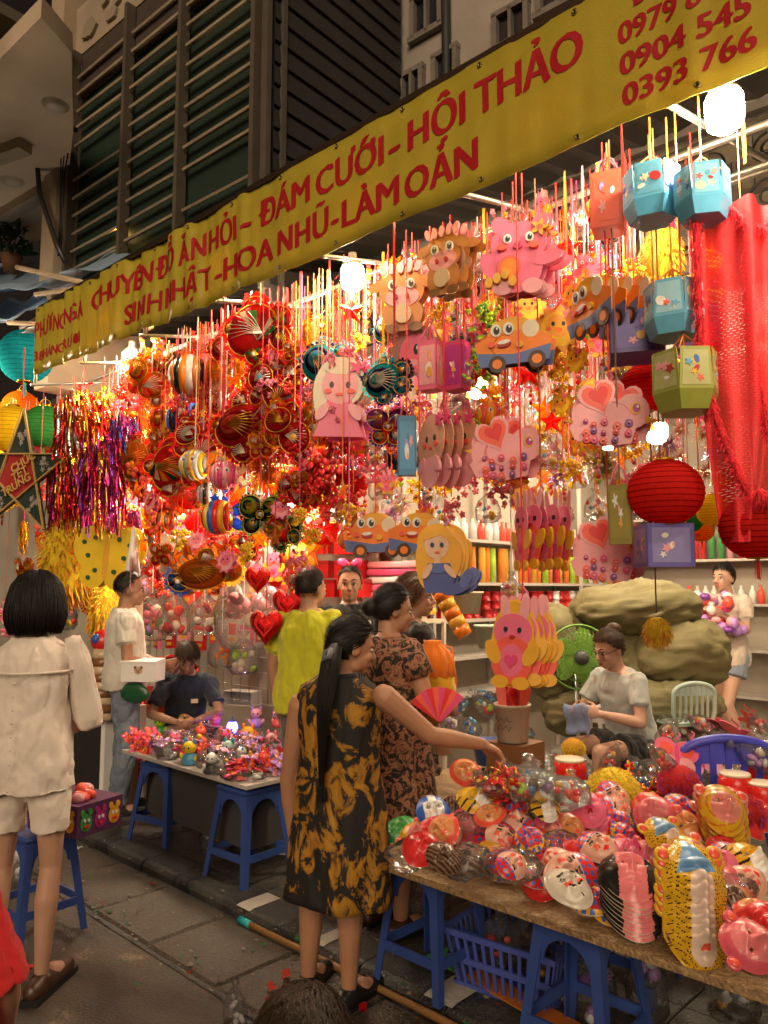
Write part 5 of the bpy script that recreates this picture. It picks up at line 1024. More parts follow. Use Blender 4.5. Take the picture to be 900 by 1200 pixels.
# landmarks used by labels
LAND += [(849, 130, 'the big bulb'), (413, 325, 'the bulb under the banner'), (770, 507, 'the bulb above the red lantern'), (780, 577, 'the large red paper lantern'), (865, 400, 'the red fringed cloth'), (613, 303, 'the pink bear lantern'), (715, 488, 'the upper pink bird lantern'),
         (595, 530, 'the middle pink bird lantern'), (465, 628, 'the twin car lanterns'), (522, 655, 'the mermaid lantern'), (604, 408, 'the smiling yellow car'), (20, 545, 'the big star pennant'), (100, 520, 'the tinsel bunch'), (305, 385, 'the dark red fish lantern'), (240, 672, 'the orange goldfish'),
         (128, 652, 'the yellow butterfly'), (477, 522, 'the blue box strip'), (635, 620, 'the pink bunny stack'), (370, 560, 'the red rose bunch'), (154, 424, 'the leftmost bulb'), (803, 448, 'the olive hexagonal lantern'), (255, 605, 'the striped fish ball'), (405, 465, 'the pink doll lantern'), (390, 640, 'the red gift boxes'), (705, 760, 'the green fan'), (320, 730, 'the red heart cushions'), (765, 740, 'the yellow sun ornament')]
pi2 = pi / 2
fv = atan2(-CF0.y, -CF0.x) + pi / 2      # turned squarely to the viewer
H_ = hang
def hex_(px, py, Y, s, key, c, c2, seed, label, rot=.2): return H_('hexagon_lantern', key, hex_lantern(c, c2, seed), px, py, Y, s, rot, label, cord='orange')
hex_(764, 231, 2.72, 72, 'hxA', 'sblue', 'lblue', 1, 'blue hexagonal cartoon-print lantern beside another of its pair', .30)
hex_(823, 231, 2.72, 70, 'hxB', 'sblue', (.20, .55, .75), 2, 'sky blue hexagonal lantern nearest the red fringed cloth', .55)
hex_(789, 366, 2.78, 74, 'hxC', (.10, .33, .48), (.25, .45, .55), 3, 'dull blue hexagonal lantern above the olive one', .25)
hex_(803, 450, 2.74, 84, 'hxD', (.30, .32, .05), (.42, .42, .16), 4, 'olive green hexagonal lantern with cat print', .75)
H_('box_lantern', 'bxA', box_lantern('coral', 'coral', 5, .52, .5, .95), 713, 240, 2.78, 70, .35, 'tall red box lantern with pink handle under the banner', cord='orange')
H_('box_lantern', 'bxB', box_lantern((.10, .07, .30), (.16, .12, .42), 6, .95, .95, .8), 745, 396, 2.92, 62, .5, 'dark purple box lantern behind the dull blue one')
H_('box_lantern', 'bxC', box_lantern('lilac', 'pink', 7, .9, .7, .9), 818, 386, 3.0, 52, .3, 'pink and lilac box lantern beside the red fringed cloth')
H_('box_lantern', 'bxD', box_lantern((.14, .12, .42), (.26, .24, .52), 8, 1.0, 1.0, .92), 777, 640, 2.86, 54, .75, 'violet printed box lantern below the large red lantern', cord='brown')
H_('box_lantern', 'bxE', box_lantern('pink', 'lpink', 9, .42, .36, 1.0), 505, 430, 2.85, 58, .25, 'slim pink polka box lantern with rod handle')
H_('box_lantern', 'bxF', box_lantern((.55, .05, .16), 'magenta', 10, .42, .36, 1.0), 536, 430, 2.92, 58, .1, 'slim crimson box lantern beside the pink polka one')
H_('box_lantern', 'bxG', box_lantern((.05, .22, .45), (.08, .30, .55), 11, .30, .2, 1.0), 477, 523, 2.78, 70, fv, 'narrow blue box strip with smiling faces', cord='red')
H_('box_lantern', 'bxH', box_lantern((.26, .22, .03), (.30, .25, .04), 12, .38, .10, 1.0), 727, 603, 2.76, 70, .3, 'flat olive strip lantern in front of the lowest bird', cord='brown')
for px, py, Y, s, lb in ((780, 577, 2.82, 88, 'large red round paper lantern hanging by a brown string'), (886, 618, 2.9, 84, 'red round paper lantern below the red fringed cloth'), (757, 455, 3.15, 64, 'red round paper lantern behind the olive hexagonal one'), (752, 322, 3.35, 46, 'small red paper lantern behind the yellow shaggy drape')):
    H_('paper_lantern', 'ballR', ball_lantern((.78, .03, .026)), px, py, Y, s, rnd(0, 3), lb, cord='brown')
b_ = MB()
for px, py, Y, s, c, lb in ((835, 598, 3.5, 38, 'yellow', 'yellow paper lantern right of the large red one'), (808, 607, 3.6, 34, 'green', 'green paper lantern peeking out beside the yellow one'), (822, 620, 3.8, 30, 'orange', 'orange paper lantern under the yellow and green ones'), (14, 503, 2.75, 56, 'yellow', 'yellow paper lantern behind the big star pennant'), (30, 418, 2.9, 62, 'teal', 'teal paper lantern under the left end of the banner'), (52, 500, 3.0, 50, 'green', 'green paper lantern right of the big star pennant'), (265, 432, 3.0, 46, 'gold', 'golden yellow paper lantern beside the dark red fish lantern'), (24, 480, 3.1, 44, 'orange', 'orange paper lantern above the yellow one at the star')):
    H_('paper_lantern', 'ball' + c, ball_lantern(c, 1.0), px, py, Y, s, rnd(0, 3), lb, cord='cream')
def cut(px, py, Y, s, key, spec, label, rot=.25, n=2, gap=.16, pleat=None, name='board_lantern', cord='red', shift=.05, handle='pink'): return H_(name, key, cutout(spec, n, gap, handle, 'card', pleat, shift), px, py, Y, s, rot, label, cord=cord)
cut(613, 303, 2.72, 92, 'pig', PIG, 'pink smiling bear board lantern under the banner', fv * .6, 3, .12, (.30, .36, 'pink'))
cut(528, 308, 2.82, 80, 'cow', COW, 'brown cow board lantern with pink rod handle', .1, 3, .13, (.26, .3, 'beige'))
cut(474, 350, 2.9, 84, 'cow2', [q[:-1] + (q[-1],) for q in COW], 'brown horned board lantern beside the middle bulb', fv * .8, 2, .12)
cut(604, 408, 2.76, 82, 'car', CAR, 'smiling yellow car board lantern with blue skirt', fv * .7, 2, .22, (.30, .2, 'gold'), handle='coral')
cut(715, 362, 2.86, 84, 'car3', CAR, 'row of orange car boards seen nearly edge on', -.55, 4, .20, None)
cut(440, 630, 2.98, 66, 'carL', CAR, 'orange car board lantern facing its twin, on the side of the gift boxes', fv * .9, 2, .12, None, handle='orange')
cut(492, 630, 2.96, 66, 'carR', [('e' if q[0] == 'e' else q[0],) + q[1:] for q in CAR], 'orange car board lantern facing its twin, on the side of the mermaid', fv * .9, 2, .12, None, handle='orange')
cut(522, 656, 2.86, 84, 'merm', MERM, 'yellow-haired mermaid board lantern in blue', fv * .85, 4, .10, None, handle='lilac')
for px, py, Y, s, lb, r in ((715, 489, 2.76, 88, 'pink bird board lantern with red heart wing, uppermost of three', fv * .7), (593, 530, 2.82, 82, 'pink bird board lantern with red heart wing, middle of three', fv * .9), (714, 648, 3.0, 84, 'pink bird board lantern with red heart wing, lowest of three', fv * .7)):
    cut(px, py, Y, s, 'bird' if px > 600 else 'bird2', BIRD if px > 600 else BIRD, lb, r, 2, .14, (.28, .2, 'lpink'))
cut(635, 622, 2.82, 92, 'bunny', BUNNY, 'stack of pink bunny boards hung together below the middle bird', -.5, 5, .12, None, cord='brown')
cut(614, 752, 2.62, 104, 'bunny2', [('e', 0, 0, .25, .46, 0, 'gold')] + BUNNY, 'stack of yellow and pink bunny boards above the white bucket', fv * .5, 5, .07, None)
cut(522, 527, 2.88, 92, 'peach', [('e', 0, .1, .34, .36, 0, (.62, .30, .20)), ('e', 0, -.3, .24, .2, 0, 'lpink')] + DOLL[5:], 'stack of peach doll boards beside the blue box strip', -.3, 4, .12, None)
cut(405, 467, 2.82, 96, 'doll', DOLL, 'pink doll board lantern with cream hair', fv * .8, 3, .12, None)
cut(655, 387, 2.95, 62, 'chick', CHICK, 'yellow chick flower board lantern right of the smiling car', fv, 2, .16, (.3, .3, 'gold'), handle='red')
cut(487, 412, 2.95, 72, 'hedge', [('f', 0, 0, .46, 14, .12, 0, 60, (.35, .14, .12)), ('e', .05, -.04, .28, .32, 0, 'pink'), ('e', .05, .02, .05, .09, 0, 'black'), ('e', .065, .05, .018, .03, 0, 'white'), ('e', .0, -.2, .1, .06, 0, 'lpink')], 'pink hedgehog board lantern below the brown horned one', fv * .7, 2, .12, None)
cut(128, 654, 2.78, 76, 'ybut', [('e', -.26, .14, .30, .34, .3, 'yellow'), ('e', .26, .14, .30, .34, -.3, 'yellow'), ('e', -.2, -.26, .22, .22, 0, 'yellow'), ('e', .2, -.26, .22, .22, 0, 'yellow'), ('e', 0, 0, .05, .36, 0, 'gold')] + [('e', sx * x, z, .035, .035, 0, 'dgreen') for sx in (-1, 1) for x, z in ((.2, .3), (.38, .22), (.3, .02), (.16, -.2), (.26, -.32))], 'yellow spotted butterfly board above the man in white polo', fv * .8, 2, .10, None, name='butterfly_lantern', cord='coral')
cut(202, 648, 2.95, 56, 'bflow', [('f', 0, 0, .48, 6, .22, 0, 48, 'beige'), ('e', 0, 0, .2, .2, 0, 'cream')], 'beige flower-shaped board right of the yellow butterfly', fv * .8, 1, .1, None)
cut(125, 600, 3.05, 74, 'psheet', [('p', [(-.5, -.4), (.5, -.4), (.5, .4), (-.5, .4)], (.80, .16, .28)), ('f', 0, 0, .3, 7, .2, 0, 40, 'coral')], 'bright pink printed sheet behind the tinsel bunch', fv * .8, 1, .1, None)
# red fish, roosters and butterflies of cellophane
for i, (px, py, Y, s, fn, key, lb) in enumerate((
    (305, 386, 2.75, 104, fishl(('red', 'dred', 'green', 'cream'), REDG), 'fA', 'dark red swirl-eyed fish lantern below the banner'), (268, 408, 2.85, 62, fishl(REDS, ORS), 'fB', 'orange and red fish lantern left of the dark red one'),
    (325, 455, 2.8, 96, rooster(('red', 'dred', 'coral', 'lblue'), REDS), 'rA', 'red rooster lantern with blue dots'), (290, 498, 2.78, 108, fishl(('red', 'dred', 'coral', 'cream'), REDS), 'fC', 'big red fish lantern in the middle of the red cluster'), (345, 505, 2.82, 92, rooster(REDS, ORS), 'rB', 'red and orange rooster lantern right of the big red fish'),
    (385, 500, 2.95, 66, butterfly(REDS, ORS), 'bA', 'red butterfly lantern left of the pink doll'), (205, 548, 2.78, 88, fishl(('red', 'gold', 'dgreen', 'cream'), REDS), 'fD', 'dark red swirl fish lantern left of the grey ball'), (238, 520, 2.85, 84, rooster(('red', 'cream', 'dred', 'gold'), REDS), 'rC', 'dark red and cream rooster lantern above the grey ball'), (165, 540, 2.85, 78, fishl(ORS, REDS), 'fE', 'orange fish lantern right of the tinsel bunch'),
    (178, 445, 2.8, 80, rooster(ORS, ('coral', 'brown', 'red', 'gold')), 'rD', 'orange rooster lantern right of the leftmost bulb'), (305, 603, 2.8, 62, butterfly(GRNS, ('black', 'green', 'white', 'lime')), 'bB', 'black and green butterfly lantern beside the striped fish ball'), (332, 622, 2.85, 58, fishl(('red', 'cream', 'green', 'gold'), GRNS), 'fF', 'red and green swirl fish lantern above the heart cushions'),
    (383, 425, 2.85, 74, fishl(BLUES, ('lblue', 'cream', 'teal', 'coral')), 'fG', 'blue swirl fish lantern left of the middle bulb'), (455, 445, 2.85, 72, fishl(('teal', 'navy', 'cream', 'lblue'), BLUES), 'fH', 'teal and navy fish lantern above the blue box strip'), (360, 385, 2.95, 62, rooster(YELS, ORS), 'rE', 'yellow rooster lantern between the dark red fish and the middle bulb'),
    (455, 500, 2.95, 60, butterfly(PURP, ('red', 'navy', 'cream', 'pink')), 'bC', 'purple butterfly lantern left of the blue box strip'), (250, 465, 2.95, 66, butterfly(('red', 'gold', 'coral', 'cream'), REDS), 'bD', 'red and gold butterfly lantern above the dark red rooster'), (348, 575, 2.9, 60, rooster(REDS, ('lime', 'gold', 'red', 'cream')), 'rF', 'red rooster lantern left of the red rose bunch'), (195, 500, 2.9, 60, butterfly(ORS, YELS), 'bE', 'orange butterfly lantern above the dark red swirl fish'), (150, 495, 2.95, 60, butterfly(('pink', 'red', 'coral', 'cream'), ORS), 'bF', 'pink and red butterfly lantern above the orange fish'))):
    H_('cellophane_lantern', key, fn, px, py, Y, s * .84, fv * rnd(.5, .9), lb, cord=random.choice(('red', 'orange', 'gold')))
H_('goldfish_lantern', 'gfish', wire_lantern([(-.05, 0, .30, ('orange', 'dorange', 'orange', 'gold'), 0), (.30, .05, .17, ('gold', 'orange', 'red', 'cream'), .01), (-.36, -.12, .16, ('blue', 'navy', 'lblue', 'white'), .02), (0, .26, .12, ('dorange', 'gold', 'red', 'cream'), 0)], [((-.45, 0), (.45, 0))]), 241, 672, 2.72, 76, fv * .8, 'orange goldfish lantern with blue tail above the seated boy', cord='coral', sc=1.25)
for px, py, Y, s, cols, t_, fc, lb in ((256, 606, 2.78, 52, ('red', 'gold', 'dred', 'yellow', 'blue'), 'blue', False, 'yellow, red and blue striped fish ball'), (228, 545, 2.74, 46, ('grey', 'gold', 'silver', 'yellow'), 'gold', True, 'grey and yellow fish ball with black eye'), (263, 557, 2.76, 44, ('pink', 'hpink', 'lpink'), 'cream', True, 'pink pig-faced ball lantern'), (245, 580, 2.9, 40, ('grey', 'black', 'silver'), 'blue', True, 'grey and black ball lantern behind the pink pig ball'), (190, 610, 2.95, 34, ('orange', 'brown'), None, False, 'small orange ball lantern left of the striped fish ball'), (222, 440, 2.85, 62, ('orange', 'white', 'dorange', 'black'), 'orange', False, 'orange and white striped ball lantern under the banner'), (217, 492, 2.9, 56, ('navy', 'white', 'blue', 'black'), 'blue', False, 'navy and white striped ball lantern below the orange one')):
    H_('fish_ball', 'sb' + lb, stripe_ball(cols, t_, fc), px, py, Y, s, fv * rnd(.5, 1.1), lb, cord='cream')
# bunches, tinsel, shaggy pieces
H_('rose_bunch', 'ros', cluster('red', 'dred', 46, 4, .13), 372, 560, 2.85, 84, 0, 'bunch of red artificial roses above the gift boxes', 'flowers', cord='gold')
H_('flower_bunch', 'ros2', cluster('coral', 'orange', 40, 6, .13), 190, 590, 2.95, 86, 0, 'orange and red flower bunch left of the pink pig ball', 'flowers', cord='gold')
H_('flower_bunch', 'ros3', cluster('orange', 'coral', 34, 8, .13), 175, 425, 2.95, 66, 0, 'orange blossom bunch beside the leftmost bulb', 'flowers', cord='gold')
H_('leaf_bunch', 'grn1', cluster('lime', 'green', 30, 9, .13), 572, 370, 2.95, 46, 0, 'lime green leaf bunch left of the smiling car', 'flowers')
H_('leaf_bunch', 'grn1', cluster('lime', 'green', 30, 9, .13), 566, 432, 2.98, 46, 1, 'lime green leaf bunch below the smiling car', 'flowers')
H_('leaf_bunch', 'grn1', cluster('lime', 'green', 30, 9, .13), 556, 507, 3.0, 40, 2, 'lime green leaf bunch left of the middle bird', 'flowers')
H_('tinsel_bunch', 'tnA', tinsel(('gold', 'dorange', 'dred', 'red', 'silver'), 1, 520, .6, .42), 95, 500, 2.74, 100, 0, 'bushy gold tinsel bunch beside the big star pennant', 'tinsel', group='tinsel bunches')
H_('tinsel_bunch', 'tnB', tinsel(('magenta', 'purple', 'gold', 'hpink', 'dred', 'magenta'), 2, 330, .9, .40), 118, 550, 2.72, 92, 0, 'long purple tinsel bunch under the gold one', 'tinsel', group='tinsel bunches')
H_('tinsel_bunch', 'tnC', tinsel(('dred', 'magenta', 'gold'), 3, 420, .8, .34), 82, 555, 2.82, 96, 0, 'dark red tinsel bunch right of the star pennant', 'tinsel', group='tinsel bunches')
H_('tinsel_bunch', 'tnD', tinsel(('purple', 'magenta', 'blue', 'hpink', 'silver'), 4, 300, .8, .34), 146, 515, 2.85, 78, 0, 'blue and purple tinsel bunch left of the orange fish', 'tinsel', group='tinsel bunches')
H_('tinsel_ball', 'brA', burst(('gold', 'yellow', 'silver'), 1), 90, 610, 2.9, 56, 0, 'crinkled gold foil ball below the tinsel bunch', 'tinsel', group='tinsel bunches')
H_('tinsel_ball', 'brB', burst(('gold', 'lime', 'silver'), 2), 705, 545, 3.3, 52, 0, 'gold and green foil burst left of the large red lantern', 'tinsel', group='tinsel bunches')
H_('tinsel_ball', 'brC', burst(('gold', 'coral', 'yellow'), 3), 310, 548, 2.95, 70, 0, 'gold foil burst below the big red fish', 'tinsel', group='tinsel bunches')
H_('shaggy_drape', 'fzA', fuzz(('yellow', 'gold', 'orange'), 1, 900, (.30, .2, .48)), 775, 300, 3.1, 84, 0, 'yellow shaggy drape behind the blue hexagonal lanterns', 'costume')
H_('shaggy_drape', 'fzA', fuzz(('yellow', 'gold', 'orange'), 1), 80, 655, 2.85, 110, 1, 'yellow shaggy lion costume left of the yellow butterfly', 'costume')
H_('shaggy_drape', 'fzA', fuzz(('yellow', 'gold', 'orange'), 1), 128, 715, 3.0, 90, 2, 'yellow shaggy lion costume below the yellow butterfly', 'costume')
H_('sun_ornament', 'sunx', fuzz(('yellow', 'gold', 'dorange'), 3, 700, (.36, .2, .36), .2), 770, 738, 3.3, 46, 0, 'yellow fuzzy sun ornament dangling before the green sacks', 'ornament', cord='dbrown')
for px, py, Y, s, lb in ((312, 733, 2.9, 46, 'dark red foil heart cushion above the toy table'), (338, 708, 3.05, 44, 'red foil heart cushion beside the man in lime'), (302, 678, 3.1, 36, 'red foil heart cushion higher than the other two')): H_('heart_cushion', 'hrt', heart_cushion('red'), px, py, Y, s, fv * .7, lb, 'cushion', group='heart cushions')
for px, py, s, sd, cols, lb in ((292, 705, 110, 1, ('white', 'cream', 'lpink'), 'large clear bag of white goods left of the heart cushions'), (285, 765, 50, 2, ('gold', 'cream', 'lime'), 'clear bag of yellow toys below the large clear bag'), (260, 760, 44, 3, ('orange', 'coral'), 'orange plastic bag beside the red tube chair'), (240, 715, 56, 4, ('red', 'coral', 'cream', 'dred'), 'clear bag of red sweets behind the seated boy'), (205, 716, 56, 5, ('red', 'cream', 'coral'), 'clear bag of red and cream packs behind the boy'), (178, 720, 60, 6, ('pink', 'lilac', 'green', 'cream'), 'clear bag of pink packs behind the man in white polo'), (560, 300, 60, 7, ('white', 'silver'), 'clear bag of silver balls between cow and bear lanterns'), (540, 470, 64, 8, ('white', 'lime', 'cream'), 'clear bag of white balls left of the upper leaf bunch'), (600, 690, 40, 9, ('gold', 'red'), 'small clear bag under the pink bunny stack'), (165, 690, 50, 12, ('lilac', 'pink', 'white'), 'clear bag of lilac toys left of the goldfish')):
    H_('goods_bag', 'gb%d' % sd, goodsbag(cols, sd), px, py, 3.2 if px < 400 else 3.05, s, fv * .8, lb, 'bag', group='clear bags of goods', cord='white')
# red fringed dragon cloth
dc = thing('dragon_cloth', 'long red net dragon cloth with shaggy fringes at the edge of the stall', 'costume', onY(868, 420, 2.82), fv * .75)
netm = bpy.data.materials.new('red_net'); t, n, l = nt(netm); out = n.new('ShaderNodeOutputMaterial'); tc = n.new('ShaderNodeTexCoord'); tx = n.new('ShaderNodeTexBrick'); tx.inputs['Scale'].default_value = 26; tx.inputs['Mortar Size'].default_value = .09; tx.inputs['Color1'].default_value = (0, 0, 0, 1); tx.inputs['Color2'].default_value = (0, 0, 0, 1); tx.inputs['Mortar'].default_value = (1, 1, 1, 1); tx.inputs['Brick Width'].default_value = .5
sw = n.new('ShaderNodeSeparateXYZ'); cbn = n.new('ShaderNodeCombineXYZ'); l.new(tc.outputs['Object'], sw.inputs[0]); l.new(sw.outputs[0], cbn.inputs[0]); l.new(sw.outputs[2], cbn.inputs[1]); l.new(cbn.outputs[0], tx.inputs['Vector'])
tp = n.new('ShaderNodeBsdfTransparent'); df = n.new('ShaderNodeBsdfPrincipled'); df.inputs['Base Color'].default_value = (.78, .02, .03, 1); df.inputs['Roughness'].default_value = .7; mx = n.new('ShaderNodeMixShader'); rg = n.new('ShaderNodeMath'); rg.operation = 'MULTIPLY_ADD'; rg.inputs[1].default_value = .38; rg.inputs[2].default_value = .62; l.new(tx.outputs['Color'], rg.inputs[0]); l.new(rg.outputs[0], mx.inputs[0]); l.new(tp.outputs[0], mx.inputs[1]); l.new(df.outputs[0], mx.inputs[2]); l.new(mx.outputs[0], out.inputs[0])
b = MB(); vs = []; NX, NZ = 60, 46
for i in range(NX + 1):
    for jz in range(NZ + 1):
        u, v = i / NX, jz / NZ; taper = 1 - .55 * max(0, v - .62) / .38; vs.append((-.13 + (.52 * (u - .0)) * taper + .12 * max(0, v - .6), .05 * sin(u * 15 + v) + .02 * sin(u * 33), .58 - 1.24 * v))
b.add(vs, [(i * (NZ + 1) + j, (i + 1) * (NZ + 1) + j, (i + 1) * (NZ + 1) + j + 1, i * (NZ + 1) + j + 1) for i in range(NX) for j in range(NZ)], netm, True); b.build('net', dc)
redf = mat((.78, .02, .035), 'fuzz')
def fringe(pts, n, ln, name='fringe', w_=.004):
    b = MB(); P = [Vector(p) for p in pts]; b.tube(P, .012, redf, 6)
    for _ in range(n):
        k = rnd(0, len(P) - 1.001); i = int(k); p = P[i].lerp(P[i + 1], k - i); a = rnd(0, 2 * pi); d = Vector((cos(a), .7 * sin(a), -rnd(.2, 1.0))).normalized(); s_ = d.orthogonal().normalized() * w_; L_ = ln * rnd(.6, 1.3); m_ = p + d * L_ * .5; e = p + d * L_ * .8 + Vector((0, 0, -L_ * .4)); b.add([p - s_, p + s_, m_ + s_ * .8, m_ - s_ * .8, e], [(0, 1, 2, 3), (3, 2, 4)], redf)
    b.build(name, dc)
for x, z0, z1, bend in ((-.14, .55, -.55, .16), (.03, .50, -.5, .10), (.19, .5, -.5, .02), (.36, .55, -.5, -.02)):
    fringe([(x + bend * max(0, (i - 6) / 6) ** 1.5, -.03, z0 + (z1 - z0) * i / 12) for i in range(13)], 1700, .036, w_=.0024)
fringe([(-.16 + .5 * i / 10, -.04, .52 + .06 * sin(i)) for i in range(11)], 1600, .045, w_=.0024)
fringe([(.02 + .12 * i / 8, -.05, -.48 - .10 * i / 8) for i in range(9)], 900, .05, w_=.0024)
# big star pennant
sp_ = thing('star_pennant', 'big five-pointed star pennant in black and red with gold edges', 'pennant', onY(22, 556, 2.5), fv * .55)
SR = .56; P = starpts(0, 0, SR, 5, .40, .06); inner = [P[i] for i in range(1, 10, 2)]
for i in range(5):
    b = MB(); tri = [P[2 * i], P[(2 * i + 1) % 10], P[(2 * i - 1) % 10]]; b.prism(tri, 0, .02, mat((.012, .03, .018), 'cloth')); pt = b.build('point_panel', sp_)
    cx, cz = sum(p[0] for p in tri) / 3, sum(p[1] for p in tri) / 3; b = MB(); R_ = random.Random(i); collage(b, [('f', cx + R_.uniform(-.05, .05), cz + R_.uniform(-.05, .05), R_.uniform(.015, .035), 5, .4, R_.uniform(0, 3), 15, (.40, .36, .33)) for _ in range(9)], -.003, .002, .0012, 'print'); b.build('flower_print', pt)
b = MB(); b.prism(inner, -.001, .02, mat('dred', 'cloth')); cpn = b.build('centre_panel', sp_)
b = MB()
for i in range(5): a, c = P[2 * i], P[(2 * i + 4) % 10]; b.bar((a[0], -.012 - .002 * i, a[1]), (c[0], -.012 - .002 * i, c[1]), .020, .012, mat((.50, .32, .09), 'cloth'))
b.build('gold_edging', sp_)
for k, s_ in enumerate(("CHÚC", "TẾT", "TRUNG")):
    cu = bpy.data.curves.new('lettering', 'FONT'); cu.body = s_; cu.size = .095; cu.align_x = 'CENTER'; cu.offset = .002; cu.extrude = .001; tmp_ = bpy.data.objects.new('t', cu); COL.objects.link(tmp_); me = bpy.data.meshes.new_from_object(tmp_.evaluated_get(bpy.context.evaluated_depsgraph_get())); bpy.data.objects.remove(tmp_); me.materials.clear(); me.materials.append(mat((.6, .38, .10), 'print')); o = place('lettering', me, sp_, (.05 + .03 * (1 - k), -.03, .07 - k * .095), (pi / 2, -.45, 0))
b = MB(); b.tube([(0, 0, .62), (0, 0, 1.1)], .004, mat('red', 'plastic'), 5); b.build('string', sp_)
# --- everything else that fills the rows behind
FILL = {
 'red_fish_lantern': ('small red cellophane fish lantern', lambda: fishl(REDS, ORS), 'lantern'), 'orange_butterfly_lantern': ('small orange cellophane butterfly', lambda: butterfly(ORS, REDS), 'lantern'), 'rooster_lantern': ('small crimson rooster lantern', lambda: rooster(('dred', 'red', 'coral', 'gold'), REDS), 'lantern'), 'blue_fish_lantern': ('small blue cellophane fish', lambda: fishl(BLUES, ('lblue', 'white', 'teal', 'coral')), 'lantern'),
 'star_lantern': ('red cellophane star lantern', lambda: starlant(('red', 'coral')), 'lantern'), 'gold_star_lantern': ('gold cellophane star lantern', lambda: starlant(('gold', 'orange')), 'lantern'), 'charm_string': ('string of pink and gold charms', lambda: pennant_string(('pink', 'gold', 'coral', 'lpink', 'red', 'lime'), 3), 'charms'), 'red_charm_string': ('string of red and yellow charms', lambda: pennant_string(('red', 'orange', 'yellow', 'coral'), 5), 'charms'),
 'pink_blossom_bunch': ('pink blossom bunch', lambda: cluster('pink', 'lpink', 26, 21, .14), 'flowers'), 'red_blossom_bunch': ('red blossom bunch', lambda: cluster('red', 'coral', 26, 22, .14), 'flowers'), 'yellow_blossom_bunch': ('yellow blossom bunch', lambda: cluster('yellow', 'gold', 26, 23, .14), 'flowers'), 'foil_burst': ('small gold foil burst', lambda: burst(('gold', 'coral', 'silver'), 31, 260), 'tinsel'), 'silver_burst': ('small silver foil burst', lambda: burst(('silver', 'lpink', 'lilac'), 32, 260), 'tinsel'),
 'toy_bag': ('clear bag of bright toys', lambda: goodsbag(('pink', 'yellow', 'lblue', 'red', 'white'), 41, 9), 'bag'), 'pink_chick_board': ('pink flower face board', lambda: cutout([(q[:-1] + (({'gold': 'pink', 'yellow': 'lpink', 'orange': 'coral'}).get(q[-1], q[-1]),)) for q in CHICK], 2, .16, 'pink'), 'lantern'), 'bunny_board': ('pink bunny board lantern', lambda: cutout(BUNNY, 2, .14, 'pink'), 'lantern'), 'bear_board': ('pink bear board lantern', lambda: cutout(PIG, 2, .14, 'pink'), 'lantern'), 'chick_board': ('yellow chick board lantern', lambda: cutout(CHICK, 2, .14, 'red'), 'lantern'),
 'red_paper_lantern': ('small red paper lantern', lambda: ball_lantern((.78, .03, .026)), 'lantern'), 'orange_ball': ('orange striped fish ball', lambda: stripe_ball(('orange', 'gold', 'coral'), 'gold', True), 'lantern'), 'purple_tinsel': ('small purple tinsel tassel', lambda: tinsel(('magenta', 'purple', 'pink'), 51, 160, .9, .2), 'tinsel'), 'gold_tinsel': ('small gold tinsel tassel', lambda: tinsel(('gold', 'orange', 'yellow'), 52, 160, .9, .2), 'tinsel')}
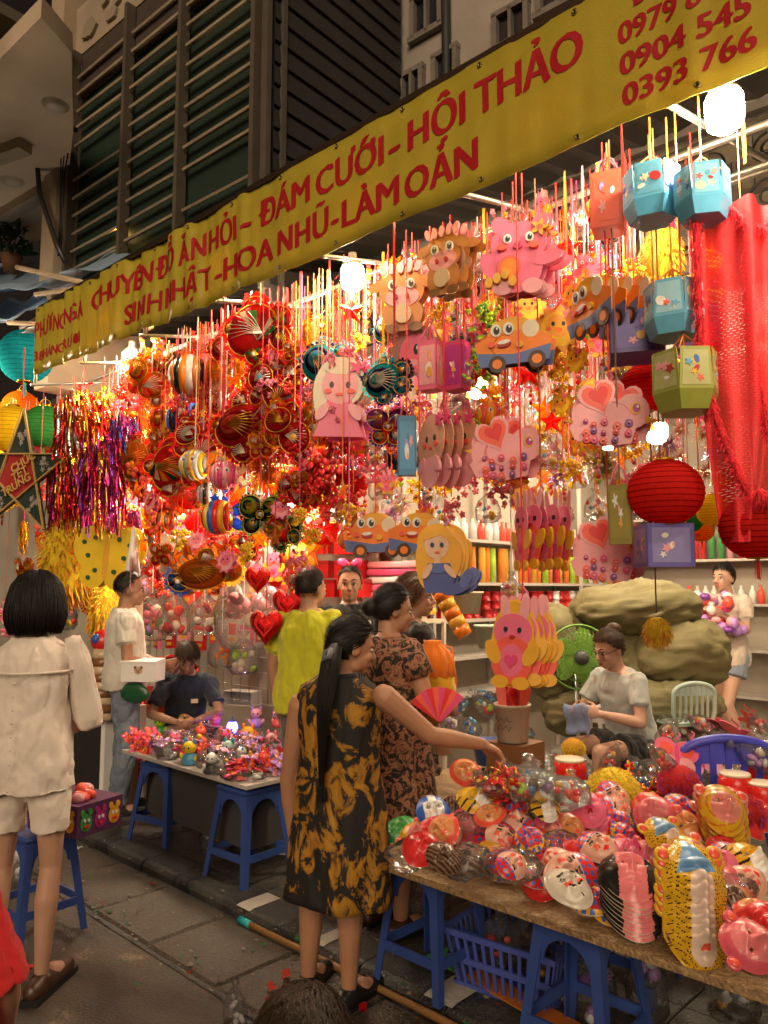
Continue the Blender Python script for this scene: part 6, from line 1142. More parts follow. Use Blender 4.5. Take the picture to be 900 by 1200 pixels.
ZONES = [((385, 235, 745, 440), 3.05, 33, ('charm_string', 'pink_blossom_bunch', 'red_charm_string', 'bear_board', 'yellow_blossom_bunch', 'bunny_board', 'star_lantern', 'toy_bag', 'chick_board', 'blue_fish_lantern', 'orange_ball')), ((150, 400, 410, 660), 2.86, 27, ('red_charm_string', 'red_blossom_bunch', 'star_lantern', 'foil_burst', 'gold_star_lantern', 'pink_blossom_bunch', 'orange_butterfly_lantern', 'pink_chick_board', 'yellow_blossom_bunch')), ((395, 470, 600, 610), 3.15, 28, ('pink_blossom_bunch', 'charm_string', 'bunny_board', 'silver_burst', 'toy_bag', 'red_charm_string')), ((610, 300, 840, 470), 3.3, 30, ('yellow_blossom_bunch', 'red_charm_string', 'chick_board', 'red_paper_lantern', 'charm_string', 'gold_star_lantern', 'toy_bag')),
         ((150, 410, 395, 480), 3.15, 32, ('red_fish_lantern', 'orange_butterfly_lantern', 'rooster_lantern', 'star_lantern', 'red_blossom_bunch', 'red_charm_string', 'foil_burst', 'gold_star_lantern', 'blue_fish_lantern', 'yellow_blossom_bunch')), ((130, 470, 420, 650), 3.1, 34, ('red_fish_lantern', 'orange_butterfly_lantern', 'rooster_lantern', 'star_lantern', 'red_blossom_bunch', 'red_charm_string', 'toy_bag', 'orange_ball', 'red_paper_lantern', 'purple_tinsel', 'gold_tinsel')),
         ((0, 450, 160, 640), 3.0, 34, ('gold_tinsel', 'purple_tinsel', 'star_lantern', 'gold_star_lantern', 'yellow_blossom_bunch', 'silver_burst', 'red_blossom_bunch', 'chick_board')), ((390, 330, 560, 560), 3.25, 33, ('pink_blossom_bunch', 'charm_string', 'silver_burst', 'pink_chick_board', 'bunny_board', 'toy_bag', 'red_blossom_bunch', 'bear_board', 'blue_fish_lantern', 'red_fish_lantern')),
         ((550, 370, 740, 560), 3.25, 33, ('yellow_blossom_bunch', 'chick_board', 'toy_bag', 'charm_string', 'foil_burst', 'orange_ball', 'pink_blossom_bunch', 'red_charm_string', 'star_lantern')), ((380, 430, 700, 600), 3.8, 32, ('pink_blossom_bunch', 'silver_burst', 'charm_string', 'toy_bag', 'red_charm_string', 'foil_burst', 'yellow_blossom_bunch')), ((600, 470, 850, 590), 4.15, 28, ('foil_burst', 'silver_burst', 'gold_star_lantern', 'charm_string', 'toy_bag', 'red_charm_string', 'yellow_blossom_bunch')),
         ((130, 560, 430, 720), 3.38, 33, ('red_fish_lantern', 'red_charm_string', 'toy_bag', 'red_blossom_bunch', 'pink_chick_board', 'orange_ball', 'bunny_board', 'red_paper_lantern', 'rooster_lantern', 'gold_star_lantern')), ((600, 440, 860, 600), 3.75, 30, ('yellow_blossom_bunch', 'foil_burst', 'toy_bag', 'silver_burst', 'red_charm_string', 'chick_board', 'charm_string', 'gold_star_lantern', 'pink_blossom_bunch')), ((0, 440, 420, 720), 4.2, 44, ('red_charm_string', 'red_blossom_bunch', 'gold_star_lantern', 'toy_bag', 'yellow_blossom_bunch', 'orange_butterfly_lantern', 'pink_blossom_bunch', 'red_paper_lantern')), ((440, 260, 620, 400), 3.5, 32, ('charm_string', 'pink_blossom_bunch', 'toy_bag', 'red_charm_string', 'yellow_blossom_bunch')),
         ((60, 420, 420, 680), 3.6, 38, ('red_charm_string', 'red_blossom_bunch', 'gold_star_lantern', 'toy_bag', 'red_fish_lantern', 'orange_butterfly_lantern', 'pink_blossom_bunch', 'red_paper_lantern', 'gold_tinsel')), ((390, 560, 500, 600), 3.4, 36, ('red_charm_string', 'foil_burst', 'toy_bag'))]
RF = random.Random(11)
for zi, ((x0_, y0_, x1_, y1_), Y, s, kinds) in enumerate(ZONES):
    n_ = max(3, int((x1_ - x0_) * (y1_ - y0_) / (s * s) * .95)); pts_ = []; tries = 0
    while len(pts_) < n_ and tries < 3000:
        tries += 1; x, y = RF.uniform(x0_, x1_), RF.uniform(y0_, y1_)
        if y < 454 - .426 * (x - 45) + s * 1.15: continue
        if 365 < x < 445 and y > 632: continue
        if all((x - a) ** 2 + (y - c) ** 2 > (s * .66) ** 2 for a, c in pts_): pts_.append((x, y))
    for k, (x, y) in enumerate(pts_):
        kd = kinds[(k + RF.randrange(2)) % len(kinds)]; lb, fn, cat_ = FILL[kd]; H_(kd, kd, fn(), x, y, Y + RF.uniform(-.12, .12), s * RF.uniform(.9, 1.35), RF.uniform(-.4, 1.2), lb, cat_, 'goods hung in rows behind', RF.choice(('red', 'orange', 'hpink', 'coral', 'dred', 'red', 'brown')), .0028, auto=True)
# loose ribbons hanging between the goods
RB = [(x, ) for x in (232, 246, 261, 276, 318, 338, 352, 371, 387, 398, 428, 439, 449, 462, 494, 506, 517, 545, 556, 568, 581, 596, 632, 648, 664, 684, 702, 733, 812, 873)]
rbm = {}
for i, (x,) in enumerate(RB):
    c = ('coral', 'orange', 'red', 'gold', 'lpink', 'yellow', 'red')[i % 7]; Y = 2.68 + .5 * RF.random(); yt = 455 - .426 * (x - 45) - 30; p = onY(x, yt + RF.uniform(90, 190), Y); zt = 3.45
    if c not in rbm: b = MB(); b.add([(-.5, .1, 0), (.5, -.1, 0), (.5, .2, .25), (-.5, .1, .25), (-.4, -.3, .5), (.5, .1, .5), (.3, .4, .75), (-.5, -.1, .75), (-.5, .1, 1), (.5, 0, 1)], [(0, 1, 2, 3), (3, 2, 5, 4), (4, 5, 6, 7), (7, 6, 9, 8)], mat(c, 'cloth')); rbm[c] = b.mesh('ribbon')
    o = place('hanging_ribbon', rbm[c], None, p, (0, 0, RF.uniform(-1, 1)), (.014, .014, max(.15, zt - p.z))); tag(o, uniq('loose %s ribbon hanging straight' % {'lpink': 'pale pink', 'gold': 'golden'}.get(c, c), *proj(p)[:2]), 'ribbon', 'loose hanging ribbons')
# ---------------------------------------------------------------- tables, stools, chairs
stm = mat('stoolblue', 'plastic')
def stool_parts():
    h, a, t = .45, .165, .115; b = MB(); vs = []
    o = [(x * t * q, y * t * q, z) for (q, z) in ((1.0, h - .03), (1.08, h - .012), (1.0, h)) for x, y in ((-1, -1), (1, -1), (1, 1), (-1, 1))]
    b.add(o, [(0, 3, 2, 1)] + [(k * 4 + i, k * 4 + (i + 1) % 4, k * 4 + 4 + (i + 1) % 4, k * 4 + 4 + i) for k in range(2) for i in range(4)] + [(8, 9, 10, 11)], stm); out = [('seat', b.mesh('seat'), None)]
    for sx in (-1, 1):
        for sy in (-1, 1):
            b = MB(); w0, w1 = .030, .040; q = lambda r, w_, z: [(sx * r, sy * r, z), (sx * (r - w_), sy * r, z), (sx * (r - w_), sy * (r - .008), z), (sx * (r - .008), sy * (r - .008), z), (sx * (r - .008), sy * (r - w_), z), (sx * r, sy * (r - w_), z)]
            A_, B_ = q(a, w0, 0), q(t, w1, h - .02); b.add(A_ + B_, [(i, (i + 1) % 6, 6 + (i + 1) % 6, 6 + i) if sx * sy > 0 else (i, 6 + i, 6 + (i + 1) % 6, (i + 1) % 6) for i in range(6)] + [tuple(range(6)), tuple(range(6, 12))], stm); out.append(('leg', b.mesh('leg'), None))
    for k in range(4):
        T = Matrix.Rotation(pi / 2 * k, 4, 'Z'); b = MB(); b.T = T; r = a - (a - t) * .28; b.box((0, -r + .006, .13), (2 * r - .04, .010, .035), stm); out.append(('crossbar', b.mesh('crossbar'), None))
        b = MB(); b.T = T; n = 9; pts = [(-t + .03, h - .14)] + [((t - .032) * -cos(pi * i / n), h - .14 + .085 * sin(pi * i / n)) for i in range(n + 1)] + [(t - .03, h - .14), (t - .01, h - .14), (t - .0, h - .03), (-t, h - .03), (-t + .01, h - .14)]
        b.prism(pts[1:-5] + [(t - .004, h - .14), (t + .002, h - .03), (-t - .002, h - .03), (-t + .004, h - .14)], -t - .004, -t + .004, stm); out.append(('apron', b.mesh('apron'), None))
    return out
SP = stool_parts()
def stool(x, y, z, r, label, s=1.0):
    t = thing('plastic_stool', label, 'stool', (x, y, z), r, 'blue plastic stools', s)
    for n, me, _ in SP: place(n, me, t)
q = onZ(40, 1090, 0); stool(q.x, q.y, 0, .1, 'blue plastic stool carrying a toy crate behind the woman in cream', 1.05)
q = onZ(272, 1030, .06); stool(q.x + .01, 2.66, .062, .05, 'blue plastic stool under the front corner of the toy table', 1.07)
q = onZ(180, 985, .06); stool(q.x, q.y + .1, .062, .2, 'blue plastic stool under the far end of the toy table', 1.07)
stool(-2.12, 2.50, .062, 0, 'blue plastic stool under the mask table behind the long-haired woman', 1.04)
stool(-1.40, 2.44, .062, 0, 'blue plastic stool under the near edge of the mask table beside the basket', 1.04)
stool(-1.55, 3.02, .062, .1, 'blue plastic stool under the back of the mask table', 1.04)
stool(-.4, 2.6, .062, .1, 'blue plastic stool under the far right of the mask table', 1.04)
bw = blotch('board_wood', (.22, .13, .06), (.42, .28, .14), 5, .3, .7, 'ground', stretch=(.4, 3, 1), rough=.6)
mt_ = thing('mask_table', 'long wooden board table piled with plastic masks', 'table', (0, 0, 0))
for i in range(4): b = MB(); b.box((-1.05, 2.36 + i * .245, .545), (2.55, .240, .024), bw); b.build('plank', mt_)
tt = thing('toy_table', 'low white-covered table of light-up toys', 'table', (-4.08, 2.87, .575), 0)
b = MB(); b.box((0, 0, 0), (1.34, .72, .02), mat((.50, .46, .42), 'card')); b.build('tabletop', tt)
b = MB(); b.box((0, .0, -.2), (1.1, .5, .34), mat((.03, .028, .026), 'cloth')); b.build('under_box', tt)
def chair(name, label, loc, rot, c, h=.78, slots=5, s=1.0):
    t = thing(name, label, 'chair', loc, rot, None, s); m = mat(c, 'plastic')
    b = MB(); b.prism([(-.2, -.2), (.2, -.2), (.22, .2), (-.22, .2)], 0, .03, m); me = b.mesh('seat'); o = place('seat', me, t, (0, 0, .42), (-pi / 2, 0, 0))
    for sx in (-1, 1):
        for sy in (-1, 1): b = MB(); b.cap((sx * .19, sy * .19, .41), .022, (sx * .23, sy * .24, .02), .018, m, 8); b.build('leg', t)
    b = MB()
    pts = [(-.19, .42)] + [(-.225 + .0 * i, .52 + (h - .62) * i / 4) for i in range(5)] + [(.225 * -cos(pi * i / 10), h - .1 + .1 * sin(pi * i / 10)) for i in range(1, 10)] + [(.225, h - .1), (.225, .52), (.19, .42)]
    def bow(x): return .21 + .03 * (x / .22) ** 2
    n = slots; wd = .36 / n
    fr_ = [(x, z) for x, z in pts]
    b.tube([(x, .22 + .08 * (z - .42), z) for x, z in fr_], .022, m, 8); b.build('back_frame', t)
    for i in range(n):
        x = -.18 + wd * (i + .5); zt = h - .10 + .1 * sqrt(max(0, 1 - (x / .225) ** 2)); b = MB(); b.bar((x, .22, .44), (x, .22 + .08 * (zt - .42), zt), wd * .42, .012, m); b.build('back_slat', t)
    b = MB(); b.prism([(x * .98, z - .005) for x, z in [(.225 * -cos(pi * i / 10), h - .1 + .1 * sin(pi * i / 10)) for i in range(0, 11)]] + [(.21, h - .125), (-.21, h - .125)], .225, .245, m); b.build('top_rail', t)
    return t
q = W(799, 860, 5.0); chair('plastic_chair', 'small mint white plastic chair beside the seated woman facing the street', (q.x, q.y, .50), ang(.2, -1) + pi / 2 + pi, 'mint', .82, 6, .64)
b = MB(); b.box((0, 0, 0), (.62, .5, .42), mat((.60, .56, .50), 'card')); o = tag(b.build('packing_case', None, (q.x, q.y, .285)), 'pale packing case carrying the small mint chair', 'case'); o.rotation_euler = (0, 0, .7)
q = W(748, 850, 5.15); chair('plastic_chair', 'white plastic chair behind the seated woman', (q.x, q.y, .06), ang(.6, .6) + pi / 2, 'white', .80, 5)
q = W(836, 915, 3.95); chair('plastic_chair', 'blue plastic chair behind the mask table', (q.x, q.y, .06), ang(-.1, -1) + pi / 2 + pi, 'chairblue', .84, 5)
b = MB()
rc = thing('tube_chair', 'red tube-framed chair behind the seated boy', 'chair', E_.loc + E_.F @ Vector((.12, -.24, 0)), E_.face + pi / 2)
for sx in (-1, 1):
    b = MB(); b.tube([(sx * .2, -.3, 0), (sx * .2, -.26, .4), (sx * .2, .0, .42), (sx * .2, .06, .9)], .015, mat('red', 'metal'), 8); b.build('side_tube', rc)
b = MB(); b.tube([(-.2, .06, .9), (-.15, .06, .97), (0, .06, 1.0), (.15, .06, .97), (.2, .06, .9)], .015, mat('red', 'metal'), 8); b.build('top_tube', rc)
b = MB(); b.box((0, -.1, .43), (.38, .36, .03), mat('coral', 'plastic')); b.build('seat', rc); b = MB(); b.box((0, .05, .68), (.38, .02, .2), mat('coral', 'plastic')); b.build('backrest', rc)
b = MB(); b.lathe([(.0, .35), (.17, .35), (.17, .33), (.15, .0), (.13, .0), (.0, .02)], mat('red', 'plastic'), 4); tag(b.build('low_stool', None, Vector((S_.loc.x, S_.loc.y, .06)) + S_.F @ Vector((0, -.14, -.02))), 'red low stool under the seated woman', 'stool').rotation_euler = (0, 0, .4)

# ---------------------------------------------------------------- masks
def G(x, z, cx, cz, sx, sz): return math.exp(-((x - cx) / sx) ** 2 - ((z - cz) / sz) ** 2)
def maskmesh(kind):
    nu, nv = 44, 50; b = MB(); vs = []
    for i in range(nu + 1):
        for j in range(nv + 1):
            u, v = 2 * i / nu - 1, 2 * j / nv - 1; x, z = u * sqrt(1 - v * v / 2), v * sqrt(1 - u * u / 2); r2 = x * x + z * z
            d = .27 * sqrt(max(0, 1.0 - .985 * r2)) + .15 * G(x, z, 0, -.10, .11, .20) + .08 * G(x, z, 0, .31, .5, .09) - .09 * (G(x, z, .34, .14, .16, .12) + G(x, z, -.34, .14, .16, .12)) + .07 * (G(x, z, .4, -.2, .2, .2) + G(x, z, -.4, -.2, .2, .2)) + .05 * G(x, z, 0, -.44, .22, .05) + .05 * G(x, z, 0, -.56, .2, .05) + .05 * G(x, z, 0, -.78, .2, .12) - .03 * G(x, z, 0, -.50, .2, .025)
            if kind in ('pig', 'monkey', 'tiger', 'bluehood', 'pinkpig'): d += .20 * G(x, z, 0, -.28, .28, .22)
            q_ = 1.07 if max(abs(u), abs(v)) > .99 else 1; vs.append((x * .42 * q_ * (1 - .20 * max(0, -z - .1)), -d, z * .5 * q_))
    F_ = [(i * (nv + 1) + j, (i + 1) * (nv + 1) + j, (i + 1) * (nv + 1) + j + 1, i * (nv + 1) + j + 1) for i in range(nu) for j in range(nv)]
    by = {}
    for f in F_:
        x = sum(vs[k][0] for k in f) / 4 / .42; z = sum(vs[k][2] for k in f) / 4 / .5; r = sqrt(x * x + z * z); ex = min(abs(x - .34), abs(x + .34)); c = 'red'
        eye = (ex / .17) ** 2 + ((z - .14) / .09) ** 2; lip = (x / .24) ** 2 + ((z + .50) / .085) ** 2; brow = abs(z - .32 + .3 * (ex - .0) ** 2) < .045 and ex < .17
        if kind == 'red': c = 'black' if eye < .6 else ((.66, .03, .03))
        elif kind == 'green': c = 'black' if eye < .7 else 'green'
        elif kind == 'white': c = 'black' if eye < .75 or brow or (abs(z + .36 - .25 * abs(x)) < .04 and .03 < abs(x) < .4) or (abs(x) < .04 and -.8 < z < -.62) else ('coral' if (ex - .1) ** 2 + (z + .2) ** 2 < .012 else (.66, .60, .50))
        elif kind == 'silver': c = 'black' if eye < .7 else ('blue' if abs(x) > .62 or (z > .45 and abs(x) > .25) else ('silver' if int((x + 1) * 5) % 2 else 'white'))
        elif kind == 'clown': c = 'blue' if z > .42 and ((x * 3.2 % 1) - .5) ** 2 + ((z * 3.2 % 1) - .5) ** 2 < .10 else ('red' if z > .42 else ('black' if eye < .6 or (eye < 1.3 and z > .15) or brow else ('red' if lip < 1 else ('coral' if ex < .2 and -.35 < z < -.05 and abs(x) > .25 else (.76, .42, .32)))))
        elif kind == 'pig': c = 'black' if eye < .45 else ('hpink' if (x / .26) ** 2 + ((z + .28) / .17) ** 2 < 1 else ('dred' if lip < .5 else 'pink'))
        elif kind == 'pinkpig': c = 'black' if eye < .45 else ((.74, .20, .22) if r < .75 else (.66, .10, .14))
        elif kind == 'monkey': c = 'black' if eye < .6 else ((.74, .25, .22) if (x / .62) ** 2 + ((z + .1) / .62) ** 2 < 1 else ((.66, .38, .02) if int(r * 26 + x * 6) % 5 else 'dorange'))
        elif kind == 'bluehood': c = 'black' if eye < .45 and z > .08 else ((.14, .32, .58) if z > .02 and abs(x) < .62 * (1.05 - z) + .08 else ((.78, .62, .52) if (x / .42) ** 2 + ((z + .42) / .48) ** 2 < 1 and z < .0 and not lip < .5 else ('coral' if lip < .5 else ('dbrown' if (int(x * 17 + 40) + int(z * 21 + 40)) % 3 == 0 and int(z * 37) % 2 else (.68, .40, .02)))))
        elif kind == 'blackpink': c = 'black' if abs(x) > .48 or eye < .5 else (.76, .20, .22)
        elif kind == 'tiger': c = 'black' if eye < .6 or (int(z * 9 + x * 3 + 20) % 4 == 0 and abs(x) > .5) else ('white' if z < -.1 and abs(x) < .5 else ((.70, .40, .02) if lip > .5 else 'red'))
        elif kind == 'dots': c = 'blue' if ((x * 2.6 % 1) - .5) ** 2 + ((z * 2.6 % 1) - .5) ** 2 < .09 else ('gold' if r > .85 else (.62, .03, .04))
        elif kind == 'orange': c = 'black' if eye < .6 else ('coral' if lip < 1 or r > .8 else (.70, .28, .10))
        elif kind == 'brown': c = 'dbrown' if int(x * 8 + 20) % 2 else (.20, .12, .08)
        if eye < .42 and kind not in ('dots', 'brown'): continue
        by.setdefault(c, []).append(f)
    for c, fs in by.items():
        k = b.mi(mat(c, 'vinyl')); 
        for f in fs: b.f.append(f); b.m.append(k); b.sm.append(True)
    nv_ = len(vs); b.v = vs + [(x * .96, y + .035, z * .96) for x, y, z in vs]; k = b.mi(mat('cream', 'vinyl'))
    for f in list(b.f): b.f.append(tuple(i + nv_ for i in reversed(f))); b.m.append(k); b.sm.append(True)
    if kind in ('pig', 'pinkpig', 'monkey', 'bluehood'):
        ec = {'pig': 'pink', 'pinkpig': (.66, .10, .14), 'monkey': (.74, .25, .22), 'bluehood': (.68, .40, .02)}[kind]
        for sg in (-1, 1): b.ell((sg * .38, -.06, .32), (.13, .05, .13), mat(ec, 'vinyl'), 10, 7); b.ell((sg * .38, -.10, .32), (.08, .03, .08), mat('coral', 'vinyl'), 8, 6)
    return b.mesh('mask')
MK = {}
def mask(kind, pos, nrm, roll, s, label, group='plastic masks on the table'):
    if kind not in MK: MK[kind] = maskmesh(kind)
    y = -Vector(nrm).normalized(); x = y.cross(UP); x = x.normalized() if x.length > .01 else Vector((1, 0, 0)); z = x.cross(y); R_ = Matrix((x, y, z)).transposed() @ ry(roll)
    o = place('mask', MK[kind], None, pos, R_.to_euler(), s)
    return tag(o, label, 'mask', group)
VN = {'red': 'plain red face mask', 'green': 'plain green face mask', 'white': 'white mask with black moustache', 'silver': 'silver and blue striped mask', 'clown': 'pink clown face mask', 'pig': 'pink pig mask', 'pinkpig': 'glossy red-pink mask', 'monkey': 'yellow monkey mask with pink face', 'bluehood': 'yellow spotted mask with blue hood', 'blackpink': 'pink and black mask', 'tiger': 'yellow and white clown tiger mask', 'dots': 'red mask with blue dots', 'orange': 'orange face mask', 'brown': 'brown wrapped mask'}
MLAND = [(493, 988, 'the red face mask'), (667, 1037, 'the white moustache mask'), (735, 1060, 'the pink and black stack'), (815, 1075, 'the blue-hooded stack'), (600, 845, 'the white bucket'), (668, 905, 'the red drum'), (718, 925, 'the yellow lion head'), (835, 895, 'the blue chair'), (585, 885, 'the reaching hand'), (880, 1100, 'the big pink mask')]
def mlabel(base, px, py):
    for lx, ly, nm in sorted(MLAND, key=lambda q: (q[0] - px) ** 2 + (q[1] - py) ** 2)[:8]:
        dx, dy = px - lx, py - ly; rel = ('just left of' if dx < 0 else 'just right of') if abs(dx) > abs(dy) else ('behind' if dy < 0 else 'in front of'); s = '%s %s %s' % (base, rel, nm)
        if s not in LABELS: LABELS[s] = 1; return s
    for a in ('partly covered', 'tilted', 'half hidden', 'lower', 'buried', 'sideways', 'upturned', 'squeezed', 'leaning'):
        s = '%s %s in the mask pile' % (a, base)
        if s not in LABELS: LABELS[s] = 1; return s
    return '%s in the mask pile' % base
UPV = (-CF0 * .75 + UP).normalized()
ML = [(470, 968, 'green', 50, -.9), (494, 990, 'red', 62, -.75), (508, 948, 'silver', 54, .1), (552, 962, 'pinkpig', 58, .4), (558, 934, 'tiger', 54, .9), (600, 938, 'dots', 54, .5), (588, 978, 'clown', 54, -.7), (622, 978, 'dots', 46, .6), (546, 902, 'orange', 50, .2), (646, 965, 'pig', 46, .6), (640, 1012, 'red', 54, 1.1), (668, 1036, 'white', 72, .25), (690, 944, 'pig', 56, .2), (724, 962, 'dots', 50, -.3), (702, 988, 'clown', 58, .8), (738, 994, 'pig', 56, .9), (768, 950, 'pinkpig', 64, -.3), (782, 978, 'bluehood', 66, .2), (812, 1000, 'monkey', 70, .3),
      (762, 995, 'pinkpig', 50, 1.2), (846, 955, 'monkey', 76, .1), (882, 1004, 'tiger', 64, .2), (884, 1102, 'pinkpig', 84, 1.3), (690, 1010, 'clown', 50, -.4), (620, 915, 'tiger', 54, 1.3), (575, 912, 'brown', 46, 0), (545, 1006, 'brown', 60, 1.5), (600, 1008, 'clown', 48, 1.9), (862, 1046, 'brown', 46, .2), (720, 930, 'clown', 50, .3), (888, 950, 'red', 60, .2), (745, 1022, 'pinkpig', 54, .2), (660, 985, 'dots', 46, 1.0), (525, 972, 'clown', 46, .4), (520, 1000, 'brown', 50, .9), (575, 950, 'orange', 44, 2), (800, 945, 'dots', 52, .7), (640, 940, 'tiger', 46, .2), (858, 1000, 'clown', 56, .2), (670, 965, 'orange', 46, .3)]
for i, (px, py, kd, s, roll) in enumerate(ML):
    z = .66 + .10 * ((i * 37) % 10) / 10 + .04 * (py < 960); p = onZ(px, py, z); d = (p - CAM).dot(CF); nn = UPV + Vector((rnd(-.25, .25), rnd(-.25, .25), 0)); mask(kd, p - UPV * .03, nn, -roll, s / FPX * d * .84, mlabel(VN[kd], px, py))
def mstack(kd, a, b_, n, s, roll, nrm, base):
    ON = ('lowest', 'second lowest', 'third lowest', 'fourth lowest', 'fifth lowest', 'sixth lowest', 'seventh lowest', 'eighth lowest', 'ninth lowest')
    for i in range(n): t = i / (n - 1); p = Vector(a).lerp(Vector(b_), t); mask(kd, p, nrm, roll + rnd(-.07, .07), s * rnd(.97, 1.03), '%s %s of its stack' % ('topmost' if i == n - 1 else ON[i], base), 'stacked ' + base + 's')
mstack('bluehood', onZ(814, 1095, .62), onZ(812, 1030, .76), 7, .205, .0, (-CF0 * .9 + UP * .7), 'yellow spotted mask with blue hood')
mstack('blackpink', onZ(742, 1074, .60), onZ(738, 1030, .72), 9, .215, .1, (-CF0 * .35 + UP), 'pink and black mask')
mstack('monkey', onZ(850, 985, .62), onZ(846, 950, .76), 6, .21, .15, (-CF0 * .8 + UP * .8), 'yellow monkey mask')
mstack('tiger', onZ(625, 950, .60), onZ(622, 930, .70), 6, .16, .3, (-CF0 * .6 + UP * .8), 'yellow and white tiger mask')
# hidden bed of wrapped masks under the top layer
for i in range(165):
    px, py = random.uniform(475, 898), random.uniform(925, 1130); p = onZ(px, py, rnd(.60, .69)); 
    if p.y < 2.29 or p.x < -2.28: continue
    kd = random.choice(('pig', 'pinkpig', 'clown', 'orange', 'dots', 'monkey', 'brown', 'red')); mask(kd, p, UPV + Vector((rnd(-.5, .5), rnd(-.5, .5), 0)), rnd(0, 6), rnd(.12, .165), mlabel('small ' + VN[kd], px, py))
def film(name, pos, r, label, seed, rot=0, group='clear plastic wrappers'):
    b = MB(); b.ell((0, 0, 0), r, mat('white', 'clear'), 22, 14); me = b.mesh(name); wrinkle(me, min(r) * .55, 1.1 / max(r), seed=seed); wrinkle(me, min(r) * .25, 3.2 / max(r), seed=seed + 5); return tag(place(name, me, None, pos, (0, 0, rot)), label, 'wrapper', group)
for i, (px, py, rx_, lb) in enumerate(((480, 1000, .13, 'crinkled clear wrapper around the red face mask'), (552, 965, .11, 'clear wrapper over the glossy pink mask beside the silver one'), (548, 1010, .14, 'clear wrapper over the brown masks at the table edge'), (602, 1015, .15, 'crumpled clear wrapper hanging over the table edge'), (583, 906, .13, 'clear wrapper under the reaching hand'), (655, 990, .12, 'clear wrapper behind the white moustache mask'), (765, 960, .12, 'clear wrapper over the masks by the blue chair'), (630, 893, .12, 'clear wrapper right of the reaching hand'), (850, 1040, .12, 'clear wrapper beside the blue-hooded stack'))):
    film('plastic_wrapper', onZ(px, py, .68), (rx_ * .82, rx_ * .66, rx_ * .34), lb, i + 1, rnd(0, 3))
# drums, lion head, bucket
def drum(px, py, z, s, label):
    p = onZ(px, py, z); t = thing('toy_drum', label, 'drum', p, 0, 'red toy drums', s)
    b = MB(); b.lathe([(.42, -.5), (.5, -.2), (.5, .2), (.42, .5)], mat('red', 'vinyl'), 22); b.build('shell', t)
    for z_ in (-.5, .5): b = MB(); b.lathe([(.0, z_ * 1.02), (.40, z_ * 1.02), (.45, z_ * .98), (.45, z_ * .86), (.43, z_ * .86)], mat('cream', 'vinyl'), 22); b.build('skin', t)
    b = MB()
    for i in range(14): a = 2 * pi * i / 14; b.ell((.455 * cos(a), .455 * sin(a), .38), .02, mat('gold', 'metal'), 6, 4)
    b.build('stud_ring', t)
drum(668, 908, .66, .17, 'red toy drum with fuzzy toy on top at the back of the mask table'); drum(862, 925, .70, .15, 'red toy drum with cream skin beside the blue chair'); drum(893, 935, .68, .14, 'red toy drum at the edge of the picture'); drum(893, 905, .72, .14, 'rearmost red toy drum near the blue chair')
def shag(name, px, py, z, size, cols, label, cat, seed, shape=(.4, .36, .32)):
    t = thing(name, label, cat, onZ(px, py, z), rnd(0, 3), None, size)
    for n, me, _ in proto('shg%s%d' % (cols[0], seed), fuzz(cols, seed, 1500, shape, .10)): place(n, me, t)
    return t
shag('lion_head', 718, 926, .70, .34, ('yellow', 'gold', 'yellow'), 'yellow furry lion head toy on the mask table', 'toy', 61)
shag('fuzzy_toy', 672, 876, .74, .17, ('gold', 'yellow'), 'small yellow fuzzy toy on the red drum', 'toy', 62)
shag('feather_toy', 795, 915, .74, .24, ('red', 'dred', 'magenta'), 'red feathered lion toy before the blue chair', 'toy', 63); shag('feather_toy', 870, 950, .72, .24, ('red', 'dred'), 'red shaggy trim beside the yellow monkey stack', 'toy', 63)
bu = thing('white_bucket', 'white bucket of red paper fans at the back of the mask table', 'bucket', W(601, 868, 3.62), 0)
bcz = bu.location.z - .005
b = MB(); b.box((0, 0, 0), (.20, .19, bcz - .06), mat('brown', 'card')); tag(b.build('cardboard_carton', None, (bu.location.x, bu.location.y + .02, .06 + (bcz - .06) / 2)), 'brown cardboard carton under the white bucket', 'carton')
b = MB(); b.lathe([(.0, 0), (.072, 0), (.083, .16), (.088, .16), (.088, .172), (.078, .172), (.070, .01), (.0, .012)], mat((.60, .52, .42), 'plastic'), 24); b.build('pail', bu)
b = MB()
for r_ in range(2): b.tube([(-.045 + .011 * i, -.083 + .0006 * (i - 4) ** 2, .105 - .035 * r_ + .014 * sin(i * 2.3 + r_)) for i in range(9)], .0016, mat('dgrey', 'print'), 4)
b.build('scribble', bu)
for i in range(16): b = MB(); a = rnd(0, 6.3); r_ = rnd(.01, .06); b.T = Matrix.Translation((r_ * cos(a), r_ * sin(a), .17)) @ Euler((rnd(-.35, .35), rnd(-.35, .35), rnd(0, 3))).to_matrix().to_4x4(); b.prism([(-.008, -.08), (.008, -.08), (.03, .075), (.0, .09), (-.03, .075)], -.004, .004, mat(random.choice(('red', 'red', 'coral', 'dred')), 'card')); b.build('paper_fan', bu)
fan_ = thing('folding_fan', 'red and pink paper fan held before the woman in dark floral dress', 'fan', W(515, 845, 3.45), fv)
for i in range(9):
    b = MB(); b.T = Matrix.Rotation(-.9 + i * .2, 4, 'Y'); b.prism([(-.006, 0), (.006, 0), (.017, .15), (-.017, .15)], -.002 - .001 * i, .002 - .001 * i, mat(('red', 'coral', 'hpink')[i % 3], 'card')); b.build('leaf', fan_)
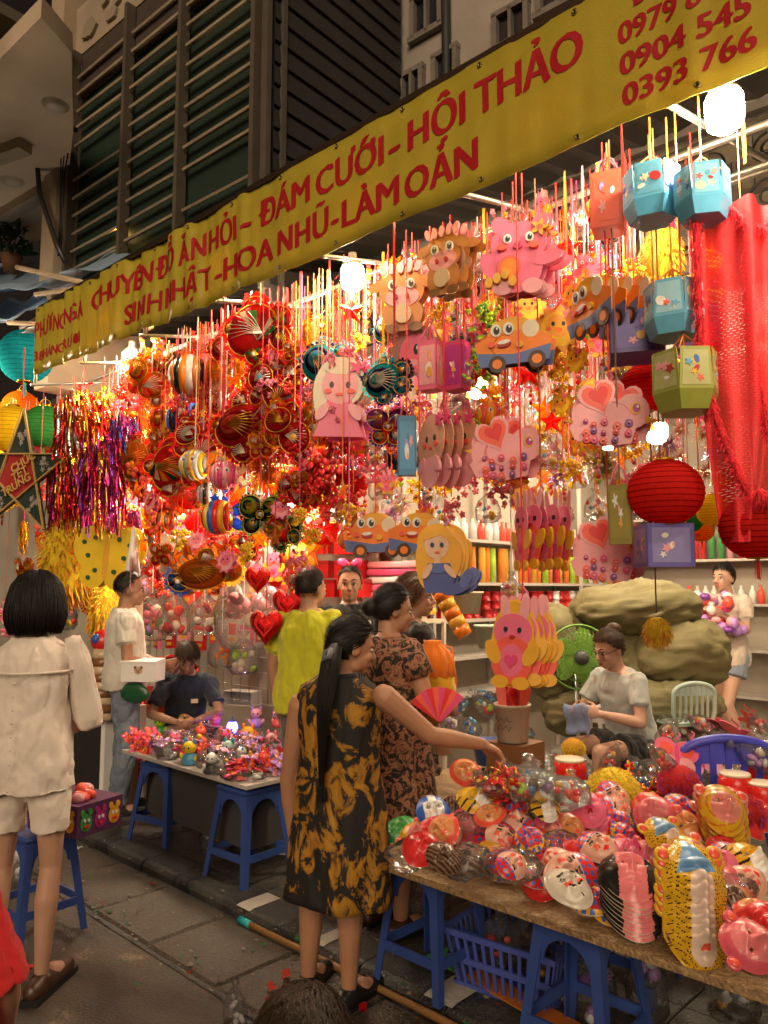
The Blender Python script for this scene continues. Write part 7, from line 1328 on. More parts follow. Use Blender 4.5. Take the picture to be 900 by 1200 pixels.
# ---------------------------------------------------------------- toys
def toy(px, py, z, s, cols, kind, label, rot=None):
    t = thing('toy_figure', label, 'toy', onZ(px, py, z), rnd(-.6, 1.4) if rot is None else rot, 'small toys on the toy table', s)
    b = MB(); b.lathe([(.0, 0), (.30, .0), (.36, .12), (.30, .36), (.16, .5), (.0, .52)], mat(cols[0], 'vinyl'), 14, sy=.8); b.build('body', t)
    b = MB(); b.ell((0, -.02, .70), (.30, .27, .26), mat(cols[1], 'vinyl'), 14, 10); b.build('head', t)
    for sg in (-1, 1):
        b = MB(); b.ell((sg * .2, 0, .95 if kind == 'ear' else .9), (.08, .06, .16 if kind == 'ear' else .09), mat(cols[0], 'vinyl'), 10, 7); b.build('ear', t); b = MB(); b.ell((sg * .34, -.06, .30), (.09, .09, .16), mat(cols[1], 'vinyl'), 10, 7, ry(sg * .5)); b.build('arm', t)
        b = MB(); b.ell((sg * .10, -.27, .72), (.04, .03, .05), mat('black', 'vinyl'), 8, 6); b.build('eye', t)
R9 = random.Random(5)
TL = [(205, 868, 'pink lumpy toy animal near the far end of the toy table', ('lpink', 'pink')), (187, 848, 'green frog toy behind the pink lumpy one', ('green', 'lime')), (235, 860, 'orange and red hen toy on the toy table', ('orange', 'coral')), (252, 846, 'pink bear toy left of the glowing lamp', ('hpink', 'pink')), (268, 880, 'teal doll in the middle of the toy table', ('teal', 'mint')), (290, 862, 'orange-haired doll right of the glowing lamp', ('orange', 'gold')), (283, 884, 'blue and white doll at the table middle', ('lblue', 'white')), (318, 868, 'pink princess doll beside the man in lime', ('pink', 'lpink')), (300, 838, 'lilac plush behind the glowing lamp', ('lilac', 'lpink')), (325, 838, 'peach plush at the back of the toy table', ('coral', 'lpink')), (222, 882, 'blue-lit toy near the table front', ('lblue', 'yellow')), (248, 892, 'black and white penguin toy near the table front', ('black', 'white')), (238, 838, 'white sheep toy near the seated boy', ('white', 'cream')), (310, 890, 'red doll lying near the table corner', ('red', 'coral')), (262, 866, 'rose pink toy in front of the glowing lamp', ('coral', 'hpink')), (215, 842, 'yellow chick toy near the seated boy', ('yellow', 'gold')), (330, 885, 'red toy at the edge by the man in lime', ('red', 'dred'))]
for i, (px, py, lb, cols) in enumerate(TL): toy(px, py + 14, .586, .115 + .03 * R9.random(), cols, 'ear' if i % 3 else 'round', lb)
heapT = [('doll in clear pack', 'hp1', goodsbag(('pink', 'lpink', 'white', 'lilac'), 171, 10), 'toy pack'), ('plush bundle', 'hp2', cluster('coral', 'hpink', 12, 172, .24), 'plush'), ('lilac toy bundle', 'hp3', cluster('lilac', 'lpink', 12, 173, .24), 'toy'), ('toys in clear pack', 'hp4', goodsbag(('orange', 'red', 'gold', 'lblue'), 174, 10), 'toy pack'), ('white and pink toys in clear pack', 'hp5', goodsbag(('white', 'lpink', 'silver'), 175, 10), 'toy pack')]
TLAND = [(272, 850, 'the glowing toy lamp'), (205, 868, 'the pink lumpy toy'), (284, 826, 'the white open carton'), (318, 868, 'the pink princess doll'), (248, 892, 'the penguin toy'), (197, 800, 'the seated boy'), (360, 800, 'the man in lime')]
RT = random.Random(3); kT = 0
for i in range(70):
    p = Vector((RT.uniform(-4.72, -3.45), RT.uniform(2.55, 3.2), .61)); px, py, _d = proj(p)
    base, key, fn_, cat_ = heapT[kT % 5]; kT += 1; lb = None
    for lx, ly, nm in sorted(TLAND, key=lambda q: (q[0] - px) ** 2 + (q[1] - py) ** 2):
        dx, dy = px - lx, py - ly; rel = ('left of' if dx < 0 else 'right of') if abs(dx) > abs(dy) else ('behind' if dy < 0 else 'in front of'); lb = '%s %s %s' % (base, rel, nm)
        if lb not in LABELS: break
    LABELS[lb] = 1; t = thing(base.replace(' ', '_'), lb, cat_, p + Vector((0, 0, .02)), (RT.uniform(-1.4, -.6), RT.uniform(-.4, .4), RT.uniform(0, 3)), 'small toys on the toy table', RT.uniform(.15, .24))
    for n_, me, _ in proto(key, fn_): place(n_, me, t)
gl = thing('glow_lamp', 'toy lamp glowing blue and violet on the toy table', 'lamp', onZ(272, 862, .586), 0, None, .11)
b = MB(); b.lathe([(.0, 0), (.34, .0), (.36, .08), (.30, .12), (.0, .12)], mat('purple', 'plastic'), 16); b.build('base', gl)
b = MB(); b.ell((0, 0, .52), (.36, .36, .42), emit('toy_glow', (.16, .10, 1.0), 7), 16, 12); b.build('globe', gl); b = MB(); b.lathe([(.2, .88), (.16, .98), (.05, 1.05), (.04, 1.2), (.0, 1.22)], mat('blue', 'plastic'), 14); b.build('cap', gl)
for i, (px, py, lb) in enumerate(((265, 903, 'clear pack of pink stickers at the table corner'), (300, 902, 'clear pack of white charms at the table corner'), (325, 893, 'clear pack of striped bands by the man in lime'), (178, 868, 'clear pack of grey charms at the far table end'), (215, 852, 'clear tray of pink beads before the seated boy'), (285, 910, 'clear pack of coral clips along the table edge'))):
    t = thing('toy_pack', lb, 'toy pack', onZ(px, py, .60), rnd(0, 1.5), 'clear packs on the toy table')
    for k in range(7): b = MB(); b.ell((rnd(-.09, .09), rnd(-.05, .05), rnd(-.005, .012)), (rnd(.02, .035), rnd(.012, .02), .010), mat(R9.choice(('lpink', 'white', 'coral', 'pink', 'silver')), 'vinyl'), 8, 5, rz(rnd(0, 3))); b.build('charm', t)
    b = MB(); b.ell((0, 0, .004), (.13, .075, .026), mat('white', 'clear'), 18, 8); me = b.mesh('wrapper'); wrinkle(me, .010, 14, seed=i); place('wrapper', me, t)
bx2 = thing('open_carton', 'white open carton behind the glowing toy lamp', 'box', onZ(284, 826, .586), .35)
for (c, d) in (((0, .08, .06), (.30, .008, .12)), ((-.15, 0, .06), (.008, .16, .12)), ((.15, 0, .06), (.008, .16, .12)), ((0, 0, .124), (.30, .16, .006)), ((0, -.0, .004), (.30, .16, .006))): b = MB(); b.box(c, d, mat('white', 'card')); b.build('side_panel', bx2)
cr_ = thing('toy_crate', 'printed carton of red sweets on the stool behind the woman in cream', 'crate', onZ(88, 968, .50) + Vector((0, 0, 0)), .25)
b = MB(); b.box((0, 0, .07), (.34, .26, .14), mat((.10, .03, .10), 'card')); b.build('carton', cr_)
for i in range(4): b = MB(); b.T = Matrix.Translation((-.12 + .08 * i, -.132, .07)); c_ = ('magenta', 'green', 'purple', 'gold')[i]; collage(b, [('e', 0, -.01, .032, .04, 0, c_), ('e', -.02, .035, .012, .015, 0, c_), ('e', .02, .035, .012, .015, 0, c_), ('e', -.01, .0, .006, .008, 0, 'white'), ('e', .01, .0, .006, .008, 0, 'white'), ('e', 0, -.025, .012, .006, 0, 'red')], 0, .003, .001, 'print'); b.build('creature_print', cr_)
for i in range(3): b = MB(); b.T = Matrix.Rotation(pi / 2, 4, 'Z') @ Matrix.Translation((-.08 + .08 * i, -.172, .07)); c_ = ('green', 'magenta', 'gold')[i]; collage(b, [('e', 0, -.01, .032, .04, 0, c_), ('e', -.02, .035, .012, .015, 0, c_), ('e', .02, .035, .012, .015, 0, c_), ('e', -.01, .0, .006, .008, 0, 'white'), ('e', .01, .0, .006, .008, 0, 'white'), ('e', 0, -.025, .012, .006, 0, 'red')], 0, .003, .001, 'print'); b.build('creature_print', cr_)
for i in range(12): b = MB(); b.ell((rnd(-.13, .13), rnd(-.09, .09), .155), (.04, .03, .025), mat(R9.choice(('red', 'coral', 'lpink')), 'vinyl'), 8, 6); b.build('sweet_pack', cr_)
# ---------------------------------------------------------------- shop interior
def spool(kind):
    b = MB()
    if kind[0] == 'roll': b.lathe([(.0, 0), (.03, 0), (.03, .30), (.012, .30), (.012, .29)], mat(kind[1], 'cloth'), 12)
    elif kind[0] == 'bottle': b.lathe([(.0, 0), (.035, 0), (.036, .10), (.028, .13), (.014, .15), (.014, .18), (.0, .18)], mat(kind[1], 'vinyl'), 12)
    else: b.lathe([(.0, 0), (.045, 0), (.045, .006), (.040, .008), (.040, .066), (.045, .068), (.045, .074), (.0, .074)], mat(kind[1], 'vinyl'), 14); b.lathe([(.0, .0755), (.026, .0755)], mat('white', 'card'), 10)
    return b.mesh('ribbon_spool')
SPK = {}
def rack(label, A, B_, depth, shelves, nrm, colsets, h=2.6):
    """upright posts and shelf boards from A to B, goods standing on them"""
    A = Vector(A); B_ = Vector(B_); d = (B_ - A); L_ = d.length; d.normalize(); nrm = Vector(nrm); t = thing('shelf_rack', 'white %s lined with ribbon and tins' % label, 'shelf', (0, 0, 0)); wm = mat((.55, .50, .44), 'card')
    for k in range(4):
        for q in (0, depth): b = MB(); p = A + d * (L_ * k / 3) + nrm * q; b.bar(p, p + UP * h, .03, .03, wm); b.build('post', t)
    Rm = rz(atan2(d.y, d.x))
    for z in shelves: b = MB(); b.box(A + d * L_ / 2 + nrm * depth / 2 + UP * z, (L_, depth, .025), wm, Rm); b.build('shelf_board', t)
    for si, z in enumerate(shelves):
        kind, cols, nm, step = colsets[si % len(colsets)]; x = .08; cnt = 0
        while x < L_ - .06:
            pj = proj(A + d * x + nrm * depth * .7 + UP * z)
            if not (498 < pj[0] < 905 and 540 < pj[1] < 752): x += step; continue
            c = random.choice(cols); lv = 1 if kind != 'spool' else random.choice((2, 3, 3, 3))
            if (kind, c) not in SPK: SPK[(kind, c)] = spool((kind, c))
            cnt += 1; od = '%d%s' % (cnt, 'th' if 10 < cnt < 20 else {1: 'st', 2: 'nd', 3: 'rd'}.get(cnt % 10, 'th'))
            for k in range(lv):
                o = place('ribbon_spool', SPK[(kind, c)], None, A + d * x + nrm * (depth * .72 + rnd(-.02, .02)) + UP * (z + .013 + k * .0755)); lb = '%s %s, %s%s on %s of %s' % (c, nm, '' if lv == 1 else ('lowest of pile ', 'middle of pile ' if lv > 2 else 'top of pile ', 'top of pile ')[k], od, ('lowest shelf', 'second shelf', 'third shelf', 'fourth shelf', 'top shelf')[si], label); lb = lb.replace('dred', 'dark red').replace('lpink', 'pale pink').replace('hpink', 'hot pink')
                tag(o, lb, 'spool', 'ribbon and tins on the shelves')
            x += step * rnd(.9, 1.25)
rack('side shelf rack', (-4.18, 4.6, .06), (-4.18, 8.0, .06), .30, (.70, 1.0, 1.30, 1.60, 1.96), (1, 0, 0), (('spool', ('red', 'white', 'dred'), 'ribbon spool', .12), ('spool', ('red', 'coral', 'white', 'dred', 'grey'), 'ribbon spool', .11), ('spool', ('red', 'white', 'dred', 'coral'), 'ribbon spool', .11), ('roll', ('gold', 'white', 'red', 'yellow', 'orange', 'lime'), 'fabric roll', .085), ('bottle', ('silver', 'white', 'coral'), 'bottle', .1)))
rack('back wall shelf rack', (-4.0, 8.28, .06), (.8, 8.28, .06), .30, (.5, .95, 1.40, 1.85, 2.3), (0, -1, 0), (('bottle', ('white', 'silver', 'lblue'), 'bottle', .09), ('spool', ('red', 'white', 'lpink'), 'ribbon spool', .13), ('bottle', ('white', 'cream', 'coral'), 'bottle', .085), ('roll', ('red', 'dred', 'lpink', 'cream', 'lblue', 'green'), 'fabric roll', .085), ('bottle', ('lilac', 'silver', 'white'), 'bottle', .15)))
sackm = mat((.19, .17, .075), 'sack')
def sack(px, py, d, r, label, rot, seed, tilt=0):
    b = MB(); b.ell((0, 0, 0), r, sackm, 64, 44)
    b.v = [(x * (1 + .25 * (abs(y) / r[1]) ** 2 * 0) * 1.0, y, z) for x, y, z in b.v]; me = b.mesh('sack')
    for v in me.vertices: q = Vector((v.co.x / r[0], v.co.y / r[1], v.co.z / r[2])); k = (abs(q.x) ** 3 + abs(q.y) ** 3 + abs(q.z) ** 3) ** (-1 / 3) if q.length > 0 else 1; v.co *= .55 + .45 * k
    wrinkle(me, .05, 2.6, seed=seed); wrinkle(me, .014, 8, (1, 1, 2.2), seed=seed + 2); wrinkle(me, .005, 26, (1, 1, 3), seed=seed + 4); crease(me, .026, 3.0, (1, 1, 1.3), seed, 8); crease(me, .012, 9, (1, 1, 1), seed + 3, 6); tag(place('goods_sack', me, None, W(px, py, d), (0, tilt, rot)), label, 'sack', 'bulging olive sacks')
for i, a in enumerate(((742, 712, 5.5, (.46, .30, .19), 'topmost olive sack in the pile behind the seated woman', .75, 1, -.05), (798, 765, 5.4, (.34, .30, .26), 'bulging olive sack under the topmost one, behind the white chair', .75, 2, 0), (785, 828, 5.3, (.36, .3, .20), 'lowest olive sack behind the mint chair', .7, 3, 0), (655, 765, 5.6, (.30, .28, .34), 'olive sack behind the green fan', .75, 4, 0), (725, 775, 5.6, (.30, .28, .30), 'olive sack right behind the seated woman', .75, 5, 0), (690, 830, 5.5, (.34, .3, .2), 'olive sack on the floor behind the fan stand', .75, 7, 0))): sack(*a)
fn = thing('electric_fan', 'green round electric fan standing behind the seated woman', 'fan', W(679, 770, 5.2), fv * 1.0, None, 1.08); gw = mat((.16, .34, .06), 'plastic')
b = MB()
for y in (-.05, .05):
    for r_ in (.05, .10, .15, .20): b.tube([(r_ * cos(2 * pi * i / 28), y * (1 - (r_ / .21) ** 2) * 1.0 + (.0), r_ * sin(2 * pi * i / 28)) for i in range(29)], .0028 if r_ < .2 else .007, gw, 4)
    for i in range(36): t = 2 * pi * i / 36; b.tube([(.03 * cos(t), y, .03 * sin(t)), (.13 * cos(t + .1), y * .8, .13 * sin(t + .1)), (.20 * cos(t + .2), 0, .20 * sin(t + .2))], .0018, gw, 3)
b.build('guard', fn)
for i in range(5): b = MB(); b.T = Matrix.Rotation(2 * pi * i / 5, 4, 'Y'); b.prism(ellipse(.03, .10, .055, .085, .2, 16), -.006, .006, mat((.20, .42, .06), 'plastic')); b.build('blade', fn)
b = MB(); b.lathe([(.0, 0), (.045, 0), (.04, .03), (.0, .032)], mat('dgrey', 'plastic'), 18, (0, -.05, 0), rx(pi / 2)); b.build('hub', fn)
b = MB(); b.lathe([(.0, .0), (.055, .0), (.06, .09), (.03, .13), (.0, .13)], mat('dgrey', 'plastic'), 16, (0, .05, 0), rx(-pi / 2)); b.build('motor', fn)
zf = fn.location.z - .06; b = MB(); b.tube([(0, .08, 0), (0, .08, -zf + .04)], .014, mat('silver', 'metal'), 10); b.build('pole', fn); b = MB(); b.lathe([(.0, 0), (.17, 0), (.16, .03), (.03, .05), (.0, .05)], mat('dgrey', 'plastic'), 24, (0, .08, -zf)); b.build('base', fn)
# red gift boxes stacked behind the stallholder
for i, (px, py, wpx) in enumerate(((378, 668, 32), (412, 668, 32), (378, 640, 32), (412, 640, 32), (392, 612, 32), (385, 690, 32), (418, 690, 32))):
    t = thing('gift_box', 'glossy red gift box, %s of the stack behind the stallholder' % ('second row, left', 'second row, right', 'third row, left', 'third row, right', 'topmost', 'bottom row, left', 'bottom row, right')[i], 'box', onY(px, py, 4.15), fv * .3, 'red gift boxes'); b = MB(); b.box((0, 0, 0), (.22, .16, .13), mat('red', 'vinyl')); b.build('carton', t)
    b = MB(); b.box((0, 0, .058), (.226, .166, .03), mat('dred', 'vinyl')); b.build('lid', t); b = MB(); b.T = Matrix.Translation((0, -.083, -.01)); collage(b, [('f', 0, 0, .035, 6, .3, 0, 24, 'gold'), ('e', 0, 0, .015, .015, 0, 'red')], 0, .002, .001, 'print'); b.build('emblem', t)
# bolts of cloth
for i, (c, lb) in enumerate((('yellow', 'bottom yellow bolt'), ('gold', 'second golden bolt'), ('lpink', 'pale pink bolt above the golden one'), ('pink', 'middle pink bolt'), ('white', 'white bolt between pink ones'), ('hpink', 'bright pink bolt near the top'), ('lpink', 'topmost pale pink bolt'))):
    p = onY(470, 716 - i * 9, 4.35); b = MB(); b.box((0, 0, 0), (.50, .24, .052), mat(c, 'cloth')); me = b.mesh('cloth_bolt'); o = tag(place('cloth_bolt', me, None, p, (0, 0, .12 + rnd(-.05, .05))), lb + ' of cloth behind the brown-haired woman', 'cloth bolt', 'stacked bolts of cloth'); q = o.modifiers.new('b', 'BEVEL'); q.width = .018; q.segments = 3
st_ = thing('bolt_shelf', 'pale shelf unit carrying stacked cloth bolts', 'shelf', onY(470, 722, 4.35), .12); b = MB(); b.box((0, 0, -.03), (.62, .3, .025), mat('cream', 'card')); b.build('board', st_)
for sx in (-.3, .3):
    for sy in (-.13, .13): b = MB(); b.bar((sx, sy, -(st_.location.z - .06)), (sx, sy, .52), .025, .025, mat('cream', 'card')); b.build('post', st_)
b = MB(); b.box((0, 0, .5), (.62, .3, .02), mat('cream', 'card')); b.build('board', st_)
# low tables of loose goods in the middle and at the back
def goods_table(label, c, d, z, rot=0):
    t = thing('goods_table', label, 'table', (c[0], c[1], 0), rot); b = MB(); b.box((0, 0, z - .012), (d[0], d[1], .024), bw); b.build('tabletop', t)
    for sx in (-1, 1):
        for sy in (-1, 1): b = MB(); b.bar((sx * (d[0] / 2 - .05), sy * (d[1] / 2 - .05), .06), (sx * (d[0] / 2 - .05), sy * (d[1] / 2 - .05), z - .024), .04, .04, mat('dgrey', 'metal')); b.build('leg', t)
    return t
gA = W(566, 815, 4.05); goods_table('low table of bagged toys beside the brown-haired woman', (gA.x, gA.y), (.75, .9), .60)
gB = W(850, 872, 4.7); goods_table('low table of pink wrapped toys behind the blue chair', (gB.x, gB.y), (1.1, .8), .58)
def heap(x0_, y0_, x1_, y1_, z, n, kinds, loc_lb, size=(.10, .18), seed=1, dz=.0):
    R_ = random.Random(seed)
    for i in range(n):
        px, py = R_.uniform(x0_, x1_), R_.uniform(y0_, y1_); p = onZ(px, py, z + dz * R_.random()); base, key, fn_, cat_ = kinds[i % len(kinds)]
        t = thing(base.replace(' ', '_').replace('-', '_'), None, cat_, p, (R_.uniform(-1.4, -.5), R_.uniform(-.4, .4), R_.uniform(0, 3)), 'goods heaped on the low tables', R_.uniform(*size)); LX = mlabel2(base, px, py, loc_lb); t['label'] = LX
        for n_, me, _ in proto(key, fn_): place(n_, me, t)
HL = [(600, 845, 'the white bucket'), (507, 798, 'the orange backpack'), (680, 772, 'the green fan'), (793, 825, 'the mint chair'), (835, 895, 'the blue chair'), (855, 740, 'the walking woman'), (615, 750, 'the yellow bunny stack'), (740, 830, 'the seated woman'), (545, 880, 'the reaching arm')]
def mlabel2(base, px, py, loc):
    for lx, ly, nm in sorted(HL, key=lambda q: (q[0] - px) ** 2 + (q[1] - py) ** 2)[:6]:
        dx, dy = px - lx, py - ly; rel = ('left of' if dx < 0 else 'right of') if abs(dx) > abs(dy) else ('above' if dy < 0 else 'below')
        for a in ('', 'second '):
            s = '%s%s %s %s' % (a, base, rel, nm)
            if s not in LABELS: LABELS[s] = 1; return s
    return '%s %s' % (base, loc)
BG = [('clear bag of beads', 'gbX1', goodsbag(('silver', 'white', 'lblue', 'blue'), 71, 10), 'bag'), ('clear bag of pink toys', 'gbX2', goodsbag(('pink', 'lpink', 'coral', 'white'), 72, 10), 'bag'), ('clear bag of red toys', 'gbX3', goodsbag(('red', 'coral', 'gold', 'white'), 73, 10), 'bag'), ('clear bag of white toys', 'gbX4', goodsbag(('white', 'cream', 'lilac'), 74, 10), 'bag'), ('clear bag of mixed toys', 'gbX5', goodsbag(('lime', 'yellow', 'lblue', 'coral', 'white'), 75, 10), 'bag')]
heap(520, 775, 615, 868, .66, 26, BG, 'on the low table beside the backpack', (.16, .26), 3, .12)
heap(765, 836, 898, 890, .70, 26, [BG[1], BG[3], ('pink butterfly wings', 'pbw', cutout([('e', -.24, .16, .26, .28, .4, 'pink'), ('e', .24, .16, .26, .28, -.4, 'pink'), ('e', -.2, -.22, .2, .22, 0, 'lpink'), ('e', .2, -.22, .2, .22, 0, 'lpink'), ('e', -.24, .16, .14, .16, .4, 'coral'), ('e', .24, .16, .14, .16, -.4, 'coral'), ('e', 0, 0, .05, .3, 0, 'hpink')], 1, .1, 'pink'), 'wings'), BG[2], ('coral flower board', 'cfb', cutout([('f', 0, 0, .46, 6, .25, 0, 40, 'coral'), ('e', 0, 0, .2, .2, 0, 'lpink')], 1, .1, 'coral'), 'board')], 'on the low table behind the blue chair', (.18, .28), 4, .14)
heap(640, 880, 800, 925, .64, 14, [BG[2], BG[4], ('red streamer roll', 'srl', cluster('red', 'gold', 14, 81, .2), 'streamer'), BG[0]], 'at the back of the mask table', (.13, .2), 6, .04)
heap(556, 905, 660, 925, .80, 16, [BG[4], BG[3], BG[1], ('red blossom pack', 'rbp', cluster('red', 'gold', 14, 83, .2), 'flowers'), BG[2]], 'around the white bucket', (.15, .22), 12, .08)
heap(520, 720, 640, 780, .75, 14, BG, 'behind the orange backpack', (.18, .28), 9, .1)
# coloured crates and basins on the floor behind
for i, (px, py, d, c, s, lb) in enumerate(((575, 745, 4.9, 'mint', .2, 'pale green basin above the bagged toys'), (572, 880, 3.9, 'blue', .16, 'blue plastic tub left of the white bucket'), (548, 705, 5.2, 'cream', .2, 'cream cloth bundle basin beside the shelf'))):
    b = MB(); b.lathe([(.0, -.4), (.38, -.4), (.5, .28), (.55, .28), (.55, .34), (.47, .34), (.36, -.36), (.0, -.36)], mat(c, 'plastic'), 24); o = place('basin', b.mesh('basin'), None, W(px, py, d), None, s); tag(o, lb, 'basin')
b = MB(); 
for k in range(6): b.lathe([(.05, k * .06), (.052, k * .06 + .058)], mat(('orange', 'gold')[k % 2], 'vinyl'), 14)
tag(place('striped_tube', b.mesh('striped_tube'), None, W(545, 745, 4.6), (.2, -.5, 0)), 'orange and yellow striped tube leaning behind the backpack', 'tube')
# wire grid behind the toy table
wg = MB(); wmx = mat((.5, .48, .45), 'metal')
for i in range(26): wg.tube([(-1.6 + i * .12, 0, -.9), (-1.6 + i * .12, 0, 1.1)], .003, wmx, 4)
for i in range(17): wg.tube([(-1.6, .004, -.9 + i * .12), (1.45, .004, -.9 + i * .12)], .003, wmx, 4)
wg.build('wire_mesh', tag(place('grid_panel', None, None, onY(230, 690, 3.78)), 'white wire grid panel hung with goods behind the toy table', 'grid panel'))
pkm = {}
for i in range(30):
    c = ('red', 'coral', 'cream', 'pink', 'dred', 'lpink')[i % 6]; px, py = 165 + (i % 10) * 18 + rnd(-3, 3), 655 + (i // 10) * 44 + rnd(-6, 6); p = onY(px, py, 3.68)
    if c not in pkm: b = MB(); b.box((0, 0, 0), (.13, .035, .20), mat(c, 'vinyl')); b.box((0, -.0185, .02), (.10, .002, .09), mat('cream' if c != 'cream' else 'red', 'print')); b.box((0, -.0185, -.06), (.08, .002, .03), mat('gold', 'print')); pkm[c] = b.mesh('gift_packet')
    tag(place('gift_packet', pkm[c], None, p, (0, rnd(-.06, .06), rnd(-.2, .3))), uniq('%s gift packet on the wire grid' % {'dred': 'dark red', 'lpink': 'pale pink'}.get(c, c), px, py), 'packet', 'packets on the wire grid')
# white-topped display post and cabinets near the man in white
dp = thing('display_post', 'pale post with a white cone tube on top beside the man in white polo', 'post', onZ(98, 960, .06) + Vector((0, .3, 0))); b = MB(); b.box((0, 0, .75), (.12, .12, 1.5), mat('beige', 'wood')); b.build('shaft', dp); b = MB(); b.lathe([(.055, 1.5), (.055, 1.7), (.05, 1.72), (.012, 2.0), (.0, 2.02)], mat('white', 'plastic'), 16); b.build('cone_tube', dp)
cbx = thing('speaker_cabinet', 'dark cabinet with white panel behind the woman in cream', 'cabinet', onZ(105, 950, .06) + Vector((-.25, .25, 0)), .1); b = MB(); b.box((0, 0, .4), (.4, .35, .8), mat((.02, .02, .02), 'wood')); b.build('carcass', cbx); b = MB(); b.box((.24, -.03, .35), (.05, .34, .68), mat('white', 'card')); b.build('panel', cbx)
sc2 = thing('scaly_toy', 'brown scaly dragon tube toy behind the woman in cream', 'toy', onZ(110, 950, .06) + Vector((-.02, .05, .62)))
for i in range(9): b = MB(); b.lathe([(.09, 0), (.10, .02), (.085, .07)], mat(('beige', 'brown')[i % 2], 'vinyl'), 10, (0, 0, i * .055), wob=lambda a, k: 1 + .08 * cos(5 * a)); b.build('scale_ring', sc2)
b = MB(); b.ell((0, 0, .56), (.10, .10, .09), mat('red', 'vinyl'), 12, 8); b.ell((.02, -.08, .58), (.04, .03, .04), mat('blue', 'vinyl'), 8, 6); b.build('head', sc2)
# ---------------------------------------------------------------- things on the ground
bm2 = mat((.27, .13, .035), 'wood'); pb_ = thing('bamboo_pole', 'long bamboo pole with a teal end lying along the kerb', 'pole', (0, 2.325, .032))
xa, xb = onZ(283, 1077, .03).x, .6; b = MB(); pts = []; rr = []
for i in range(40):
    x = xa + .06 + (xb - xa) * i / 39; pts += [(x, .004 * sin(x * 2), 0)]; rr += [.014 if i % 6 else .0165]
b.tube(pts, rr, bm2, 10); b.build('cane', pb_); b = MB(); b.tube([(xa, 0, 0), (xa + .09, 0, 0)], .017, mat('teal', 'plastic'), 10); b.build('end_cap', pb_)
bk2 = thing('plastic_basket', 'blue slatted plastic basket under the mask table', 'basket', onZ(592, 1160, .07) + Vector((0, .08, .0)), .12); bc = mat((.07, .10, .40), 'plastic')
W2, D2, H2 = .24, .17, .20
for k in range(4):
    wd, ap = (W2, D2) if k % 2 == 0 else (D2, W2); T = Matrix.Rotation(pi / 2 * k, 4, 'Z'); n_ = 12 if k % 2 == 0 else 9
    for i in range(n_): x = -wd + 2 * wd * (i + .5) / n_; b = MB(); b.T = T; b.hexa([(x * .82 - .007, -ap * .82, .0), (x * .82 + .007, -ap * .82, .0), (x * .82 + .007, -ap * .82 + .006, .0), (x * .82 - .007, -ap * .82 + .006, .0), (x - .007, -ap, H2), (x + .007, -ap, H2), (x + .007, -ap + .006, H2), (x - .007, -ap + .006, H2)], bc); b.build('slat', bk2)
    for z in (.0, .10, H2): q = .82 + .18 * z / H2; b = MB(); b.T = T; b.box((0, -ap * q - .001, z), (2 * wd * q + .012, .012, .022), bc); b.build('band', bk2)
b = MB(); b.box((0, 0, .005), (W2 * 1.6, D2 * 1.6, .01), bc); b.build('bottom', bk2)
for i, (dx, dy, c, lb) in enumerate(((-.08, 0, 'coral', 'bag of coral toys in the slatted basket'), (.08, .02, 'gold', 'bag of yellow toys in the slatted basket'), (.0, .06, 'brown', 'bag of brown goods in the slatted basket'))):
    t = thing('goods_bag', lb, 'bag', bk2.location + Vector((dx, dy, .16)), rnd(0, 3), 'clear bags of goods', .24)
    for n_, me, _ in proto('gbk%d' % i, goodsbag((c, 'dred', 'black'), 90 + i, 8)): place(n_, me, t)
for i, (px, py, c, sx, sy, lb) in enumerate(((540, 1140, 'green', .55, .30, 'green plastic mat under the slatted basket'), (560, 1175, 'dorange', .5, .10, 'orange strip lying in front of the slatted basket'))):
    p = onZ(px, py, .075); b = MB(); b.box((0, 0, 0), (sx, sy, .006), mat(c, 'plastic'), rz(-.15)); tag(b.build('floor_mat', None, p + Vector((.1, .12, .004 * i))), lb, 'mat')
def floorbag(px, py, s, cols, seed, label, z=.06):
    p = onZ(px, py, z); t = thing('goods_bag', label, 'bag', p + Vector((0, 0, s * .45)), rnd(0, 3), 'clear bags of goods', s)
    for n_, me, _ in proto('fb%d' % seed, goodsbag(cols, seed, 9)): place(n_, me, t)
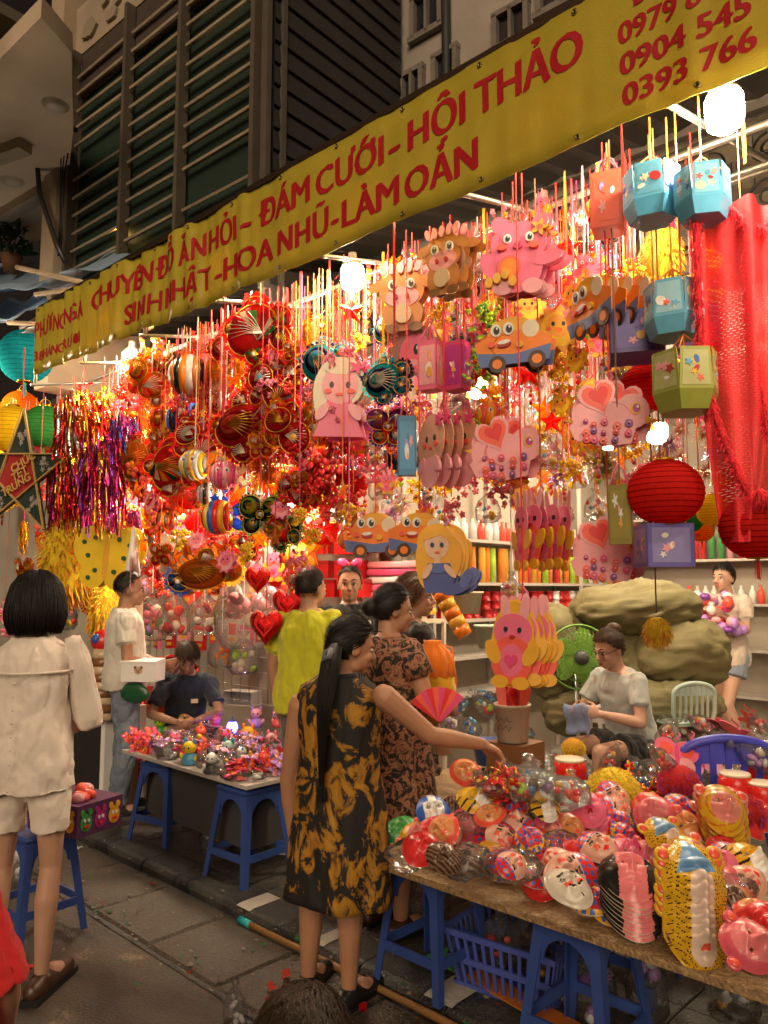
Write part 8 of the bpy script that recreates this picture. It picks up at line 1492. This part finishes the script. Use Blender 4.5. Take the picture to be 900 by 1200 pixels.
floorbag(258, 1000, .34, ('dgrey', 'brown', 'grey'), 101, 'clear plastic bag between the legs of the toy table stool'); floorbag(330, 985, .30, ('teal', 'dgreen', 'dred'), 102, 'clear bag of dark goods on the pavement behind the long-haired woman'); floorbag(500, 1080, .34, ('purple', 'dred', 'dgrey'), 103, 'clear bag of purple goods under the mask table end'); floorbag(690, 1190, .34, ('lilac', 'purple', 'silver'), 104, 'clear bag of lilac balls under the mask table'); floorbag(760, 1190, .32, ('lilac', 'silver', 'dgrey'), 105, 'clear bag of silver balls at the lower edge under the table'); floorbag(860, 1185, .3, ('silver', 'gold', 'grey'), 106, 'clear bag of silver and gold things under the table corner'); floorbag(10, 1040, .3, ('grey', 'silver'), 107, 'clear bag under the stool behind the woman in cream', 0); floorbag(275, 1200, .16, ('grey', 'silver'), 108, 'small clear bag on the street at the lower edge', 0); floorbag(640, 1130, .3, ('brown', 'dred', 'dgreen'), 109, 'clear bag of brown goods behind the slatted basket')
# scattered paper and scraps
lt = MB(); RL = random.Random(8)
for i in range(520):
    x, y = RL.uniform(-6, -.4), RL.choice((RL.uniform(.6, 2.3), RL.gauss(1.9, .05), RL.uniform(1.9, 2.33), RL.gauss(2.3, .03), RL.uniform(2.4, 3.4))); z = .018 if y < 2.35 else .068
    if 2.3 < y < 2.6: z = .07
    s = RL.uniform(.004, .018); a = RL.uniform(0, 6.3); k = RL.random(); c = ((.42, .38, .32) if k < .45 else ((.22, .16, .10) if k < .8 else ((.45, .05, .03) if k < .93 else (.05, .3, .1)))); e = RL.uniform(.3, 1)
    lt.add([(x + s * q * cos(a + t), y + s * q * e * sin(a + t), z + .003 + RL.uniform(0, .008)) for t, q in ((.4, 1.2), (1.9, .8), (3.6, 1.3), (5.2, .9))], [(0, 1, 2, 3)], mat(c, 'paper'))
tag(lt.build('litter'), 'scraps of paper and dirt on the street', 'litter', None, 'stuff')
for px, py, c, lb in ((335, 1145, 'coral', 'torn red paper scrap on the street near the dress hem'), (318, 1160, 'coral', 'red paper scrap beside the small child'), (425, 1185, 'red', 'red paper scrap beside the bamboo pole'), (92, 995, 'white', 'white paper scrap near the toy crate')):
    p = onZ(px, py, .02); b = MB(); vs = []
    for i in range(5):
        for j in range(4): vs.append((-.05 + .025 * i, -.04 + .025 * j, .012 * sin(i * 1.7 + j) + .014))
    b.add(vs, [(i * 4 + j, (i + 1) * 4 + j, (i + 1) * 4 + j + 1, i * 4 + j + 1) for i in range(4) for j in range(3)], mat(c, 'paper'), True); tag(place('paper_scrap', b.mesh('paper_scrap'), None, p, (0, 0, rnd(0, 3)), (.6, .4, .8)), lb, 'paper')
for o in list(SC.objects):
    if o.type == 'MESH' and o.data.users == 1 and len(o.data.polygons) == 0: bpy.data.objects.remove(o)
